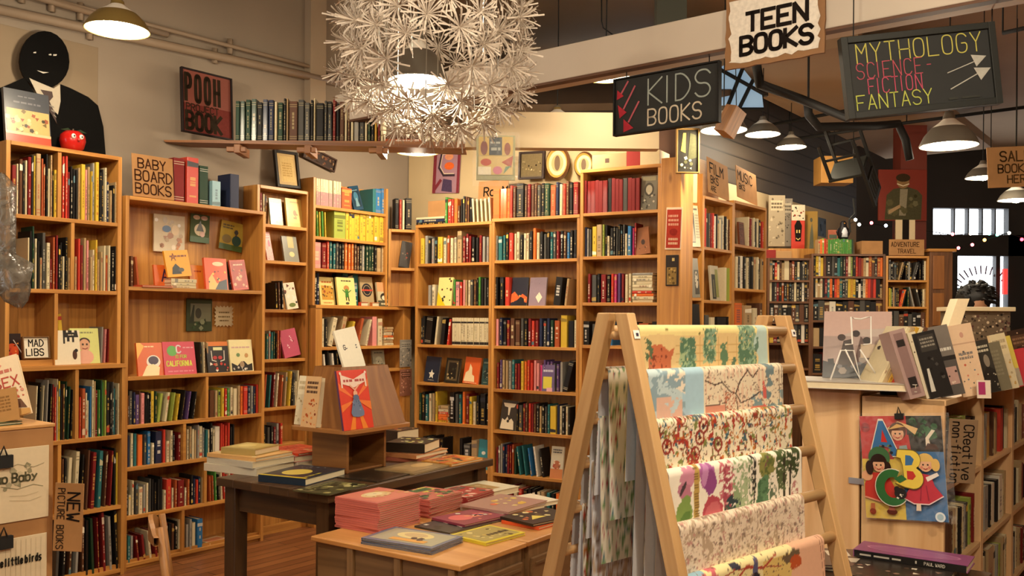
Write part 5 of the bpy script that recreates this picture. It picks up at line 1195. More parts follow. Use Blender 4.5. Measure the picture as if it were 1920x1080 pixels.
def oval(u0, u1, v0, v1, label, y):
    w, h = szs(L2, u0, u1, v0, v1, y); M = at(L2, (u0 + u1) / 2, (v0 + v1) / 2, y)
    q = MB(); el = lambda k: [(w / 2 * k * math.cos(a), h / 2 * k * math.sin(a)) for a in [2 * math.pi * i / 28 for i in range(28)]]
    A_, B_, C_ = el(1), el(.86), el(.72)
    for i in range(28):
        j = (i + 1) % 28
        for P1, P2, y1, y2, c in ((A_, B_, 0, -.016, '#5a3a20'), (B_, C_, -.016, -.004, '#a8803c')): q.face([(P1[i][0], y1, P1[i][1]), (P1[j][0], y1, P1[j][1]), (P2[j][0], y2, P2[j][1]), (P2[i][0], y2, P2[i][1])], c)
        q.face([(A_[j][0], 0, A_[j][1]), (A_[i][0], 0, A_[i][1]), (A_[i][0], .012, A_[i][1]), (A_[j][0], .012, A_[j][1])], '#3a2414')
    o = tag(q.build('oval_frame', GLOSS), label, 'picture', 'oval framed portraits above the middle bay'); o.matrix_world = M
    q = MB(); q.poly2(lambda x, z, l: (x, -.003 - .001 * l, z), C_, '#d8bd86'); q.poly2(lambda x, z, l: (x, -.003 - .001 * l, z), el(.5), '#a88a5a', 2)
    q.poly2(lambda x, z, l: (x * .3, -.003 - .001 * l, z * .55), el(.8), '#5a4630', 3); q.build('portrait', PAINT, o)
oval(1023, 1068, 274, 338, 'oval gilt frame with a standing portrait', py_)
oval(1076, 1114, 284, 334, 'second oval gilt frame, half behind the tall bay', py_ + .02)
q = MB(); q.box(0, .26, 0, .2, 0, .10, '#b09468'); q.box(.26, .36, 0, .2, 0, .115, '#a02a24'); q.box(.36, .5, 0, .2, .0, .10, '#d8c8a0'); q.box(.1, .13, -.002, 0, .04, .07, '#4a3020')
o = tag(q.build('storage_box', PAINT, None, False, .002), 'tan, red and white box on top of the tall bay', 'box'); o.matrix_world = L2.M(L2.s(1110, 310, .02), .02, b3top)
q = MB(); q.box(0, .2, 0, .16, 0, .19); o = tag(q.build('cardboard_box', CARD, None, False, .002), 'tan cardboard box on top of the corner bay', 'box'); o.matrix_world = L2.M(L2.s(801, 400, .05), .06, B1[0] + .07 - .07)
# pinned on the end post
pcard('red_poster', 'small red poster pinned on the broad end post', 'poster', L2, 1248, 389, 1278, 468, '#e0c8a8', [('r', .06, .04, .94, .95, '#a83a2c'), ('x', .2, .1, .8, .3, 2, '#d8b090'), ('x', .15, .55, .8, .85, 3, '#d89a80'), ('c', .5, .42, .25, .08, '#8a2a22')], y=-.02, roll=2, th=.004, part='print')
pcard('small_calendar', 'small dark calendar hanging below the red poster', 'calendar', L2, 1248, 478, 1272, 536, '#241a14', [('r', .1, .04, .85, .6, '#8a7040'), ('n', .15, .08, .8, .56, 12, .12, ['#5a4828', '#b89a5a']), ('r', .5, .8, .7, .9, '#c8b070')], y=-.02, th=.006, part='print')
pcard('framed_picture', 'gold framed dark picture above the end post', 'picture', FY(6.02), 1268, 241, 1311, 325, '#1f1c14', [('p', [(.2, .5), (.3, .9), (.42, .9), (.4, .45)], '#c8a850'), ('n', .1, .1, .9, .4, 14, .09, ['#5a5a40', '#c8c0a0', '#2a2a1c']), ('p', [(.5, .3), (.9, .35), (.85, .85), (.6, .9)], '#4a4a34')], roll=0, th=.02, frame=(.009, '#8a6a34', PAINT), part='print')
q = MB(); q.obox(atY(1272, 380, 6.30), (.13, 0, 0), (0, .03, 0), (0, 0, atY(1272, 240, 6.30).z - atY(1272, 380, 6.30).z))
struct(q.build('post_upper', m_flat('pale_post', '#c8a870', .7, 0, .05, 5)))
# posters on the corner panel of the low case
cz_ = lambda v: Y4 - .145
pcard('pinned_cover', 'grey patterned cover pinned on the corner panel, upper one', 'cover', L1, 750, 637, 772, 688, '#8a8478', gen(4, '#5a5a54', '#a8a090', '#c8b8a0'), y=yl - .006, th=.004, part='print', group='covers pinned on the corner panel')
pcard('pinned_cover', 'rose brown cover pinned on the corner panel, lower one', 'cover', L1, 750, 692, 772, 742, '#8a5a44', gen(4, '#b8806a', '#5a3a2c', '#c8a088'), y=yl - .006, th=.004, part='print', group='covers pinned on the corner panel')

# ------------------------------------------------------------------ tapered book stand on the table
SA = atZ(650, 889, tz)                                # near corner of its base
sdx, sdy = Vector((ux.x, ux.y, 0)), Vector((uy.x, uy.y, 0))
bw, bd = .285, .235
e = empty('book_stand', SA, ta, 'tapered brown wooden book stand on the dark table', 'stand')
STW = m_wood('stand_wood', '#7d4f26', '#9c6835', .45)
zc0 = .205
q = MB(); q.box(0, .016, 0, bd, .001, zc0); q.box(bw - .016, bw, 0, bd, .001, zc0); q.box(.016, bw - .016, bd - .016, bd, .001, zc0); q.box(.016, bw - .016, .01, bd - .016, .001, .012); q.box(.016, bw - .016, 0, .012, zc0 - .03, zc0); q.build('base', STW, e, False, .002)
tx0, tx1, ty0, ty1 = -.10, bw + .10, -.10, bd + .07
def rrect(x0, x1, y0, y1, r, n=6):
    P = []
    for cx, cy, a0 in ((x1 - r, y0 + r, -90), (x1 - r, y1 - r, 0), (x0 + r, y1 - r, 90), (x0 + r, y0 + r, 180)):
        for i in range(n + 1): a = math.radians(a0 + 90 * i / n); P.append((cx + r * math.cos(a), cy + r * math.sin(a)))
    return P
P_ = rrect(tx0, tx1, ty0, ty1, .05); q = MB()
q.poly2(lambda x, y, l: (x, y, zc0 + .016), P_, '#ffffff'); q.poly2(lambda x, y, l: (x, y, zc0), P_[::-1], '#ffffff')
for a, c in zip(P_, P_[1:] + P_[:1]): q.face([(a[0], a[1], zc0), (c[0], c[1], zc0), (c[0], c[1], zc0 + .016), (a[0], a[1], zc0 + .016)], '#ffffff', [(0, 0), (.1, 0), (.1, .02), (0, .02)])
q.build('tray', m_wood('tray_wood', '#7d4f26', '#a06c38', .45), e)
zb1, zb2 = zc0 + .0165, .515
B0 = [(tx0 + .05, ty0 + .04), (tx1 - .02, ty0 + .04), (tx1 - .02, ty1 - .04), (tx0 + .05, ty1 - .04)]
T0 = [(tx0 + .085, ty0 + .13), (tx1 - .06, ty0 + .13), (tx1 - .06, ty1 - .1), (tx0 + .085, ty1 - .1)]
q = MB()
for i in range(4):
    j = (i + 1) % 4; q.face([(*B0[i], zb1), (*B0[j], zb1), (*T0[j], zb2), (*T0[i], zb2)], '#ffffff', [(0, 0), (0, .4), (.32, .4), (.32, 0)])
q.face([(*p, zb2 - .03) for p in T0], '#ffffff', [(0, 0), (.4, 0), (.4, .2), (0, .2)])
q.build('tapered_body', STW, e)
SM = Matrix.Translation(SA) @ Matrix.Rotation(ta, 4, 'Z')
SFr = Fr(*(SM @ Vector((0, ty0 + .04, 0)))[:2], ux.x, ux.y)
zt1 = tz + zc0 + .017
face(SFr, 674, 806, 80, 112, '#d8402a', [
    ('p', [(.5, .5), (0, .8), (0, .68)], '#e8763a'), ('p', [(.5, .5), (1, .85), (1, .72)], '#e8763a'), ('p', [(.5, .5), (.2, 0), (.38, 0)], '#e8862f'), ('p', [(.5, .5), (.62, 0), (.8, 0)], '#e8862f'), ('p', [(.5, .5), (0, .3), (0, .42)], '#e87a34'), ('p', [(.5, .5), (1, .3), (1, .45)], '#e87a34'),
    ('p', [(.08, .93), (.08, .78), (.5, .7), (.92, .8), (.92, .95), (.5, .84)], '#f0d8c8'), ('x', .16, .785, .46, .86, 1, '#b04a44'), ('x', .54, .785, .86, .86, 1, '#b04a44'), ('s', [(.1, .93), (.1, .72)], .05, '#f0d8c8'), ('s', [(.9, .93), (.9, .72)], .05, '#f0d8c8'),
    ('c', .08, .95, .035, .025, '#f0d8c8'), ('c', .92, .95, .035, .025, '#f0d8c8'), ('c', .5, .6, .07, .05, '#e8b090'), ('s', [(.5, .66), (.35, .74)], .04, '#e8b090'), ('s', [(.5, .66), (.64, .74)], .04, '#e8b090'),
    ('p', [(.4, .5), (.6, .5), (.72, .28), (.7, .22), (.5, .2), (.32, .22), (.28, .28)], '#6a7a9a'), ('n', .36, .24, .64, .48, 14, .03, ['#8a98b8', '#4a5a7a']), ('c', .5, .53, .1, .05, '#5a6a8a')], 'red picture book with a blue dressed figure under a banner', y=-.012, z=zt1, lean=11, th=.014)
BOOKS[-1]['back'] = '#5a3a5c'
SLF = Fr(*(SM @ Vector((tx0 + .03, ty1 - .02, 0)))[:2], -uy.x, -uy.y)
face(SLF, 577, 803, 40, 96, '#d8b080', [('n', .1, .05, .9, .55, 26, .08, ['#b8582c', '#e08a4a', '#8a3a20']), ('x', .15, .65, .85, .92, 3, '#5a4030')], 'thick white paged book with orange leaves on the left of the stand', y=-.02, z=zt1, lean=9, th=.042)
face(SLF, 560, 800, 26, 92, '#e0d4b4', gen(1, '#c8b890', '#efe4c4', '#a89468'), 'cream book half hidden at the left of the stand', y=.03, z=zt1, lean=9, th=.02)
SRF = Fr(*(SM @ Vector((tx1 - .005, ty0 + .05, 0)))[:2], uy.x, uy.y)
M = SM @ Matrix.Translation((tx1 - .012, ty0 + .24, zc0 + .017)) @ Matrix.Rotation(math.radians(90), 4, 'Z') @ Matrix.Rotation(math.radians(-9), 4, 'X')
BOOKS.append(dict(t='f', M=M, w=.2, h=.25, d=.012, c='#c8543c', items=gen(3, '#efe6d0', '#2a5a44', '#e0c060'), label='red and green spiral book on the far side of the stand', g=None, seen=1, force=1))
STF = Fr(*(SM @ Vector((0, (ty0 + ty1) / 2 - .02, 0)))[:2], ux.x, ux.y)
face(STF, 668, 690, 58, 78, '#f4efd8', [('t', 'G', .22, .5, .11, '#2a2a30', .2), ('x', .32, .5, .42, .54, 1, '#5a5a60'), ('x', .78, .46, .84, .58, 2, '#5a5a60')], 'white book standing in the top of the tapered stand', y=.02, z=tz + zb2 - .028, roll=-9, lean=14, th=.012)

# ------------------------------------------------------------------ piles on the dark table
td, dd_ = math.degrees(ta), math.degrees(da)
def pile(u, v, z0, spec, rot, group=None):
    p = atZ(u, v, z0); z = z0 + .0006
    for w, h, th, c, items, label, dr in spec:
        flat((p.x + RND.uniform(-.004, .004), p.y + RND.uniform(-.004, .004), z), w, h, th, rot + dr, c, items, label, group); BOOKS[-1]['force'] = 1; z += th + .0008
    return z
N4 = lambda a, b, c: gen(4, a, b, c)
pile(470, 880, tz, [(.27, .34, .036, '#d8cdb4', [], 'thick white paged book at the bottom of the table corner pile', 4), (.27, .33, .03, '#cfc6b0', [], 'second thick white paged book in the table corner pile', -2), (.26, .32, .018, '#e0b070', N4('#d88a4a', '#efe0b0', '#b86a3a'), 'orange and cream book in the table corner pile', 3),
    (.2, .2, .03, '#b09a5a', [('r', .1, .1, .9, .9, '#c8b26a'), ('c', .5, .6, .25, .2, '#e0cc80')], 'tan box shaped book on top of the table corner pile', 10)], td + 2)
pile(560, 868, tz, [(.24, .28, .03, '#d8c8b4', [], 'white paged book under the red topped one by the stand', 2), (.24, .28, .03, '#c8786a', [], 'pale red book in the pile beside the stand base', -3), (.23, .27, .012, '#c8482e', N4('#e0704a', '#a83020', '#e8b080'), 'red topped book on the pile beside the stand base', 2)], td - 6)
pile(568, 897, tz, [(.32, .26, .032, '#1d2b3a', [('c', .42, .55, .24, .26, '#e0cc62'), ('n', .65, .3, .95, .85, 9, .03, ['#c8c8b8', '#8a98a8']), ('r', 0, 0, .07, 1, '#d8c030'), ('x', .1, .06, .5, .14, 1, '#c8b84a')], 'navy book with a big yellow moon, yellow spine, on the table edge', 4)], td + 6)
pile(622, 916, tz, [(.27, .2, .006, '#4a4a30', N4('#8a8450', '#2c2c20', '#b8b078'), 'dark ornate green magazine at the table corner', 2)], td + 4)
pile(702, 893, tz, [(.26, .24, .005, '#2c241c', [('n', .1, .1, .9, .9, 18, .05, ['#3a3026', '#4a3c2c'])], 'near black magazine lying flat before the stand', 3)], td)
pile(780, 878, tz, [(.36, .24, .008, '#8a7450', [('r', .1, .15, .6, .8, '#a88c60'), ('c', .65, .5, .2, .2, '#c8a870')], 'grey brown booklet lying flat right of the stand', 1)], td + 3)
pile(775, 858, tz, [(.3, .26, .02, '#a8604a', [], 'dull red book at the bottom of the pile right of the stand', 6), (.3, .26, .022, '#c88a5a', N4('#d8a070', '#b8603a', '#e8c8a0'), 'orange flecked book in the pile right of the stand', -4),
    (.24, .22, .05, '#2a2622', [('n', .1, .1, .9, .9, 16, .09, ['#d8cc70', '#8a9a5a', '#e8dca8'])], 'thick black spined book on top of the pile right of the stand', 10)], td + 8)
pile(745, 835, tz + .0, [(.2, .18, .10, '#3a2c24', [('n', .05, .05, .95, .95, 14, .1, ['#b8603a', '#d8a868', '#7a3a28'])], 'thick dark box book behind the stand base', 0)], td)
pile(848, 866, tz, [(.27, .2, .014, '#c88a3c', N4('#3a3a30', '#d8602c', '#e0c070'), 'orange and black magazine at the right end of the table', 2)], td - 4)
# ------------------------------------------------------------------ piles on the low desk
def copies(u, v, z0, n, w, h, th, rot, col, items, lab_top, lab, group, jit=2):
    p = atZ(u, v, z0); z = z0 + .0006
    for i in range(n):
        flat((p.x + RND.uniform(-.003, .003), p.y + RND.uniform(-.003, .003), z), w, h, th, rot + RND.uniform(-jit, jit), col if i == n - 1 or i % 3 else shade(col, .93), items if i == n - 1 else [], lab_top if i == n - 1 else lab, None if i == n - 1 else group); BOOKS[-1]['force'] = 1
        z += th + .0006
    return z
zz = copies(709, 984, dz, 14, .27, .24, .0085, dd_ + 2, '#cf7268', [('r', .05, .05, .95, .95, '#d8806c'), ('c', .5, .55, .28, .22, '#e8c890'), ('c', .48, .6, .18, .13, '#f0dcb0'), ('n', .3, .35, .7, .7, 8, .05, ['#d89a70', '#c8b890', '#b8705a']), ('n', .65, .2, .95, .8, 8, .05, ['#e0b060', '#e8c890'])], 'topmost pink picture book of the tall pink stack', 'pink picture book in the tall pink stack below the topmost copy', 'pink copies in the tall stack')
zz = copies(800, 958, dz, 9, .25, .22, .0085, dd_ + 2, '#c0685c', N4('#2a3a2c', '#58804a', '#e0d060'), 'green and black picture book on the second pink stack', 'pink red picture book in the second stack of the low desk', 'copies in the second stack')
zz = copies(868, 940, dz, 5, .24, .2, .009, dd_ + 4, '#a83c38', N4('#c8483a', '#2f6a5a', '#e0b0a0'), 'red and teal picture book on the third stack of the desk', 'dark red picture book in the third stack of the low desk', 'copies in the third stack')
copies(772, 1019, dz, 3, .33, .22, .008, dd_ - 86, '#6a7086', [('r', .06, .1, .95, .92, '#a8a48c'), ('c', .5, .6, .25, .22, '#e0d090'), ('c', .5, .62, .16, .14, '#c8b080'), ('r', .3, .18, .8, .34, '#d8a04a'), ('n', .5, .3, .8, .5, 4, .05, ['#4a3a30'])], 'topmost slate blue picture book at the front desk edge', 'slate blue picture book under the topmost one at the desk edge', 'slate blue copies at the desk edge', 3)
pile(852, 985, dz, [(.27, .2, .008, '#3a3a34', [('n', .05, .1, .95, .9, 12, .1, ['#d8d4c4', '#8a8a7c', '#1c1c18'])], 'black and white picture book behind the slate blue ones', 0)], dd_ - 4)
pile(915, 1006, dz, [(.24, .2, .012, '#d8c63c', [('r', .06, .08, .94, .92, '#a89a5c'), ('n', .1, .12, .9, .88, 26, .06, ['#5a4c30', '#d8ca88', '#8a7a4c', '#c8b060']), ('x', .4, .3, .9, .5, 1, '#3a3020')], 'yellow bordered comic book lying on bare veneer', 0)], dd_ - 6)
pile(884, 976, dz, [(.28, .2, .008, '#3a2a34', [], 'dark book under the floral pink one on the desk', -8), (.28, .2, .01, '#8a3a4c', [('c', .3, .55, .2, .25, '#d86a6a'), ('n', .45, .1, .95, .9, 14, .08, ['#d8d0c0', '#b84a5a', '#4a3a6a', '#e08a70'])], 'crimson picture book with a round pink shape', -4)], dd_ - 4)
zz = pile(945, 955, dz, [(.3, .26, .02, '#b0a090', [], 'grey paged book under the mauve flowered one', 6), (.32, .27, .01, '#a88478', [('n', .35, .15, .85, .75, 14, .07, ['#e0cc60', '#e8dca0', '#d8b04a']), ('c', .3, .55, .06, .06, '#d86a4a')], 'mauve picture book with yellow flowers', 12)], dd_ - 12)
pile(905, 925, dz, [(.3, .24, .03, '#d8d0b4', [('r', .1, .2, .7, .85, '#a88a5a'), ('n', .12, .22, .68, .8, 8, .06, ['#7a6a48', '#c8b088'])], 'white picture book with a brown scene at the desk back', 0)], dd_ - 6)
pile(1010, 978, dz, [(.26, .2, .014, '#d8582c', [], 'orange red book below the black picture book by the rack', 4), (.28, .2, .012, '#2a2420', [('p', [(.2, .3), (.4, .6), (.55, .35)], '#e0cc60'), ('n', .1, .1, .9, .9, 14, .07, ['#d8c890', '#5a4a34', '#c86a3a'])], 'black picture book with yellow shapes by the rack leg', -4)], dd_ - 8)
pile(985, 945, dz, [(.26, .2, .02, '#e0d8c0', [], 'white booklet at the back right of the low desk', -4)], dd_ - 10)
# ------------------------------------------------------------------ wrapping paper sheets (printed pattern sampled on a fine grid)
def _h(ix, iy, sd):
    v = np.sin(ix * 127.1 + iy * 311.7 + sd * 74.7) * 43758.5453
    return v - np.floor(v)
def vn(x, y, sd=0):
    ix, iy = np.floor(x), np.floor(y); fx, fy = x - ix, y - iy
    fx, fy = fx * fx * (3 - 2 * fx), fy * fy * (3 - 2 * fy)
    return (_h(ix, iy, sd) * (1 - fx) + _h(ix + 1, iy, sd) * fx) * (1 - fy) + (_h(ix, iy + 1, sd) * (1 - fx) + _h(ix + 1, iy + 1, sd) * fx) * fy
def fb(x, y, sd=0): return (vn(x, y, sd) + .5 * vn(x * 2.1, y * 2.1, sd + 3) + .25 * vn(x * 4.3, y * 4.3, sd + 7)) / 1.75
class Art:
    """colour field over a sheet: s across (m), t down from the fold (m)"""
    def __init__(s, S_, T_, base): s.S, s.T = S_, T_; s.C = np.ones(S_.shape + (3,)) * np.array(L(base)[:3])
    def put(s, mask, col): s.C[mask] = np.array(L(col)[:3])
    def ell(s, cx, cy, rx, ry, col, ang=0, wob=.25, sd=1):
        a = math.radians(ang); dx, dy = s.S - cx, s.T - cy
        u, v = (dx * math.cos(a) + dy * math.sin(a)) / rx, (-dx * math.sin(a) + dy * math.cos(a)) / ry
        m = u * u + v * v < 1 + wob * (fb(s.S * 60, s.T * 60, sd) - .5) * 3
        s.put(m, col); return m
    def line(s, pts, w, col):
        for (x0, y0), (x1, y1) in zip(pts[:-1], pts[1:]):
            d = np.array([x1 - x0, y1 - y0]); l2 = d @ d + 1e-9
            t = np.clip(((s.S - x0) * d[0] + (s.T - y0) * d[1]) / l2, 0, 1)
            s.put((s.S - x0 - t * d[0]) ** 2 + (s.T - y0 - t * d[1]) ** 2 < w * w, col)
def art_map(a):
    S_, T_ = a.S, a.T; W_ = S_.max()
    a.put(T_ < .035 + .02 * fb(S_ * 9, T_ * 9, 2), '#e6d391')
    a.put((S_ < .16 * W_ + .05 * fb(S_ * 22, T_ * 22, 6) + .02) & (S_ > .035 + .1 * np.maximum(0, .12 - T_)) & (T_ > .055 + .05 * fb(S_ * 26, T_ * 26, 4)), '#bd6a48'); a.put((S_ > .05) & (S_ < .15 * W_) & (T_ > .08) & (fb(S_ * 130, T_ * 90, 71) > .66), '#7e3a2a'); a.put((S_ > .25 * W_) & (S_ < .88 * W_) & (T_ > .05) & ((np.abs(np.sin(T_ * 120)) < .06) | (np.abs(np.sin(S_ * 70)) < .04)), '#c4a068')
    def blot(x0, x1, t0, t1, c, sd, th=.5, k=105):
        m = (S_ > x0 * W_) & (S_ < x1 * W_) & (T_ > t0) & (T_ < t1)
        e = np.minimum.reduce([(S_ - x0 * W_) / .05, (x1 * W_ - S_) / .05, (T_ - t0) / .03, (t1 - T_) / .03])
        a.put(m & (.6 * fb(S_ * k, T_ * k, sd) + .4 * fb(S_ * 34, T_ * 34, sd + 2) > th - .04 + .27 * (1 - np.clip(e * 3.2, 0, 1)) ** 1.5), c)
    for i, c in enumerate(('#a3b489', '#7f9c84', '#55755c')):
        blot(.27, .41, .05, .30, c, 5 + i, .47 + .04 * i); blot(.45, .57, .02, .14, c, 9 + i, .48 + .04 * i); blot(.73, .89, .0, .3, c, 14 + i, .46 + .04 * i)
    blot(.58, .66, .07, .22, '#5f7d5f', 20, .45); blot(.66, .72, .12, .2, '#56715a', 22, .45)
    a.put((S_ > .885 * W_ + .012 * np.sin(T_ * 60)) & (S_ < .985 * W_), '#b3c8c0')
    blot(.03, .09, .05, .2, '#54684c', 25, .5); blot(.04, .2, .1, .3, '#7a3a2a', 27, .66, 90); blot(.1, .9, .01, .05, '#7a7040', 28, .72, 90)
    a.put((np.abs(np.sin(T_ * 95)) < .09) & (S_ > .45 * W_) & (S_ < .72 * W_) & (T_ > .09) & (fb(S_ * 30, T_ * 200, 3) > .45), '#c49a5c')
    blot(.86, .92, .01, .3, '#5f7c6a', 33, .55, 80)
def art_pale(a):
    S_, T_ = a.S, a.T; W_ = S_.max(); n = fb(S_ * 40, T_ * 40, 3)
    a.put((S_ < .37 * W_), '#bfd3d8'); a.put((S_ > .22 * W_) & (S_ < .37 * W_), '#a9cadb')
    a.put((S_ < .24 * W_) & (n > .52), '#8fa8b4'); a.put((S_ < .22 * W_) & (S_ > .05 * W_) & (T_ > .12) & (n > .4), '#dcb7a4'); a.put((S_ > .1 * W_) & (S_ < .24 * W_) & (T_ < .06 + .6 * (S_ - .1 * W_)) & (n < .55), '#eadfcc')
    h = (np.abs(np.sin(S_ * 420)) < .35) & (fb(S_ * 25, T_ * 25, 6) > .42) & (S_ > .38 * W_) & (S_ < .84 * W_)
    a.put(h, '#d8a98f'); a.put((fb(S_ * 120, T_ * 120, 8) > .68) & (S_ > .38 * W_), '#8a7466')
    a.put((S_ > .38 * W_) & (S_ < .52 * W_) & (T_ > .17), '#cf8f78'); a.put((S_ > .52 * W_) & (S_ < .6 * W_) & (T_ > .12) & (fb(S_ * 160, T_ * 160, 9) > .55), '#b06a52')
    a.put((S_ > .72 * W_) & (T_ > .13) & (n > .5), '#7d959a'); a.put((S_ > .84 * W_) & (S_ < .92 * W_) & (n > .42), '#70858a')
    a.put((S_ > .72 * W_) & (S_ < .82 * W_) & (T_ > .19), '#d4785c'); a.put((S_ > .82 * W_) & (S_ < .85 * W_) & (T_ > .06) & (n > .45), '#d0655c')
    a.line([(.38 * W_, .07), (.45 * W_, .09), (.5 * W_, .08), (.56 * W_, .12), (.6 * W_, .13), (.64 * W_, .08), (.7 * W_, .04), (.74 * W_, .07), (.8 * W_, .03)], .0028, '#4a3630')
    a.line([(.6 * W_, .13), (.64 * W_, .17), (.72 * W_, .155), (.8 * W_, .13)], .0026, '#4a3630'); a.line([(.6 * W_, .14), (.63 * W_, .25)], .0026, '#6a4a3c')
    a.line([(.38 * W_, .17), (.52 * W_, .165), (.525 * W_, .3)], .002, '#5a4640')
    for x in (.965, .99): a.put(np.abs(S_ - x * W_) < .0012, '#8a7a66')
def art_swirl(a, k=1.0):
    S_, T_ = a.S * k, a.T * k; wx = S_ + .02 * fb(S_ * 22, T_ * 22, 1); wy = T_ + .02 * fb(S_ * 22, T_ * 22, 2)
    r = np.abs(fb(wx * 34, wy * 34, 4) - .5)
    a.put(r < .028, '#6f5a3a'); a.put((fb(wx * 70, wy * 46, 11) > .66), '#a83c30'); a.put((fb(wx * 75, wy * 75, 13) > .69), '#3f6270')
    a.put((fb(wx * 80, wy * 60, 17) > .69), '#7d8248'); a.put((fb(wx * 90, wy * 90, 19) > .71), '#c27a38'); a.put((r < .012) & (fb(wx * 10, wy * 10, 8) > .5), '#8c2f2a')
    for i in range(14):
        cx, cy = _h(np.array(i + 1.), np.array(2.), 5) * .8, _h(np.array(i + 1.), np.array(9.), 6) * .33
        d = np.hypot(S_ - cx, T_ - cy); a.put((np.abs(d - .018) < .0035), '#8f3a30'); a.put(d < .006, '#5a2a24')
def art_botany(a):
    W_ = a.S.max(); e = lambda x, y, rx, ry, c, an=0, wb=.3, sd=1: a.ell(x * W_, y, rx * W_, ry, c, an, wb, sd)
    e(.12, .05, .05, .05, '#c98aa0', 20, .6); e(.1, .1, .04, .03, '#b8788c', -20, .6); e(.09, .09, .01, .03, '#4a3c40', 30)
    e(.255, .055, .055, .055, '#a8649c'); e(.27, .085, .045, .045, '#8f4a84', 0, .2); e(.24, .05, .02, .045, '#bf86b4', 10)
    e(.175, .12, .018, .19, '#b89a54', 4); a.put((a.S > .16 * W_) & (a.S < .19 * W_) & (np.sin(a.T * 600) > .3) & (a.T > .02), '#7a5c34')
    e(.08, .22, .055, .10, '#7f9a52', 12); e(.085, .25, .04, .08, '#5f8040', 12)
    e(.28, .2, .075, .06, '#b24a56'); e(.28, .2, .05, .04, '#c4686e', 0, .6, 4); e(.29, .215, .012, .008, '#f0d8cc'); e(.27, .225, .01, .007, '#f0d8cc')
    n = fb(a.S * 70, a.T * 70, 21)
    def fz_(x, y, rx, ry, c, th=.5, sd=0): a.put((((a.S - x * W_) / (rx * W_)) ** 2 + ((a.T - y) / ry) ** 2 < 1) & (fb(a.S * 90, a.T * 90, sd + 40) > th), c)
    fz_(.39, .1, .06, .11, '#c06a74', .5, 1); fz_(.39, .13, .035, .1, '#a04a58', .52, 2); fz_(.43, .2, .06, .05, '#2f3e44', .42, 3); fz_(.41, .23, .06, .05, '#3c5448', .5, 4)
    fz_(.49, .1, .06, .13, '#8fa37a', .52, 5); fz_(.53, .15, .04, .13, '#a9b892', .5, 6); fz_(.585, .1, .03, .13, '#6d7f5c', .55, 7)
    a.line([(.6 * W_, .0), (.61 * W_, .12), (.595 * W_, .2)], .003, '#3a3630'); fz_(.6, .08, .02, .1, '#3a3630', .5, 8)
    e(.705, .06, .06, .06, '#8b8a4c', 0, .7, 3); fz_(.705, .06, .055, .055, '#5f6a38', .5, 9); fz_(.7, .05, .03, .03, '#7a4a58', .55, 10)
    e(.67, .19, .05, .085, '#5f8560', 6, .5); fz_(.67, .19, .045, .08, '#46694a', .5, 11); fz_(.755, .19, .03, .08, '#5f7058', .5, 12)
    fz_(.83, .07, .05, .1, '#4d5c38', .38, 13); a.line([(.85 * W_, .05), (.85 * W_, .2), (.84 * W_, .3)], .005, '#3a382a'); fz_(.84, .16, .04, .08, '#5b6844', .52, 14)
    fz_(.93, .05, .055, .09, '#3d492c', .36, 15); a.line([(.905 * W_, .08), (.89 * W_, .3)], .0045, '#3a3428'); fz_(.94, .2, .03, .05, '#b8807c', .5, 16)
    a.put((a.S > .985 * W_), '#efe9da')
def art_sprig(a):
    S_, T_ = a.S, a.T; wx = S_ + .03 * fb(S_ * 14, T_ * 14, 1); wy = T_ + .03 * fb(S_ * 14, T_ * 14, 2)
    r = np.abs(fb(wx * 40, wy * 60, 4) - .5); a.put(r < .035, '#c9b49c'); a.put(fb(wx * 85, wy * 60, 11) > .62, '#b7a189'); a.put(fb(wx * 100, wy * 80, 13) > .68, '#8f7a6c'); a.put(fb(wx * 110, wy * 110, 15) > .72, '#c08e84')
def art_pink(a):
    S_, T_ = a.S, a.T; W_ = S_.max()
    m = S_ < .66 * W_ + .05 * np.sin(T_ * 14 + 1); a.put(m, '#e7d9a2'); a.put(m & (S_ > .5 * W_) & (T_ > .03), '#d9bd72')
    a.put((S_ < .1 * W_), '#8fb4c4'); a.put((S_ < .18 * W_) & (S_ > .08 * W_) & (fb(S_ * 50, T_ * 50, 3) > .5), '#c86a72')
    for y in (.03, .06, .1, .14, .19): a.line([(.12 * W_, y + .02), (.3 * W_, y), (.5 * W_, y + .015), (.64 * W_, y + .03)], .0018, '#a8483c')
    a.line([(.2 * W_, .1), (.38 * W_, .03), (.5 * W_, .05), (.6 * W_, .02)], .0035, '#b04a3a')
    a.ell(.44 * W_, .05, .02 * W_, .04, '#5a5a7a', 10, .6, 4); a.ell(.45 * W_, .075, .035 * W_, .02, '#2c2a34', 0, .5, 5); a.ell(.3 * W_, .02, .03 * W_, .012, '#3a3a48', 20, .6, 6)
    a.ell(.72 * W_, .04, .05 * W_, .018, '#6a5a44', 0, 1.2, 7); a.ell(.75 * W_, .06, .04 * W_, .02, '#b8542c', 0, 1., 8); a.put((fb(S_ * 110, T_ * 160, 9) > .72) & m, '#7a5a48')
    for x in (.955, .975): a.put(np.abs(S_ - x * W_ - .02 * np.sin(T_ * 8)) < .0012, '#8a5a48')
def art_green(a):
    a.put(fb(a.S * 90, a.T * 70, 51) > .66, '#7d9a6a'); a.put(fb(a.S * 110, a.T * 110, 57) > .72, '#a8404a'); a.put(fb(a.S * 120, a.T * 90, 59) > .7, '#5f7f8a')
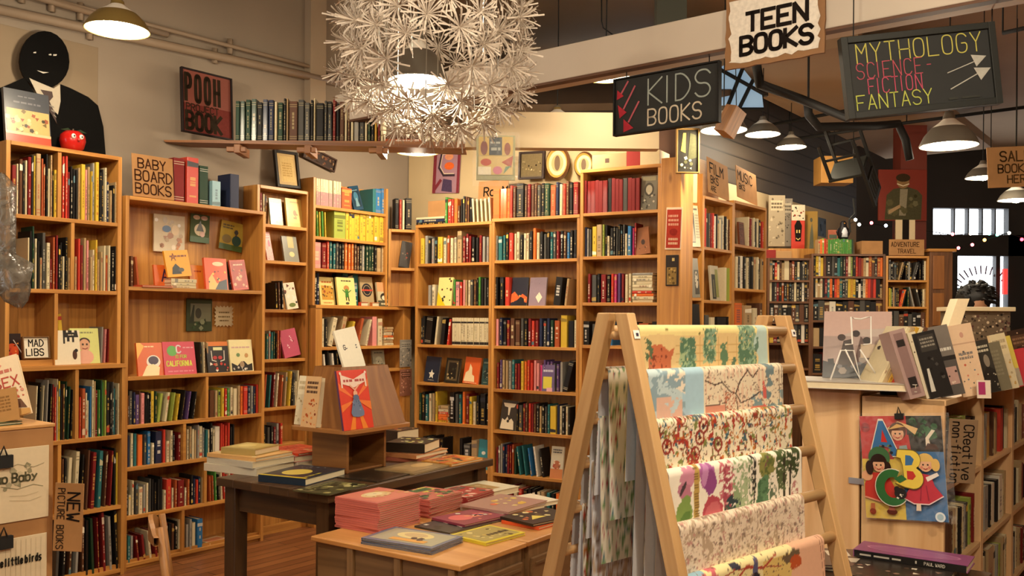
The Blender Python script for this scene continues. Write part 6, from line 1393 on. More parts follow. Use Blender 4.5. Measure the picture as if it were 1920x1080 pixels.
def sheet(z, y0, sgn, x0, x1, lf, lb, base, fn, label, res=.0032, flare=.05, back='#dcdfe6', ts=1.0):
    r = .0185; prof = []
    n1, n2 = max(2, int(lb / .02)), max(3, int(lf / res))
    for i in range(n1): t = i / n1; prof.append((-r - flare * .5 * (1 - t) * lb, -lb * (1 - t), -lb * (1 - t) - .03))
    for i in range(9): q_ = math.pi * i / 9; prof.append((-r * math.cos(q_), r * math.sin(q_), r * (q_ - math.pi / 2)))
    for i in range(n2 + 1): t = i / n2; prof.append((r + flare * t * lf * (.4 + .6 * t), -lf * t, .03 + lf * t))
    ns = int((x1 - x0) / res); xs = np.linspace(0, x1 - x0, ns + 1)
    P = np.array(prof); nt = len(P)
    S_, T_ = np.meshgrid(xs, P[:, 2])
    a = Art(S_, T_ * ts, base); fn(a)
    wob = .004 * np.sin(S_ * 9 + z * 40) * np.clip(T_ * 6, 0, 1)
    YY = np.repeat(P[:, 0:1], ns + 1, 1) + wob; ZZ = np.repeat(P[:, 1:2], ns + 1, 1)
    def vv(off):
        V = np.zeros((nt, ns + 1, 3), np.float32); V[..., 0] = x0 + S_
        dn = np.gradient(P[:, :2], axis=0); nn = np.stack([-dn[:, 1], dn[:, 0]], 1); nn /= np.linalg.norm(nn, axis=1, keepdims=True) + 1e-9
        V[..., 1] = y0 + sgn * (YY + off * nn[:, 0:1]); V[..., 2] = z + ZZ + off * nn[:, 1:2]
        return V.reshape(-1, 3)
    V = np.concatenate([vv(0), vv(-.0016)]); N = nt * (ns + 1)
    # coarser inner face would show; keep the same grid
    i, j = np.meshgrid(np.arange(nt - 1), np.arange(ns), indexing='ij'); b0 = (i * (ns + 1) + j).ravel()
    Q = np.stack([b0, b0 + ns + 1, b0 + ns + 2, b0 + 1], 1)
    if sgn < 0: Q = Q[:, ::-1]
    Qb = Q[:, ::-1] + N
    F_ = np.concatenate([Q, Qb])
    colr = np.ones((2 * N, 4), np.float32); colr[:N, :3] = a.C.reshape(-1, 3); colr[N:, :3] = L(back)[:3]
    me = bpy.data.meshes.new('wrapping_paper_sheet')
    me.vertices.add(len(V)); me.vertices.foreach_set('co', V.ravel()); me.loops.add(F_.size); me.loops.foreach_set('vertex_index', F_.ravel().astype(np.int32))
    me.polygons.add(len(F_)); me.polygons.foreach_set('loop_start', np.arange(0, F_.size, 4, dtype=np.int32))
    me.polygons.foreach_set('use_smooth', np.ones(len(F_), bool)); me.update(calc_edges=True)
    at_ = me.attributes.new('Col', 'FLOAT_COLOR', 'POINT'); at_.data.foreach_set('color', colr.ravel())
    me.materials.append(PAINT)
    o = bpy.data.objects.new('wrapping_paper_sheet', me); COL.objects.link(o)
    o.matrix_world = Matrix.Translation(PR.w(0, 0, 0)) @ Matrix.Rotation(PR.ang, 4, 'Z')
    return tag(o, label, 'wrapping paper', 'wrapping paper sheets on the rack')
def sx(u, v, i): return PR.s(u, v, FR_Y[i] - .0185)
SH = [(1183, 608, 1440, 602, .30, '#dabd86', art_map, 'yellow street map sheet with green trees on the top rod'),
      (1211, 694, 1468, 684, .30, '#e2d3b8', art_pale, 'pale blue and pink map sheet on the second rod'),
      (1226, 788, 1486, 762, .28, '#e9dcc0', art_swirl, 'cream sheet with small red and teal floral swirls'),
      (1250, 884, 1503, 842, .30, '#efe7d6', art_botany, 'white botanical sheet with large purple and green plants'),
      (1258, 988, 1508, 924, .30, '#e4d3bd', art_sprig, 'pale beige sheet with a fine grey sprig pattern'),
      (1290, 1085, 1545, 1005, .25, '#e0b092', art_pink, 'pink and yellow illustrated map sheet on the lowest rod in view')]
for i, (u0, v0, u1, v1, lf, base, fn, lab) in enumerate(SH):
    x0, x1 = max(.040, sx(u0, v0, i)), min(xr - .012, sx(u1, v1, i))
    sheet(RODZ[i], FR_Y[i], -1, x0, x1, lf, (.40, .62, .60, .55, .5, .4)[i], base, fn, lab, ts=(1.15, 1.4, 1, 1.4, 1, 1)[i])
for i, base, fn, lab in ((1, '#e6e2d6', art_green, 'green floral sheet on the far side, second rod'), (2, '#e8e0cc', art_green, 'cream sheet with green sprigs on the far side, third rod'),
                         (3, '#e4e6ec', art_sprig, 'white sheet with grey sprigs on the far side, fourth rod'), (4, '#e8e2d4', art_swirl, 'floral sheet on the far side, lowest visible rod')):
    sheet(RODZ[i], BK_Y[i], 1, .05 + .004 * i, xr - .02, .34, .40, base, fn, lab, res=.0042)

# ------------------------------------------------------------------ alphabet poster and tag on the raw pine end panels
LE = LE
SKIN_, RD, YL, BL, GN = '#e0b08c', '#c0342c', '#e0c24a', '#3a6ea4', '#2f6a38'
def ell_(cx, cy, rx, ry, a0, a1, n=12): return [(cx + rx * math.cos(math.radians(a0 + (a1 - a0) * i / n)), cy + ry * math.sin(math.radians(a0 + (a1 - a0) * i / n))) for i in range(n + 1)]
def kid(cx, cy, hair, hat=None):
    o = []
    if hat: o.append(('c', cx + .01, cy + .07, .135, .105, hat))
    o += [('c', cx, cy + .02, .105, .085, hair), ('c', cx, cy - .008, .076, .064, SKIN_), ('p', ell_(cx, cy + .025, .08, .05, 0, 180), hair), ('c', cx - .028, cy - .005, .011, .008, '#2a1c18'), ('c', cx + .028, cy - .005, .011, .008, '#2a1c18'),
          ('c', cx - .045, cy - .03, .016, .012, '#d88870'), ('c', cx + .045, cy - .03, .016, .012, '#d88870'), ('s', [(cx - .022, cy - .04), (cx, cy - .048), (cx + .022, cy - .04)], .01, '#a83a34')]
    return o
Cb = ell_(.375, .315, .205, .175, 62, 318, 20) + ell_(.385, .315, .105, .10, 318, 62, 16)
Bo = [(.47, .68), (.62, .675)] + ell_(.62, .585, .115, .09, 90, -60, 8) + ell_(.63, .41, .125, .10, 60, -90, 9) + [(.53, .325), (.42, .36), (.46, .395), (.53, .385), (.52, .53), (.50, .60), (.45, .61)]
Ao = [(.13, .66), (.245, .955), (.30, .955), (.48, .615), (.385, .615), (.35, .70), (.235, .72), (.225, .66)]
def grow(P, k, c=None):
    cx, cy = c or (sum(p[0] for p in P) / len(P), sum(p[1] for p in P) / len(P)); return [(cx + (x - cx) * k, cy + (y - cy) * k) for x, y in P]
ABC = [('r', 0, 0, 1, 1, BL), ('r', 0, .58, .58, 1, RD), ('r', .58, .66, 1, 1, '#26241f'), ('r', 0, 0, .5, .58, YL), ('p', [(.40, .58), (.66, .58), (.66, .66), (.58, .68), (.40, .62)], YL),
       ('n', .60, .80, .92, .97, 22, .055, ['#2f5a38', '#1f4028', '#3a6a44']), ('p', [(.80, .70), (.86, .70), (.84, .78), (.92, .86), (.88, .87), (.80, .79)], '#e8dcc8'), ('p', [(.78, .68), (.95, .68), (.92, .73), (.82, .74)], '#4a2c1c'), ('c', .07, .89, .055, .045, '#9a2a24'), ('s', [(.04, .89), (.10, .89)], .012, '#6a1c18'),
       ('p', [(.40, .66), (.62, .66), (.60, .82), (.44, .80)], '#b8302c'), ('p', [(.47, .66), (.58, .66), (.57, .72), (.48, .71)], '#8aa0a0'), ('p', [(.34, .88), (.48, .95), (.72, .88), (.68, .82), (.56, .90), (.40, .86)], '#e0bc84')] + kid(.47, .835, '#5a3420') + [('p', [(.36, .87), (.47, .925), (.57, .90), (.47, .885)], '#d8b070'),
       ('p', grow(Ao, 1.09), '#e8e0d0'), ('p', Ao, BL), ('p', [(.26, .75), (.34, .745), (.285, .87)], RD), ('n', .26, .63, .40, .72, 8, .025, ['#2a2c30', '#e8e0d0', '#7a8a3c']),
       ('p', [(.01, .20), (.44, .13), (.40, .30), (.30, .45), (.10, .45), (.02, .34)], '#c23a30'), ('s', [(.02, .21), (.2, .17), (.43, .15)], .02, '#e09a80'), ('p', [(.07, .065), (.13, .065), (.13, .15), (.08, .15)], '#b86a44'), ('c', .10, .07, .04, .03, '#8a3a24'), ('c', .34, .075, .065, .028, '#5a2418'), ('p', [(.30, .09), (.38, .09), (.37, .14), (.31, .14)], '#b86a5a'), ('c', .06, .42, .07, .05, '#e0a880'), ('c', .20, .36, .035, .03, '#e8c0a0')] + kid(.215, .53, '#2c1a14', '#3f6a44') + [('c', .10, .50, .05, .07, '#2c1a14'), ('c', .33, .50, .04, .06, '#2c1a14'),
       ('p', [(.50, .22), (.62, .17), (.80, .17), (.97, .25), (.88, .34), (.84, .44), (.70, .46), (.62, .36)], '#bf3644'), ('s', [(.50, .215), (.62, .165), (.80, .165), (.97, .245)], .014, '#e8d0d0'), ('p', [(.64, .10), (.70, .10), (.70, .17), (.65, .17)], '#e8d0b8'), ('s', [(.7, .2), (.72, .34)], .012, '#96283a'), ('s', [(.8, .2), (.78, .34)], .012, '#96283a'), ('p', [(.78, .42), (.92, .47), (.94, .44), (.80, .38)], '#ece4dc')] + kid(.79, .545, '#dcb868') + [('c', .91, .54, .05, .06, '#dcb868'), ('c', .72, .37, .03, .025, '#e8c0a0'),
       ('p', grow(Bo, 1.05), '#6a5a20'), ('p', Bo, '#e6cc52'), ('p', [(.55, .53), (.56, .63), (.62, .625), (.66, .59), (.63, .535)], BL), ('p', [(.565, .40), (.565, .48), (.64, .475), (.67, .43), (.63, .395)], RD),
       ('p', grow(Cb, 1.05, (.375, .315)), '#e8e0d0'), ('p', Cb, GN), ('p', [(.40, .40), (.50, .44), (.56, .40), (.47, .36)], GN), ('c', .47, .26, .075, .055, '#24201e'), ('c', .43, .30, .035, .03, '#24201e'), ('n', .42, .21, .54, .25, 6, .018, ['#e8e0d0']), ('c', .925, .055, .06, .047, '#e0e8ee'), ('c', .925, .055, .038, .03, '#a8c4d4')]
o = pcard('alphabet_poster', 'colourful alphabet poster of children around letters on raw pine', 'poster', LE, 1616, 780, 1770, 974, '#e8e0d0', ABC, y=-.018, roll=-4.5, th=.004, ink=GLOSS, part='print')
w_, h_ = szs(LE, 1616, 1770, 780, 974, -.018)
q = MB(); q.box(-w_ / 2 - .004, w_ / 2 + .03, -.009, -.0082, -h_ / 2 - .004, h_ / 2 + .012); q.build('sleeve', CLEAR, o)
q = MB(); q.box(-.014, .018, -.014, .008, h_ / 2 - .012, h_ / 2 + .010); q.tube([(-.004, -.010, h_ / 2 + .01), (.002, -.012, h_ / 2 + .036), (.010, -.010, h_ / 2 + .01)], .0025, m=0)
q.build('clip', BLACKM, o)
uvc = (1803, 846); M = at(LR, *uvc, -.012) @ Matrix.Rotation(math.radians(90), 4, 'Y')
fc_ = FY(3.462); M = at(fc_, 1804, 846) @ Matrix.Rotation(math.radians(93), 4, 'Y'); tw, thh = 120 / F * 3.462, 54 / F * 3.462
card('section_card', 'brown card reading creative non-fiction, lettering turned downwards', 'card', M, tw, thh, .004, '#7f664c', [('t', 'CReative', .09, .52, .34, INK, .12, .50), ('t', 'non-fiction', .05, .12, .32, INK, .12, .40)], group='cardboard section cards')

# ------------------------------------------------------------------ books along the top of the raw pine case
RT = RZ + .0015; RT2 = RZ + .0295
def topface(u, vb, wp, hp, col, items, label, roll=0, lean=12, th=.02, yaw=0, zt=None, Yp=None, **k):
    z = zt or RT; Y = Yp or atZ(u, vb, z).y; f = FY(Y)
    face(f, u, vb, wp, hp, col, items, label, y=0, z=z, roll=roll, lean=lean, th=th, yaw=yaw, **k); BOOKS[-1]['force'] = 1
p = LR.w(.06, .32, RT2)
flat((p.x - .02, p.y + .02, RT2), .46, .32, .03, math.degrees(math.atan2(N1[1], N1[0])) + 12, '#c8c0b4', [('r', .02, .03, .98, .97, '#d8d2c8')], 'big pale grey art book lying flat under the wire easel'); BOOKS[-1]['force'] = 1
zb_ = RT2 + .031
PM = 3.83
topface(1606, 712, 122, 138, '#b8a8a0', [('p', [(0, 1), (1, 1), (1, .75), (.5, .72), (.2, .6), (0, .45)], '#c0a298'), ('r', 0, 0, 1, .62, '#a08c86'), ('p', [(0, 0), (1, 0), (1, .2), (.6, .3), (.3, .18), (0, .25)], '#2c2e34'), ('p', [(.2, .1), (.3, .55), (.42, .58), (.5, .2)], '#3a302e'), ('p', [(.45, .2), (.55, .62), (.66, .5), (.7, .15)], '#5a4440'),
    ('c', .27, .6, .06, .05, '#3a2a28'), ('c', .48, .66, .06, .05, '#2c2224'), ('c', .64, .56, .06, .05, '#2c2422'), ('p', [(.7, 0), (1, 0), (1, .34), (.8, .3)], '#3f5a74'), ('n', .1, .05, .9, .3, 12, .07, ['#6a6a70', '#24262c', '#8a8078']), ('r', .55, .3, .8, .5, '#b8a48c')], 'huge grey art book with figures standing open on the pine top', lean=24, roll=0, yaw=-22, th=.06, zt=zb_, Yp=PM)
BOOKS[-1]['back'] = '#a8a29c'
# white wire easel in front of it
o0 = atY(1588, 722, 3.70); e = empty('wire_easel', (o0.x, o0.y, zb_), 0, 'white bent wire easel standing before the huge art book', 'easel')
k_ = o0.y / F
def ez(u, v, dy): return ((u - 1588) * k_, dy, (722 - v) * k_)
for pts, nm in (([ez(1552, 722, -.03), ez(1576, 666, .0), ez(1600, 666, 0), (ez(1608, 722, 0)[0], -.03, 0.003), ez(1584, 664, 0)], 'leg_wire'), ([ez(1612, 664, 0), ez(1636, 708, -.03)], 'leg_wire'), ([ez(1584, 655, 0), ez(1598, 654, 0), ez(1600, 603, .03), ez(1606, 606, .03), ez(1618, 607, .03), ez(1628, 604, .03), ez(1637, 602, .03), ez(1633, 653, 0), ez(1618, 655, 0)], 'back_wire')):
    q = MB(); q.tube([(x, y, max(z, .003)) for x, y, z in pts], .0035, n=6); q.build(nm, WHITEM, e, True)
Ym = 3.62
for i, (u, c, lb) in enumerate(((1640, 'c', 'cream magazine leaning right, first after the wire easel'), (1649, 't', 'tan magazine leaning right, second after the wire easel'), (1657, 'Y', 'ochre magazine leaning right, third after the wire easel'), (1665, 'c', 'pale magazine leaning right, fourth after the wire easel'), (1673, 'b', 'brown magazine leaning right, fifth after the wire easel'))):
    Yt = 3.60; p = atY(u, 722, Yt); w_ = .017
    M = Matrix.Translation((p.x, Yt, RT2 + .0005 if i < 9 else RT)) @ Matrix.Translation((w_, 0, 0)) @ Matrix.Rotation(math.radians(27), 4, 'Y') @ Matrix.Translation((-w_, 0, 0))
    BOOKS.append(dict(t='s', M=M, w=w_, d=.2, h=.275, c=c, where='', i=0, g=None, deco=None, seen=1, flat=0, label=lb, force=1))
topface(1690, 722, 72, 92, '#231f1b', [('n', .0, .2, .6, .6, 16, .07, ['#4a3c30', '#6a5a48', '#141210']), ('x', .55, .2, .85, .3, 2, '#c8c0b0')], 'black square book in the shade behind the wire stand', lean=14, th=.02, roll=2, Yp=3.7)
topface(1722, 742, 30, 132, '#a88c86', [('r', .2, .05, .8, .95, '#8a6e6a'), ('r', .25, .75, .75, .85, '#2a2422'), ('r', .25, .15, .75, .3, '#2a2422')], 'slim mauve spined book leaning on the black wire stand', roll=-15, lean=8, th=.10, Yp=3.5)
topface(1746, 740, 16, 128, '#d8ccb0', [('n', .1, .1, .9, .9, 6, .2, ['#4a4238', '#8a7a60'])], 'cream edged book squeezed behind the slim mauve one', roll=-14, lean=8, th=.10, Yp=3.53)
topface(1768, 738, 44, 126, '#242120', [('r', .2, .7, .9, .95, '#3a3632'), ('x', .25, .76, .85, .92, 3, '#8a8478'), ('p', [(.1, .1), (.3, .1), (.3, .45), (.2, .45)], '#c8c4b8'), ('n', .2, .2, .9, .6, 6, .1, ['#4a4642', '#14110f'])], 'black cover book with pale title, leaning left on pine top', roll=-13, lean=10, th=.03, Yp=3.52)
topface(1790, 735, 44, 134, '#5a5450', [('r', 0, .5, 1, 1, '#7a726a'), ('x', .1, .62, .9, .7, 1, '#d8d4c8'), ('r', 0, .5, 1, .56, '#2c2826'), ('r', .3, .15, .9, .4, '#b8948a'), ('n', .3, .15, .9, .4, 6, .09, ['#3a2c2a', '#d8c0b0'])], 'grey book with white title behind the black cover book', roll=-11, lean=10, th=.02, Yp=3.60)
topface(1830, 722, 46, 136, '#e2c2a0', [('r', .0, .72, 1, .74, '#c8a488'), ('c', .5, .85, .08, .04, '#c89884'), ('n', .15, .1, .85, .62, 18, .06, ['#d88a70', '#7a8a94', '#5a5a5a', '#c86a54']), ('x', .2, .5, .8, .62, 2, '#8a8078')], 'tall cream booklet with doodles standing on the pine top', roll=-10, lean=8, th=.012, Yp=3.62)
topface(1846, 722, 26, 34, '#e8d8c4', [('r', .1, .2, .6, .9, '#a83a6a')], 'small white and magenta card at the booklet foot', roll=0, lean=6, th=.004, Yp=3.58)
for i, (u, vb, w, h, c, it, lb) in enumerate(((1862, 704, 34, 100, '#3a3630', gen(3, '#c8c0a8', '#2a2622', '#8a8070'), 'dark narrow book right of the doodle booklet'),
    (1882, 708, 36, 92, '#7a725c', [('x', .2, .3, .8, .85, 7, '#8a826a')], 'olive grey book second from the doodle booklet'), (1898, 696, 30, 106, '#d8c8a4', gen(1, '#b8a480', '#e0d0a8', '#c8a060'), 'cream book behind the olive grey book'),
    (1904, 694, 34, 96, '#d8c45a', [('r', 0, 0, 1, .35, '#a89c88'), ('c', .5, .3, .3, .15, '#c8c0a8')], 'yellow topped book behind the cream one'), (1925, 692, 30, 70, '#c8404a', [], 'coral red book at the picture edge on the pine top'), (1936, 688, 40, 104, '#3a2a22', N4('#8a6a50', '#5a4030', '#c8a888'), 'dark patterned book behind the coral red one'))):
    topface(u, vb, w, h, c, it, lb, roll=-12, lean=8, th=.018, Yp=3.78 + i * .11)
# black wire stand under the leaning books
o0 = atZ(1700, 735, RT); e = empty('wire_stand', (o0.x, o0.y, RT), 0, 'black bent wire book stand under the mauve spined book', 'stand'); k_ = o0.y / F
for pts in (((1690, 735, -.05), (1712, 690, .03), (1722, 735, .02)), ((1704, 728, -.02), (1720, 692, .04)), ((1738, 738, -.06), (1752, 742, -.075), (1764, 738, -.05), (1775, 720, .0))):
    q = MB(); q.tube([((u - 1700) * k_, dy, max(.004, (735 - v) * k_ + .004)) for u, v, dy in pts], .004, n=6); q.build('wire', BLACKM, e, True)

# ------------------------------------------------------------------ low side table at the right front with a few big books
sz = .63
pa = atZ(1700, 1075, sz)
e = empty('side_table', (pa.x, pa.y, 0), math.atan2(N1[1], N1[0]), 'low dark side table before the raw pine end panels', 'table')
q = MB(); q.box(-.30, .23, -.26, .20, sz - .03, sz); q.build('tabletop', TABLE, e, False, .003)
for x in (-.28, .18):
    for y in (-.24, .14): q = MB(); q.box(x, x + .04, y, y + .04, 0, sz - .031); q.build('leg', TABLE, e, False, .002)
rr_ = math.degrees(math.atan2(N1[1], N1[0]))
pile(1588, 1058, sz, [(.2, .26, .012, '#3a2c26', [('n', .05, .05, .95, .95, 18, .07, ['#d8ccb8', '#6a4a44', '#8a7a6a'])], 'brown magazine with pale panels by the rack foot', 18), (.2, .24, .012, '#5a4440', [('r', .2, .55, .6, .85, '#d8cdb8'), ('r', .5, .2, .9, .45, '#c8bca8')], 'rust magazine with two white panels by the rack foot', 30)], rr_)
zz = pile(1690, 1085, sz, [(.3, .34, .03, '#2a2420', [('n', .05, .05, .95, .6, 14, .06, ['#d8ccb8', '#8a6a5a', '#5a4438'])], 'black book with white lettering under the purple one', 4)], rr_)
p = atZ(1712, 1050, zz)
flat((p.x, p.y, zz), .37, .15, .026, rr_ + 3, '#8a4a78', [('c', .5, .5, .42, .3, '#c88ab0'), ('c', .5, .5, .40, .27, '#9a5a88')], 'long purple book with a pink oval on the side table'); BOOKS[-1]['force'] = 1
PB = BOOKS[-1]
q = MB(); fn = lambda x, y, l: (x, -.0015 - .0006 * l, y)
hw = .18
q.box(-hw - .001, hw + .001, -.0012, 0, 0, .0245, '#171413'); paint(q, lambda x, y, l: (x - hw, -.0016 - .0005 * l, y), .36, .0245, [('x', .05, .25, .44, .72, 1, '#b8b0a4'), ('r', .56, .3, .575, .7, '#b8b0a4'), ('t', 'PAUL WARD', .64, .28, .42, '#c8c0b4', .16, .55)])
PB['spine_art'] = q

# ------------------------------------------------------------------ chandelier of white paper flowers
cc = atY(815, 62, 3.52); Rc = .405
e = empty('flower_chandelier', cc, 0, 'big round white paper flower chandelier', 'lamp')
q = MB()
for k in range(26):
    th = math.radians(k * 27 + 8); q.tube([(.10 * math.cos(th), .10 * math.sin(th), .22), (.24 * math.cos(th), .24 * math.sin(th), .20), (Rc * .8 * math.cos(th) * (.6 + .3 * (k % 3) / 2), Rc * .8 * math.sin(th) * (.6 + .3 * (k % 3) / 2), -.05 - .10 * (k % 4))], .0016, n=4)
q.build('wire_arms', STEEL, e)
q = MB(); q.lathe([(.001, .27), (.07, .27), (.10, .23), (.10, .21), (.001, .21)], n=20); q.tube([(0, 0, .27), (0, 0, CZ - cc.z)], .006, n=6); q.build('canopy_hub', STEEL, e)
def floret(seed):
    r = random.Random(seed); q = MB()
    for i in range(30):
        ph = i * 2.399963; ct = 1 - (i + .5) / 30 * 1.05; st = math.sqrt(max(0, 1 - ct * ct))
        d = Vector((st * math.cos(ph), st * math.sin(ph), ct)); l = r.uniform(.070, .092)
        side = d.cross(Vector((0, 0, 1))); side = side.normalized() if side.length > .05 else Vector((1, 0, 0)); bend = Vector((0, 0, -.016 * st))
        p0, p1, p2 = d * .006, d * l * .55, d * l + bend
        w0, w1 = .0011, .0025
        for a, b, wa, wb in ((p0, p1, w0, w1), (p1, p2, w1, w1 * 1.1)):
            q.face([a - side * wa, b - side * wb, b + side * wb, a + side * wa]); nn = d.cross(side) * .0012
            q.face([a + side * wa - nn, b + side * wb - nn, b - side * wb - nn, a - side * wa - nn])
    q.ball((0, 0, 0), .007, n=8)
    return q
fl = []
for i in range(3): o = floret(i).build('paper_flower', PETAL, e); fl.append(o)
NF = 98
for i in range(NF):
    ct = .42 - 1.42 * (i + .5) / NF; ct = max(ct, -1); st = math.sqrt(1 - ct * ct); ph = i * 2.399963
    rad = Rc - .065 + (.045 if ct < -.35 else 0) + RND.uniform(-.03, .02)
    if ct > .93: continue
    d = Vector((st * math.cos(ph), st * math.sin(ph), ct)); uv_ = px(cc + d * (rad + .05))
    if i >= 3 and d.y < .2 and 742 < uv_[0] < 838 and 90 < uv_[1] < 160: continue
    d = Vector((st * math.cos(ph), st * math.sin(ph), -ct if False else ct)); p = d * rad
    o = fl[i] if i < 3 else fl[i % 3].copy()
    if i >= 3: COL.objects.link(o)
    o.parent = e; o.location = p; o.rotation_euler = d.to_track_quat('Z', 'Y').to_euler(); s_ = RND.uniform(.9, 1.12); o.scale = (s_, s_, s_)

# ------------------------------------------------------------------ left foreground: box end with clipped papers, card, book, bags
FC = atY(101, 800, 3.0); FLr = Fr(FC.x - D1[0] * .9, FC.y - D1[1] * .9, *D1); fzt = FC.z
M = FLr.M(0, 0, 0); fl_ = FLr.s(101, 800)
e = empty('display_box', FLr.w(0, 0, 0), FLr.ang, 'tan display box at the left edge with two clipped drawings', 'box')
BOXM = m_wood('tan_box_board', '#9a6c3e', '#b07f4c', .6, (1, 6), False)
q = MB(); q.box(0, fl_, 0, .26, 0, fzt); q.build('body', BOXM, e, False, .004)
q = MB(); q.box(-.0, fl_ + .004, -.004, .264, fzt, fzt + .012); q.build('top', m_wood('tan_box_top', '#b08048', '#c8965a', .55, (1, 6), False), e, False, .003)
GY = '#5a5640'
pcard('clipped_drawing', 'cream paper drawing with curly lettering, upper sheet on the box', 'drawing', FLr, -60, 842, 94, 980, '#d8c6a4', [('n', .45, .45, .8, .8, 14, .05, ['#8a8468', '#a89e80', '#c4b694']), ('t', 'up Baby', .335, .54, .12, GY, .2, .50), ('s', [(.4, .5), (.6, .44), (.8, .48), (.92, .44)], .008, '#8a8468'), ('s', [(.42, .72), (.6, .78), (.8, .72), (.93, .76)], .006, '#8a8468'), ('s', [(.5, .3), (.75, .26), (.9, .3)], .004, '#b0a484'), ('s', [(.5, .36), (.7, .34), (.86, .37)], .004, '#b0a484')], y=-.006, th=.003, part='print')
pcard('clipped_drawing', 'cream paper with upright stripes and birds lettering, lower sheet', 'drawing', FLr, -70, 1012, 90, 1150, '#d8c6a4', [('s', [(x, 0), (x, .96)], .003, '#a89a80') for x in (.5, .56, .62, .68, .74, .80, .86, .92)] + [('t', 'e little birds', .44, .64, .10, '#2a2822', .2, .24), ('c', .42, .38, .1, .08, '#c89a4c')], y=-.006, th=.003, part='print')
for v, lb in ((866, 'black bulldog clip on the upper drawing'), (1018, 'black bulldog clip on the lower drawing')):
    s_, z_ = FLr.hit(4, v, -.01); q = MB(); q.box(-.03, .03, -.012, .004, -.02, .02); q.tube([(-.012, -.01, .018), (0, -.014, .05), (.012, -.01, .018)], .003)
    o = tag(q.build('bulldog_clip', BLACKM), lb, 'clip'); o.matrix_world = FLr.M(s_, -.008, z_)
uvc = (128, 970); fr_ = FY(2.96); M = at(fr_, *uvc) @ Matrix.Rotation(math.radians(92), 4, 'Y')
card('section_card', 'brown card reading new picture books, lettering turned downwards', 'card', M, 128 / F * 2.96, 54 / F * 2.96, .004, '#8f6a44', [('t', 'NEW', .14, .46, .42, '#1b1512', .14, .62), ('t', 'PICTURE', .08, .12, .24, '#1b1512', .12, .5), ('t', 'BOOKS', .62, .12, .24, '#1b1512', .12, .5)], group='cardboard section cards', board=CARD)
zf = fzt + .013
pf = FLr.w(fl_ - .17, .12, zf)
fr_ = Fr(pf.x, pf.y, .95, .2)
face(fr_, 20, 777, 74, 118, '#e4cfae', [('n', .06, .62, .9, .96, 10, .09, ['#d88a74', '#e0a08c', '#c86a54']), ('x', .2, .72, .8, .82, 1, '#c07060'), ('t', 'SEX', .32, .5, .16, '#b0483c', .14, .6), ('n', .1, .3, .95, .46, 16, .06, ['#c86a54', '#d8907c', '#b85a48']), ('p', [(.5, .22), (.6, .3), (.85, .26), (.95, .1), (.7, .14), (.55, .08)], '#6a4a3a'), ('p', [(.0, .0), (1, .0), (1, .08), (.7, .12), (.3, .02)], '#c89858')], 'cream book with red hand lettering leaning on the tan box', y=0, z=zf, roll=-17, lean=14, th=.02); BOOKS[-1]['force'] = 1
face(fr_, 4, 782, 62, 62, '#b08450', [('x', .15, .3, .8, .8, 5, '#8a6438')], 'kraft card with handwriting before the red lettered book', y=-.03, z=zf, roll=-10, lean=10, th=.004); BOOKS[-1]['force'] = 1
flat(FLr.w(fl_ - .2, .11, zf), .22, .16, .01, math.degrees(FLr.ang) + 6, '#3a4a34', N4('#8a5a7a', '#c8b8a0', '#2c2a28'), 'dark thin magazine lying on the tan box top'); BOOKS[-1]['force'] = 1
# hanging plastic bags
def bag(name, label, pts, Y, mat_):
    q = MB(); n = 14; rings = []
    for k, (u0, u1, v) in enumerate(pts):
        a, b = atY(u0, v, Y), atY(u1, v, Y); c = (a + b) / 2; w = (b - a).length / 2; i = len(q.v)
        for j in range(n): t = 2 * math.pi * j / n; m = 1 + .18 * math.sin(3 * t + k * 1.7); q.v.append((c.x + w * math.cos(t) * m, c.y + w * .35 * math.sin(t) * m, c.z + .006 * math.sin(5 * t + k)))
        rings.append(i)
    for i, j in zip(rings[:-1], rings[1:]):
        for k in range(n): q.f.append((i + k, j + k, j + (k + 1) % n, i + (k + 1) % n)); q.c.append((1, 1, 1, 1)); q.m.append(0); q.uv.append([(0, 0)] * 4)
    return tag(q.build(name, mat_, None, True), label, 'bag')
bag('plastic_bag', 'narrow grey plastic bag roll hanging at the left edge', [(-4, 6, 326), (-6, 28, 352), (-8, 31, 440), (-8, 33, 500), (-6, 30, 505)], 2.75, BAG)
bag('plastic_bag', 'crumpled clear plastic bag hanging below the grey bag roll', [(-2, 26, 478), (-14, 58, 498), (-16, 62, 515), (-12, 58, 540), (6, 50, 562), (34, 40, 576)], 2.72, BAG)
q = MB(); p = atY(4, 330, 2.75); q.tube([p, (p.x - .05, p.y + .05, p.z + .03), (p.x - .1, p.y + .1, p.z + .3), (p.x - .1, p.y + .1, CZ)], .004, n=5)
tag(q.build('bag_hook_wire', BLACKM), 'thin black wire holding the plastic bags', 'wire')

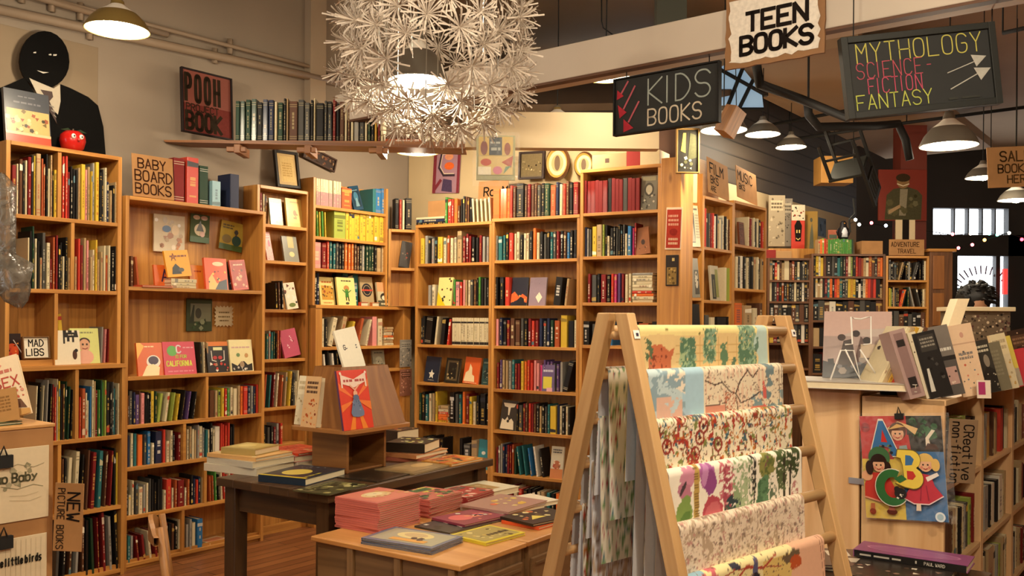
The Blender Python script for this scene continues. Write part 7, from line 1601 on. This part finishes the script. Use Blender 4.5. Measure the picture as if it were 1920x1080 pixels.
# ------------------------------------------------------------------ small wooden chair below the bookcase
pc = atY(300, 1060, 3.75); ch = H - (968 - 593) / F * 3.75
CHW = m_wood('chair_maple', '#8a5c30', '#b07c46', .45)
e = empty('child_chair', (pc.x + .16, pc.y + .06, 0), math.radians(199), "child's wooden chair with curved crest, before the baby books case", 'chair')
for y in (-.13, .13):
    q = MB(); q.tube([(.14, y, .0), (.13, y, .33), (.17, y * 1.02, ch - .02)], [.016, .017, .014], n=10); q.build('rear_leg', CHW, e, True)
    q = MB(); q.tube([(-.15, y, 0), (-.135, y, .31)], [.014, .017], n=10); q.build('front_leg', CHW, e, True)
q = MB(); q.box(-.16, .15, -.155, .155, .305, .33); q.build('seat', CHW, e, False, .008)
q = MB(); n = 12
for i in range(n):
    a0, a1 = [(.17 + .03 * math.cos(math.pi * (t - .5)), -.17 + .34 * t) for t in (i / n, (i + 1) / n)]
    hgt = lambda t: .09 * math.sin(math.pi * min(max(t, .06), .94)) ** .6
    h0, h1 = hgt(i / n), hgt((i + 1) / n); z0 = ch - .085
    A0, A1, B0_, B1_ = Vector((*a0, z0)), Vector((*a1, z0)), Vector((*a1, z0 + h1)), Vector((*a0, z0 + h0)); t_ = Vector((.018, 0, 0))
    for P4 in ([A0, A1, B1_ if False else B0_, B1_], [B1_ + t_, B0_ + t_, A1 + t_, A0 + t_], [B0_, B1_, B1_ + t_, B0_ + t_][::-1], [A0, A0 + t_, A1 + t_, A1]): q.face(P4, '#ffffff', [(0, 0), (.1, 0), (.1, .05), (0, .05)])
q.build('crest_rail', CHW, e)
# ------------------------------------------------------------------ far right of the shop
q = MB(); a, c = atY(1689, 300, 9.75), atY(1738, 300, 9.75); q.box(a.x, c.x, 9.75, 9.95, 0, CZ)
struct(q.build('pillar', m_flat('rust_red_pillar', '#6a2a1c', .6, 0, .1, 3)))
fp = FY(9.7)
pcard('red_painting', 'red painting of a man in an olive jacket on the pillar', 'painting', fp, 1648, 318, 1738, 414, '#7a2c1e', [('p', [(.12, .02), (.16, .5), (.3, .62), (.42, .64), (.6, .66), (.8, .6), (.9, .5), (.88, .02)], '#4a4630'), ('p', [(.42, .1), (.56, .1), (.6, .62), (.44, .62)], '#8a8068'), ('c', .5, .76, .13, .13, '#8a6a44'), ('c', .5, .84, .15, .08, '#3a2c1c'), ('s', [(.38, .72), (.5, .68), (.62, .72)], .02, '#d8c8a8'), ('n', .2, .05, .8, .5, 10, .08, ['#5a5438', '#38341f', '#6a6448']), ('p', [(.2, .12), (.45, .26), (.44, .32), (.2, .2)], '#a88a64')], th=.03, part='print')
pcard('striped_board', 'cream board with a black middle stripe under the red painting', 'board', FY(9.5), 1680, 412, 1716, 449, '#d8c29a', [('r', .33, 0, .68, 1, '#1c1814')], th=.02, part='print')
# posters above the music case and on the gallery wall
GW = Fr(*ab(0, SB - .004)[:2], *D1)
for nm, lb, cat, fr, r, col, it, y in (
    ('tall_print', 'tall grey patterned print board, left of the red mask poster', 'print', FY(9.6), (1441, 366, 1472, 462), '#a8987c', N4('#6a5e4c', '#c8b898', '#8a7c64'), 0),
    ('tall_print', 'second tall grey print board beside the red mask poster', 'print', FY(9.7), (1468, 372, 1486, 462), '#8a8070', N4('#5a5448', '#b8ac94', '#3a362e'), 0),
    ('mask_poster', 'red poster with a black mask on the far wall', 'poster', FY(9.62), (1484, 384, 1509, 482), '#c03a2a', [('r', 0, .7, 1, 1, '#d8ccb0'), ('n', .05, .74, .95, .98, 12, .1, ['#3a342c', '#8a3a2a']), ('p', [(.3, .3), (.7, .3), (.78, .6), (.6, .7), (.4, .7), (.22, .6)], '#1c1816'), ('r', .36, .46, .45, .52, '#e0c070'), ('r', .55, .46, .64, .52, '#e0c070'), ('s', [(.36, .36), (.5, .33), (.64, .36)], .06, '#e0c070'), ('s', [(.3, .14), (.5, .06), (.7, .14)], .08, '#e0b04a')], 0),
    ('yellow_poster', 'mustard poster with a grey figure on the far wall', 'poster', FY(9.8), (1509, 396, 1533, 478), '#a8843c', [('p', [(.35, .1), (.7, .1), (.66, .5), (.55, .75), (.42, .5)], '#6a6a58'), ('c', .5, .8, .1, .05, '#5a5a4c'), ('r', .0, 0, 1, .12, '#8a3a2c')], 0),
    ('blue_print', 'narrow slate blue print on the far wall', 'print', GW, (1535, 409, 1549, 444), '#4a5560', [('n', .1, .1, .9, .9, 6, .15, ['#6a7888', '#38424c'])], -.01),
    ('framed_picture', 'small dark framed picture beside the toy penguin', 'picture', FY(9.6), (1553, 431, 1571, 449), '#b86a50', [('r', .1, .1, .9, .5, '#5a6a5a')], 0)):
    pcard(nm, lb, cat, fr, *r, col, it, y=y, th=.012, part='print')
q = MB(); a = atY(1441, 462, 9.55); c = atY(1536, 482, 9.55); q.box(a.x, c.x, 9.55, 9.68, 0, a.z - .02)
tag(q.build('backing_ledge', PINE, None, False, .004), 'pine ledge carrying the tall prints behind the low far case', 'ledge')
q = MB(); a = atY(1434, 468, 9.3); q.box(a.x, a.x + .1, 9.25, 9.4, LB.z(1480, 484), LB.z(1480, 468), '#8a2420'); q.box(a.x + .1, a.x + .26, 9.25, 9.4, LB.z(1480, 484), LB.z(1480, 470), '#b08a5c')
tag(q.build('small_box', PAINT, None, False, .003), 'red and tan boxes on top of the low far case', 'box')
q = MB(); a, c = atY(1614, 452, 9.25), atY(1653, 475, 9.25); q.box(a.x, c.x, 9.22, 9.42, LB.z(1590, 476), a.z); tag(q.build('cardboard_box', CARD, None, False, .003), 'orange tan box beside the green series books', 'box')
# penguin toy
p = atY(1581, 452, 9.32); k_ = 9.32 / F; hb = 34 * k_
e = empty('toy_penguin', (p.x, p.y, LB.z(1590, 476) + .12 - .0), 0, 'small black and white toy penguin above the green series books', 'toy')
e.location.z = LB.z(1590, 476) + 29 * k_
q = MB(); q.lathe([(.001, 0), (hb * .25, 0), (hb * .3, hb * .3), (hb * .24, hb * .6), (hb * .17, hb * .75), (hb * .18, hb * .88), (hb * .1, hb), (.001, hb * 1.01)], n=16, col='#17151a'); q.build('body', PAINT, e, True)
q = MB(); q.lathe([(.001, hb * .08), (hb * .2, hb * .1), (hb * .22, hb * .35), (hb * .14, hb * .62), (.001, hb * .66)], (0, -hb * .1, 0), n=14, col='#d8dce4'); q.build('belly', PAINT, e, True)
for sx_ in (-1, 1): q = MB(); q.tube([(sx_ * hb * .24, 0, hb * .6), (sx_ * hb * .34, 0, hb * .4), (sx_ * hb * .3, 0, hb * .2)], [hb * .04, hb * .06, hb * .03]); [q.c.__setitem__(i, L('#17151a')) for i in range(len(q.c))]; q.build('flipper', PAINT, e, True)
q = MB(); q.tube([(0, -hb * .16, hb * .86), (0, -hb * .3, hb * .84)], [hb * .04, .001]); [q.c.__setitem__(i, L('#d89a3c')) for i in range(len(q.c))]; q.build('beak', PAINT, e, True)
# hanging black wooden chair
Yc = 8.6; k_ = Yc / F
wv, dv_, uv2 = Vector((.407, .657, .633)).normalized(), Vector((.786, -.605, .125)).normalized(), Vector((.467, .44, -.763)).normalized()
if wv.cross(dv_).dot(uv2) < 0: wv = -wv
e = empty('hanging_chair', atY(1592, 316, Yc), 0, 'black wooden chair hanging tilted from the ceiling', 'chair')
e.rotation_euler = Matrix((wv, dv_, uv2)).transposed().to_euler()
hw_, hd_, lg, bk = .155, .145, .37, .37
q = MB(); q.box(-hw_ - .015, hw_ + .015, -hd_ - .02, hd_, -.012, .018); q.build('seat', m_flat('dark_green_seat', '#12140d', .65), e, False, .005)
CHB = m_flat('black_chair_paint', '#0b0b08', .6)
for sx_ in (-1, 1):
    q = MB(); q.box(sx_ * hw_ - .014, sx_ * hw_ + .014, -hd_ - .014, -hd_ + .014, -lg, -.013); q.build('front_leg', CHB, e, False, .003)
    q = MB(); q.box(sx_ * hw_ - .014, sx_ * hw_ + .014, hd_ + .001, hd_ + .029, -lg, bk); q.build('rear_leg', CHB, e, False, .003)
    q = MB(); q.box(sx_ * hw_ - .008, sx_ * hw_ + .008, -hd_ + .014, hd_, -.22, -.20); q.build('stretcher', CHB, e)
q = MB(); q.box(-hw_ + .014, hw_ - .014, hd_ + .004, hd_ + .026, bk - .05, bk); q.build('crest_rail', CHB, e, False, .003)
q = MB(); q.box(-hw_ + .014, hw_ - .014, hd_ + .004, hd_ + .026, .10, .125); q.build('lower_rail', CHB, e, False, .003)
for x in (-.075, 0, .075): q = MB(); q.box(x - .011, x + .011, hd_ + .008, hd_ + .022, .125, bk - .05); q.build('back_slat', CHB, e)
p0 = atY(1600, 300, Yc); q = MB(); q.tube([p0, (p0.x, p0.y, CZ)], .004, n=5)
Mi = (Matrix.Translation(e.location) @ e.rotation_euler.to_matrix().to_4x4()).inverted(); q.v = [tuple(Mi @ Vector(v)) for v in q.v]; q.build('hanging_wire', BLACKM, e)
q = MB(); q.tube([Mi @ atY(*t, Yc) for t in ((1600, 372), (1603, 400), (1592, 412), (1594, 436))], .010, n=6); q.build('hanging_strap', BLACKM, e)
# lit wooden box lamp behind the chair
q = MB(); a, c = atY(1540, 292, 9.6), atY(1600, 343, 9.6); q.box(a.x, c.x, 9.6, 9.85, c.z, a.z)
e = tag(q.build('wooden_box_lamp', m_flat('amber_veneer', '#c8924a', .5, 0, .12, 6), None, False, .004), 'amber wooden box lamp behind the hanging chair', 'lamp')
q = MB(); q.tube([((a.x + c.x) / 2, 9.7, a.z), ((a.x + c.x) / 2, 9.7, CZ)], .004, n=5); q.build('cord', BLACKM, e)
# small tilted wooden box by the kids books board
p = atY(1369, 228, 4.9); k_ = 4.9 / F
e = empty('tilted_wooden_box', p, 0, 'small slatted wooden box hanging tilted beside the kids books board', 'box')
Mb = Matrix.Rotation(math.radians(26), 4, 'Y') @ Matrix.Rotation(math.radians(38), 4, 'Z')
hw, hh = .048, .076
q = MB(); q.box(-hw, hw, -hw * .8, hw * .8, -hh, hh); q.v = [tuple(Mb @ Vector(v)) for v in q.v]; q.build('body', m_wood('small_box_wood', '#8a5c34', '#b8834e', .5, (4, 90), False), e)
q = MB(); q.tube([Mb @ Vector((0, 0, hh)), (0, 0, CZ - p.z)], .0025, n=5); q.build('cord', BLACKM, e)
# ceiling pipes
for i, (pts, r, lb) in enumerate((([(1418, 118, 5.2), (1424, 158, 5.2), (1500, 185, 5.6), (1590, 222, 6.0)], .028, 'black bent pipe under the teen books board'),
    ([(1515, 196, 6.2), (1516, 215, 6.2), (1535, 238, 6.3), (1640, 236, 6.6), (1684, 232, 6.8), (1698, 262, 6.8), (1706, 300, 6.8)], .03, 'black bent conduit behind the hanging chair'),
    ([(1440, 235, 9.0), (1600, 205, 8.6), (1740, 190, 8.2)], .016, 'thin dark ceiling pipe across the far bay'), ([(1480, 262, 9.5), (1700, 230, 9.0), (1930, 200, 8.5)], .016, 'second thin dark ceiling pipe across the far bay'),
    ([(1880, 62, 6.0), (1960, 44, 5.8)], .014, 'dark ceiling rod beside the mythology blackboard'), ([(1128, -20, 5.6), (1128, 40, 5.6), (1131, 52, 5.6), (1150, 66, 5.6)], .004, 'brown electric cord hanging above the white beam'))):
    q = MB(); P_ = [atY(*t) for t in pts]; P_ = [Vector((p.x, p.y, min(p.z, CZ - r))) for p in P_]
    if i == 0: P_ = [Vector((P_[0].x, P_[0].y, CZ))] + P_
    q.tube(P_, r, n=10)
    if i in (1, 2, 3, 4):
        for p in P_[:2]: q.tube([p, (p.x, p.y, CZ)], .006, n=5)
    tag(q.build('ceiling_pipe', BLACKM, None, True), lb, 'pipe')
# sky light in the far ceiling
q = MB(); a = [atY(u, v, 7.5) for u, v in ((1352, 128), (1378, 116), (1428, 170), (1372, 196))]
zc_ = CZ - .02
sk = [atY(u, v, 7.4) for u, v in ((1346, 204), (1432, 204), (1428, 172), (1380, 112), (1350, 126))]
q.face(sk); q.face([p + Vector((0, .02, 0)) for p in sk[::-1]])
struct(q.build('window_4', m_emit('skylight_sky', '#86a4bd', .55)))
q = MB()
for a, c in (((1350, 130), (1432, 176)), ((1346, 205), (1432, 205)), ((1362, 205), (1395, 122)), ((1385, 205), (1412, 150))):
    a, c = atY(*a, 7.38), atY(*c, 7.38); q.tube([a, c], .016, n=4)
struct(q.build('window_4_frame', BLACKM))
# string lights
e = empty('string_lights', atY(1600, 440, 10.5), 0, 'string of tiny coloured bulbs across the far windows', 'string lights')
q = MB(); pp = [(1592, 420), (1606, 413), (1618, 424), (1640, 420), (1664, 425), (1760, 436), (1786, 441), (1820, 438), (1854, 438), (1868, 440), (1893, 438), (1930, 450)]; o0 = e.location
P_ = [atY(u, v, 10.5) - o0 for u, v in pp]; q.tube(P_, .004, n=4); q.build('cord', BLACKM, e)
P2 = [atY(u, v, 10.5) - o0 for u, v in ((1760, 436), (1795, 466), (1824, 459), (1848, 450), (1893, 436))]; q = MB(); q.tube(P2, .004, n=4); q.build('cord', BLACKM, e)
EMI = {c: m_emit('bulb_' + n, c, 9.0) for c, n in (('#fff0d8', 'white'), ('#ff6a70', 'pink'), ('#6ad8b8', 'green'), ('#ffb050', 'amber'), ('#ff4050', 'red'), ('#c8e0ff', 'pale_blue'))}
for i, (u, v, c) in enumerate(((1604, 412, '#fff0d8'), (1611, 421, '#fff0d8'), (1634, 418, '#ff6a70'), (1661, 423, '#c8e0ff'), (1786, 439, '#ff6a70'), (1820, 438, '#fff0d8'), (1855, 438, '#6ad8b8'), (1870, 440, '#6ad8b8'), (1892, 437, '#fff0d8'), (1797, 465, '#ff6a70'), (1823, 459, '#ff6a70'), (1846, 450, '#ffb050'), (1916, 449, '#ff4050'))):
    q = MB(); q.ball(atY(u, v, 10.5) - o0, .02, n=8); q.build('bulb', EMI[c], e, True)
# red window sign
q = MB(); a, c = atY(1881, 504, 13.13), atY(1888, 552, 13.13); q.box(a.x, c.x, 13.11, 13.158, c.z, a.z); tag(q.build('red_sign', m_emit('red_sign_glow', '#d8403a', 1.2)), 'narrow red glowing sign on the street door frame', 'sign')
# counter screen, goods and the person behind
Yk = 5.9
a, c = atY(1796, 575, Yk), atY(1905, 583, Yk)
e = empty('counter_screen', (a.x, Yk, 0), 0, 'cream topped screen with patterned front before the dark haired person', 'counter')
w_ = c.x - a.x
q = MB(); q.box(0, w_, 0, .3, a.z - .028, a.z); q.build('top', m_flat('cream_top', '#d8c8a4', .5), e, False, .004)
q = MB(); q.box(.02, w_ - .02, .03, .28, 0, a.z - .029, '#6a5a48')
paint(q, lambda x, z, l: (.02 + x, .029 - .0006 * l, z), w_ - .04, a.z - .03, [('n', .02, .86, .98, .995, 130, .03, ['#3a2c24', '#8a7a64', '#c8b498', '#5a3a34', '#24201c'])]); q.build('body', PAINT, e)
pp = atY(1829, 562, 6.55)
e = empty('person', (pp.x, pp.y, 0), 0, 'person with short black hair and dark top behind the counter screen', 'person')
me = bpy.data.meshes.new('body'); hz_ = pp.z
jt = [((0, 0, .95), .14), ((0, 0, 1.18), .13), ((0, .01, hz_ - .30), .15), ((0, 0, hz_ - .19), .055), ((0, -.01, hz_ - .09), .07), ((0, -.01, hz_ + .03), .085), ((-.19, 0, hz_ - .33), .06), ((-.25, -.02, 1.1), .045), ((-.2, -.2, 1.02), .035), ((.19, 0, hz_ - .33), .06), ((.25, -.02, 1.1), .045), ((.2, -.2, 1.02), .035),
      ((-.09, 0, .88), .09), ((-.1, -.02, .48), .06), ((-.1, 0, .07), .045), ((-.1, -.12, .03), .035), ((.09, 0, .88), .09), ((.1, -.02, .48), .06), ((.1, 0, .07), .045), ((.1, -.12, .03), .035)]
me.from_pydata([j[0] for j in jt], [(0, 1), (1, 2), (2, 3), (3, 4), (4, 5), (2, 6), (6, 7), (7, 8), (2, 9), (9, 10), (10, 11), (0, 12), (12, 13), (13, 14), (14, 15), (0, 16), (16, 17), (17, 18), (18, 19)], [])
bo = bpy.data.objects.new('body', me); COL.objects.link(bo); bo.parent = e; me.materials.append(m_flat('dark_clothes', '#1f1c1e', .8))
sk_ = bo.modifiers.new('skin', 'SKIN'); bo.modifiers.new('sub', 'SUBSURF').levels = 1; bo.modifiers['sub'].render_levels = 2
for v, (p_, r_) in zip(me.skin_vertices[0].data, jt): v.radius = (r_, r_)
me.skin_vertices[0].data[0].use_root = True
q = MB(); q.lathe([(.001, hz_ - .15), (.05, hz_ - .14), (.072, hz_ - .08), (.078, hz_), (.06, hz_ + .07), (.001, hz_ + .09)], (0, -.018, 0), n=18); q.build('face_skin', SKIN, e, True)
q = MB(); rh = random.Random(5)
q.ball((0, .012, hz_ + .015), .112, n=20, sz=.92)
for i in range(len(q.v)): v = Vector(q.v[i]); d = v - Vector((0, .012, hz_ + .015)); q.v[i] = tuple(v + d * rh.uniform(-.08, .16))
for i in range(60): t = rh.random() * 6.28; ph = rh.uniform(-.3, 1.4); d = Vector((math.cos(t) * math.cos(ph), math.sin(t) * math.cos(ph), math.sin(ph))); c0 = Vector((0, .012, hz_ + .015)); q.tube([c0 + d * .09, c0 + d * .125 + Vector((.01, 0, .004)), c0 + d * .135 + Vector((.03, 0, -.012))], [.018, .012, .003], n=5)
q.build('hair', HAIR, e, True)
# white bag / paper stand beside the screen
q = MB(); a, c = atY(1780, 562, 5.6), atY(1806, 612, 5.6); P4 = [atY(*t) for t in ((1778, 612, 5.6), (1800, 612, 5.6), (1812, 563, 5.6), (1796, 560, 5.6))]
q.obox(P4[0], P4[1] - P4[0], (0, .1, 0), P4[3] - P4[0], '#d8c8a8'); q.obox((P4[0].x, 5.6, 0), (P4[1].x - P4[0].x, 0, 0), (0, .1, 0), (0, 0, P4[0].z - .001), '#8a6a44')
tag(q.build('paper_stand', PAINT), 'cream paper holder on a post left of the counter screen', 'stand')
# ------------------------------------------------------------------ turn the gathered books into things
def finish_books(limit=298):
    seen = {}
    for b in BOOKS:
        w, h, d = b['w'], b['h'], b['d']
        if b['t'] == 's': a = area_px(b['M'], [(0, 0, 0), (w, 0, 0), (w, 0, h), (0, 0, h)])
        else: a = area_px(b['M'], [(-w/2, 0, 0), (w/2, 0, 0), (w/2, 0, h), (-w/2, 0, h)])
        b['a'] = a * b['seen'] + (1e6 if b.get('force') else 0)
    ok = sorted([b for b in BOOKS if b['a'] > 0], key=lambda b: -b['a'])
    big, rest = ok[:limit], ok[limit:]
    for k, b in enumerate(big):
        rnd = random.Random(k * 7 + 3)
        q = MB()
        if b['t'] == 's':
            spine_mesh(q, b['w'], b['d'], b['h'], A(b['c']), rnd, b['deco'])
            o = q.build('book', PAINT if k % 3 else GLOSS)
            cn = PAL[b['c']][1]; sz = 'slim ' if b['w'] < .011 else ('thick ' if b['w'] > .03 else '')
            nm = b.get('label')
            if not nm:
                if b['flat']: nm = '%s%s book, %s up in the stack on %s' % (sz, cn, ORD[b['i']], b['where'])
                else: nm = '%s%s book, %s from left on %s' % (sz, cn, ORD[b['i']], b['where'])
            if len(nm.split()) > 16: nm = nm.replace('slim ', '').replace('thick ', '').replace('the stack on ', 'the stack, ')
            if len(nm.split()) > 16: print('LONG', nm)
            tag(o, nm, 'book', b['g'])
        else:
            cover_mesh(q, b['w'], b['h'], b['d'], A(b['c']), b['items'], b.get('back'))
            o = q.build('book', GLOSS)
            tag(o, b['label'], 'book', b['g'])
            p = MB(); pages_mesh(p, b['w'], b['h'], b['d']); p.build('page_block', PAINT, o)
            if b.get('spine_art'):
                sa_ = b['spine_art']; hh_ = b['h']; sa_.v = [(x, b['d'] - z, y) for x, y, z in sa_.v]; sa_.build('printed_spine', PAINT, o)
        o.matrix_world = b['M']
    q = MB()
    for k, b in enumerate(rest):
        t = MB(); rnd = random.Random(k * 5 + 1)
        if b['t'] == 's': spine_mesh(t, b['w'], b['d'], b['h'], A(b['c']), rnd, b['deco'])
        else: cover_mesh(t, b['w'], b['h'], b['d'], A(b['c']), b['items']); pages_mesh(t, b['w'], b['h'], b['d'])
        i = len(q.v); M = b['M']
        q.v += [tuple(M @ Vector(v)) for v in t.v]; q.f += [tuple(i + j for j in f) for f in t.f]; q.c += t.c; q.uv += t.uv; q.m += t.m
    if rest: tag(q.build('books', PAINT), 'all the other small or narrow book spines crowding the shelves of the bookcases', 'books', None, 'stuff')
    print('BOOKS', len(BOOKS), len(ok), len(big), len(rest), 'smallest', round(big[-1]['a']))
finish_books()
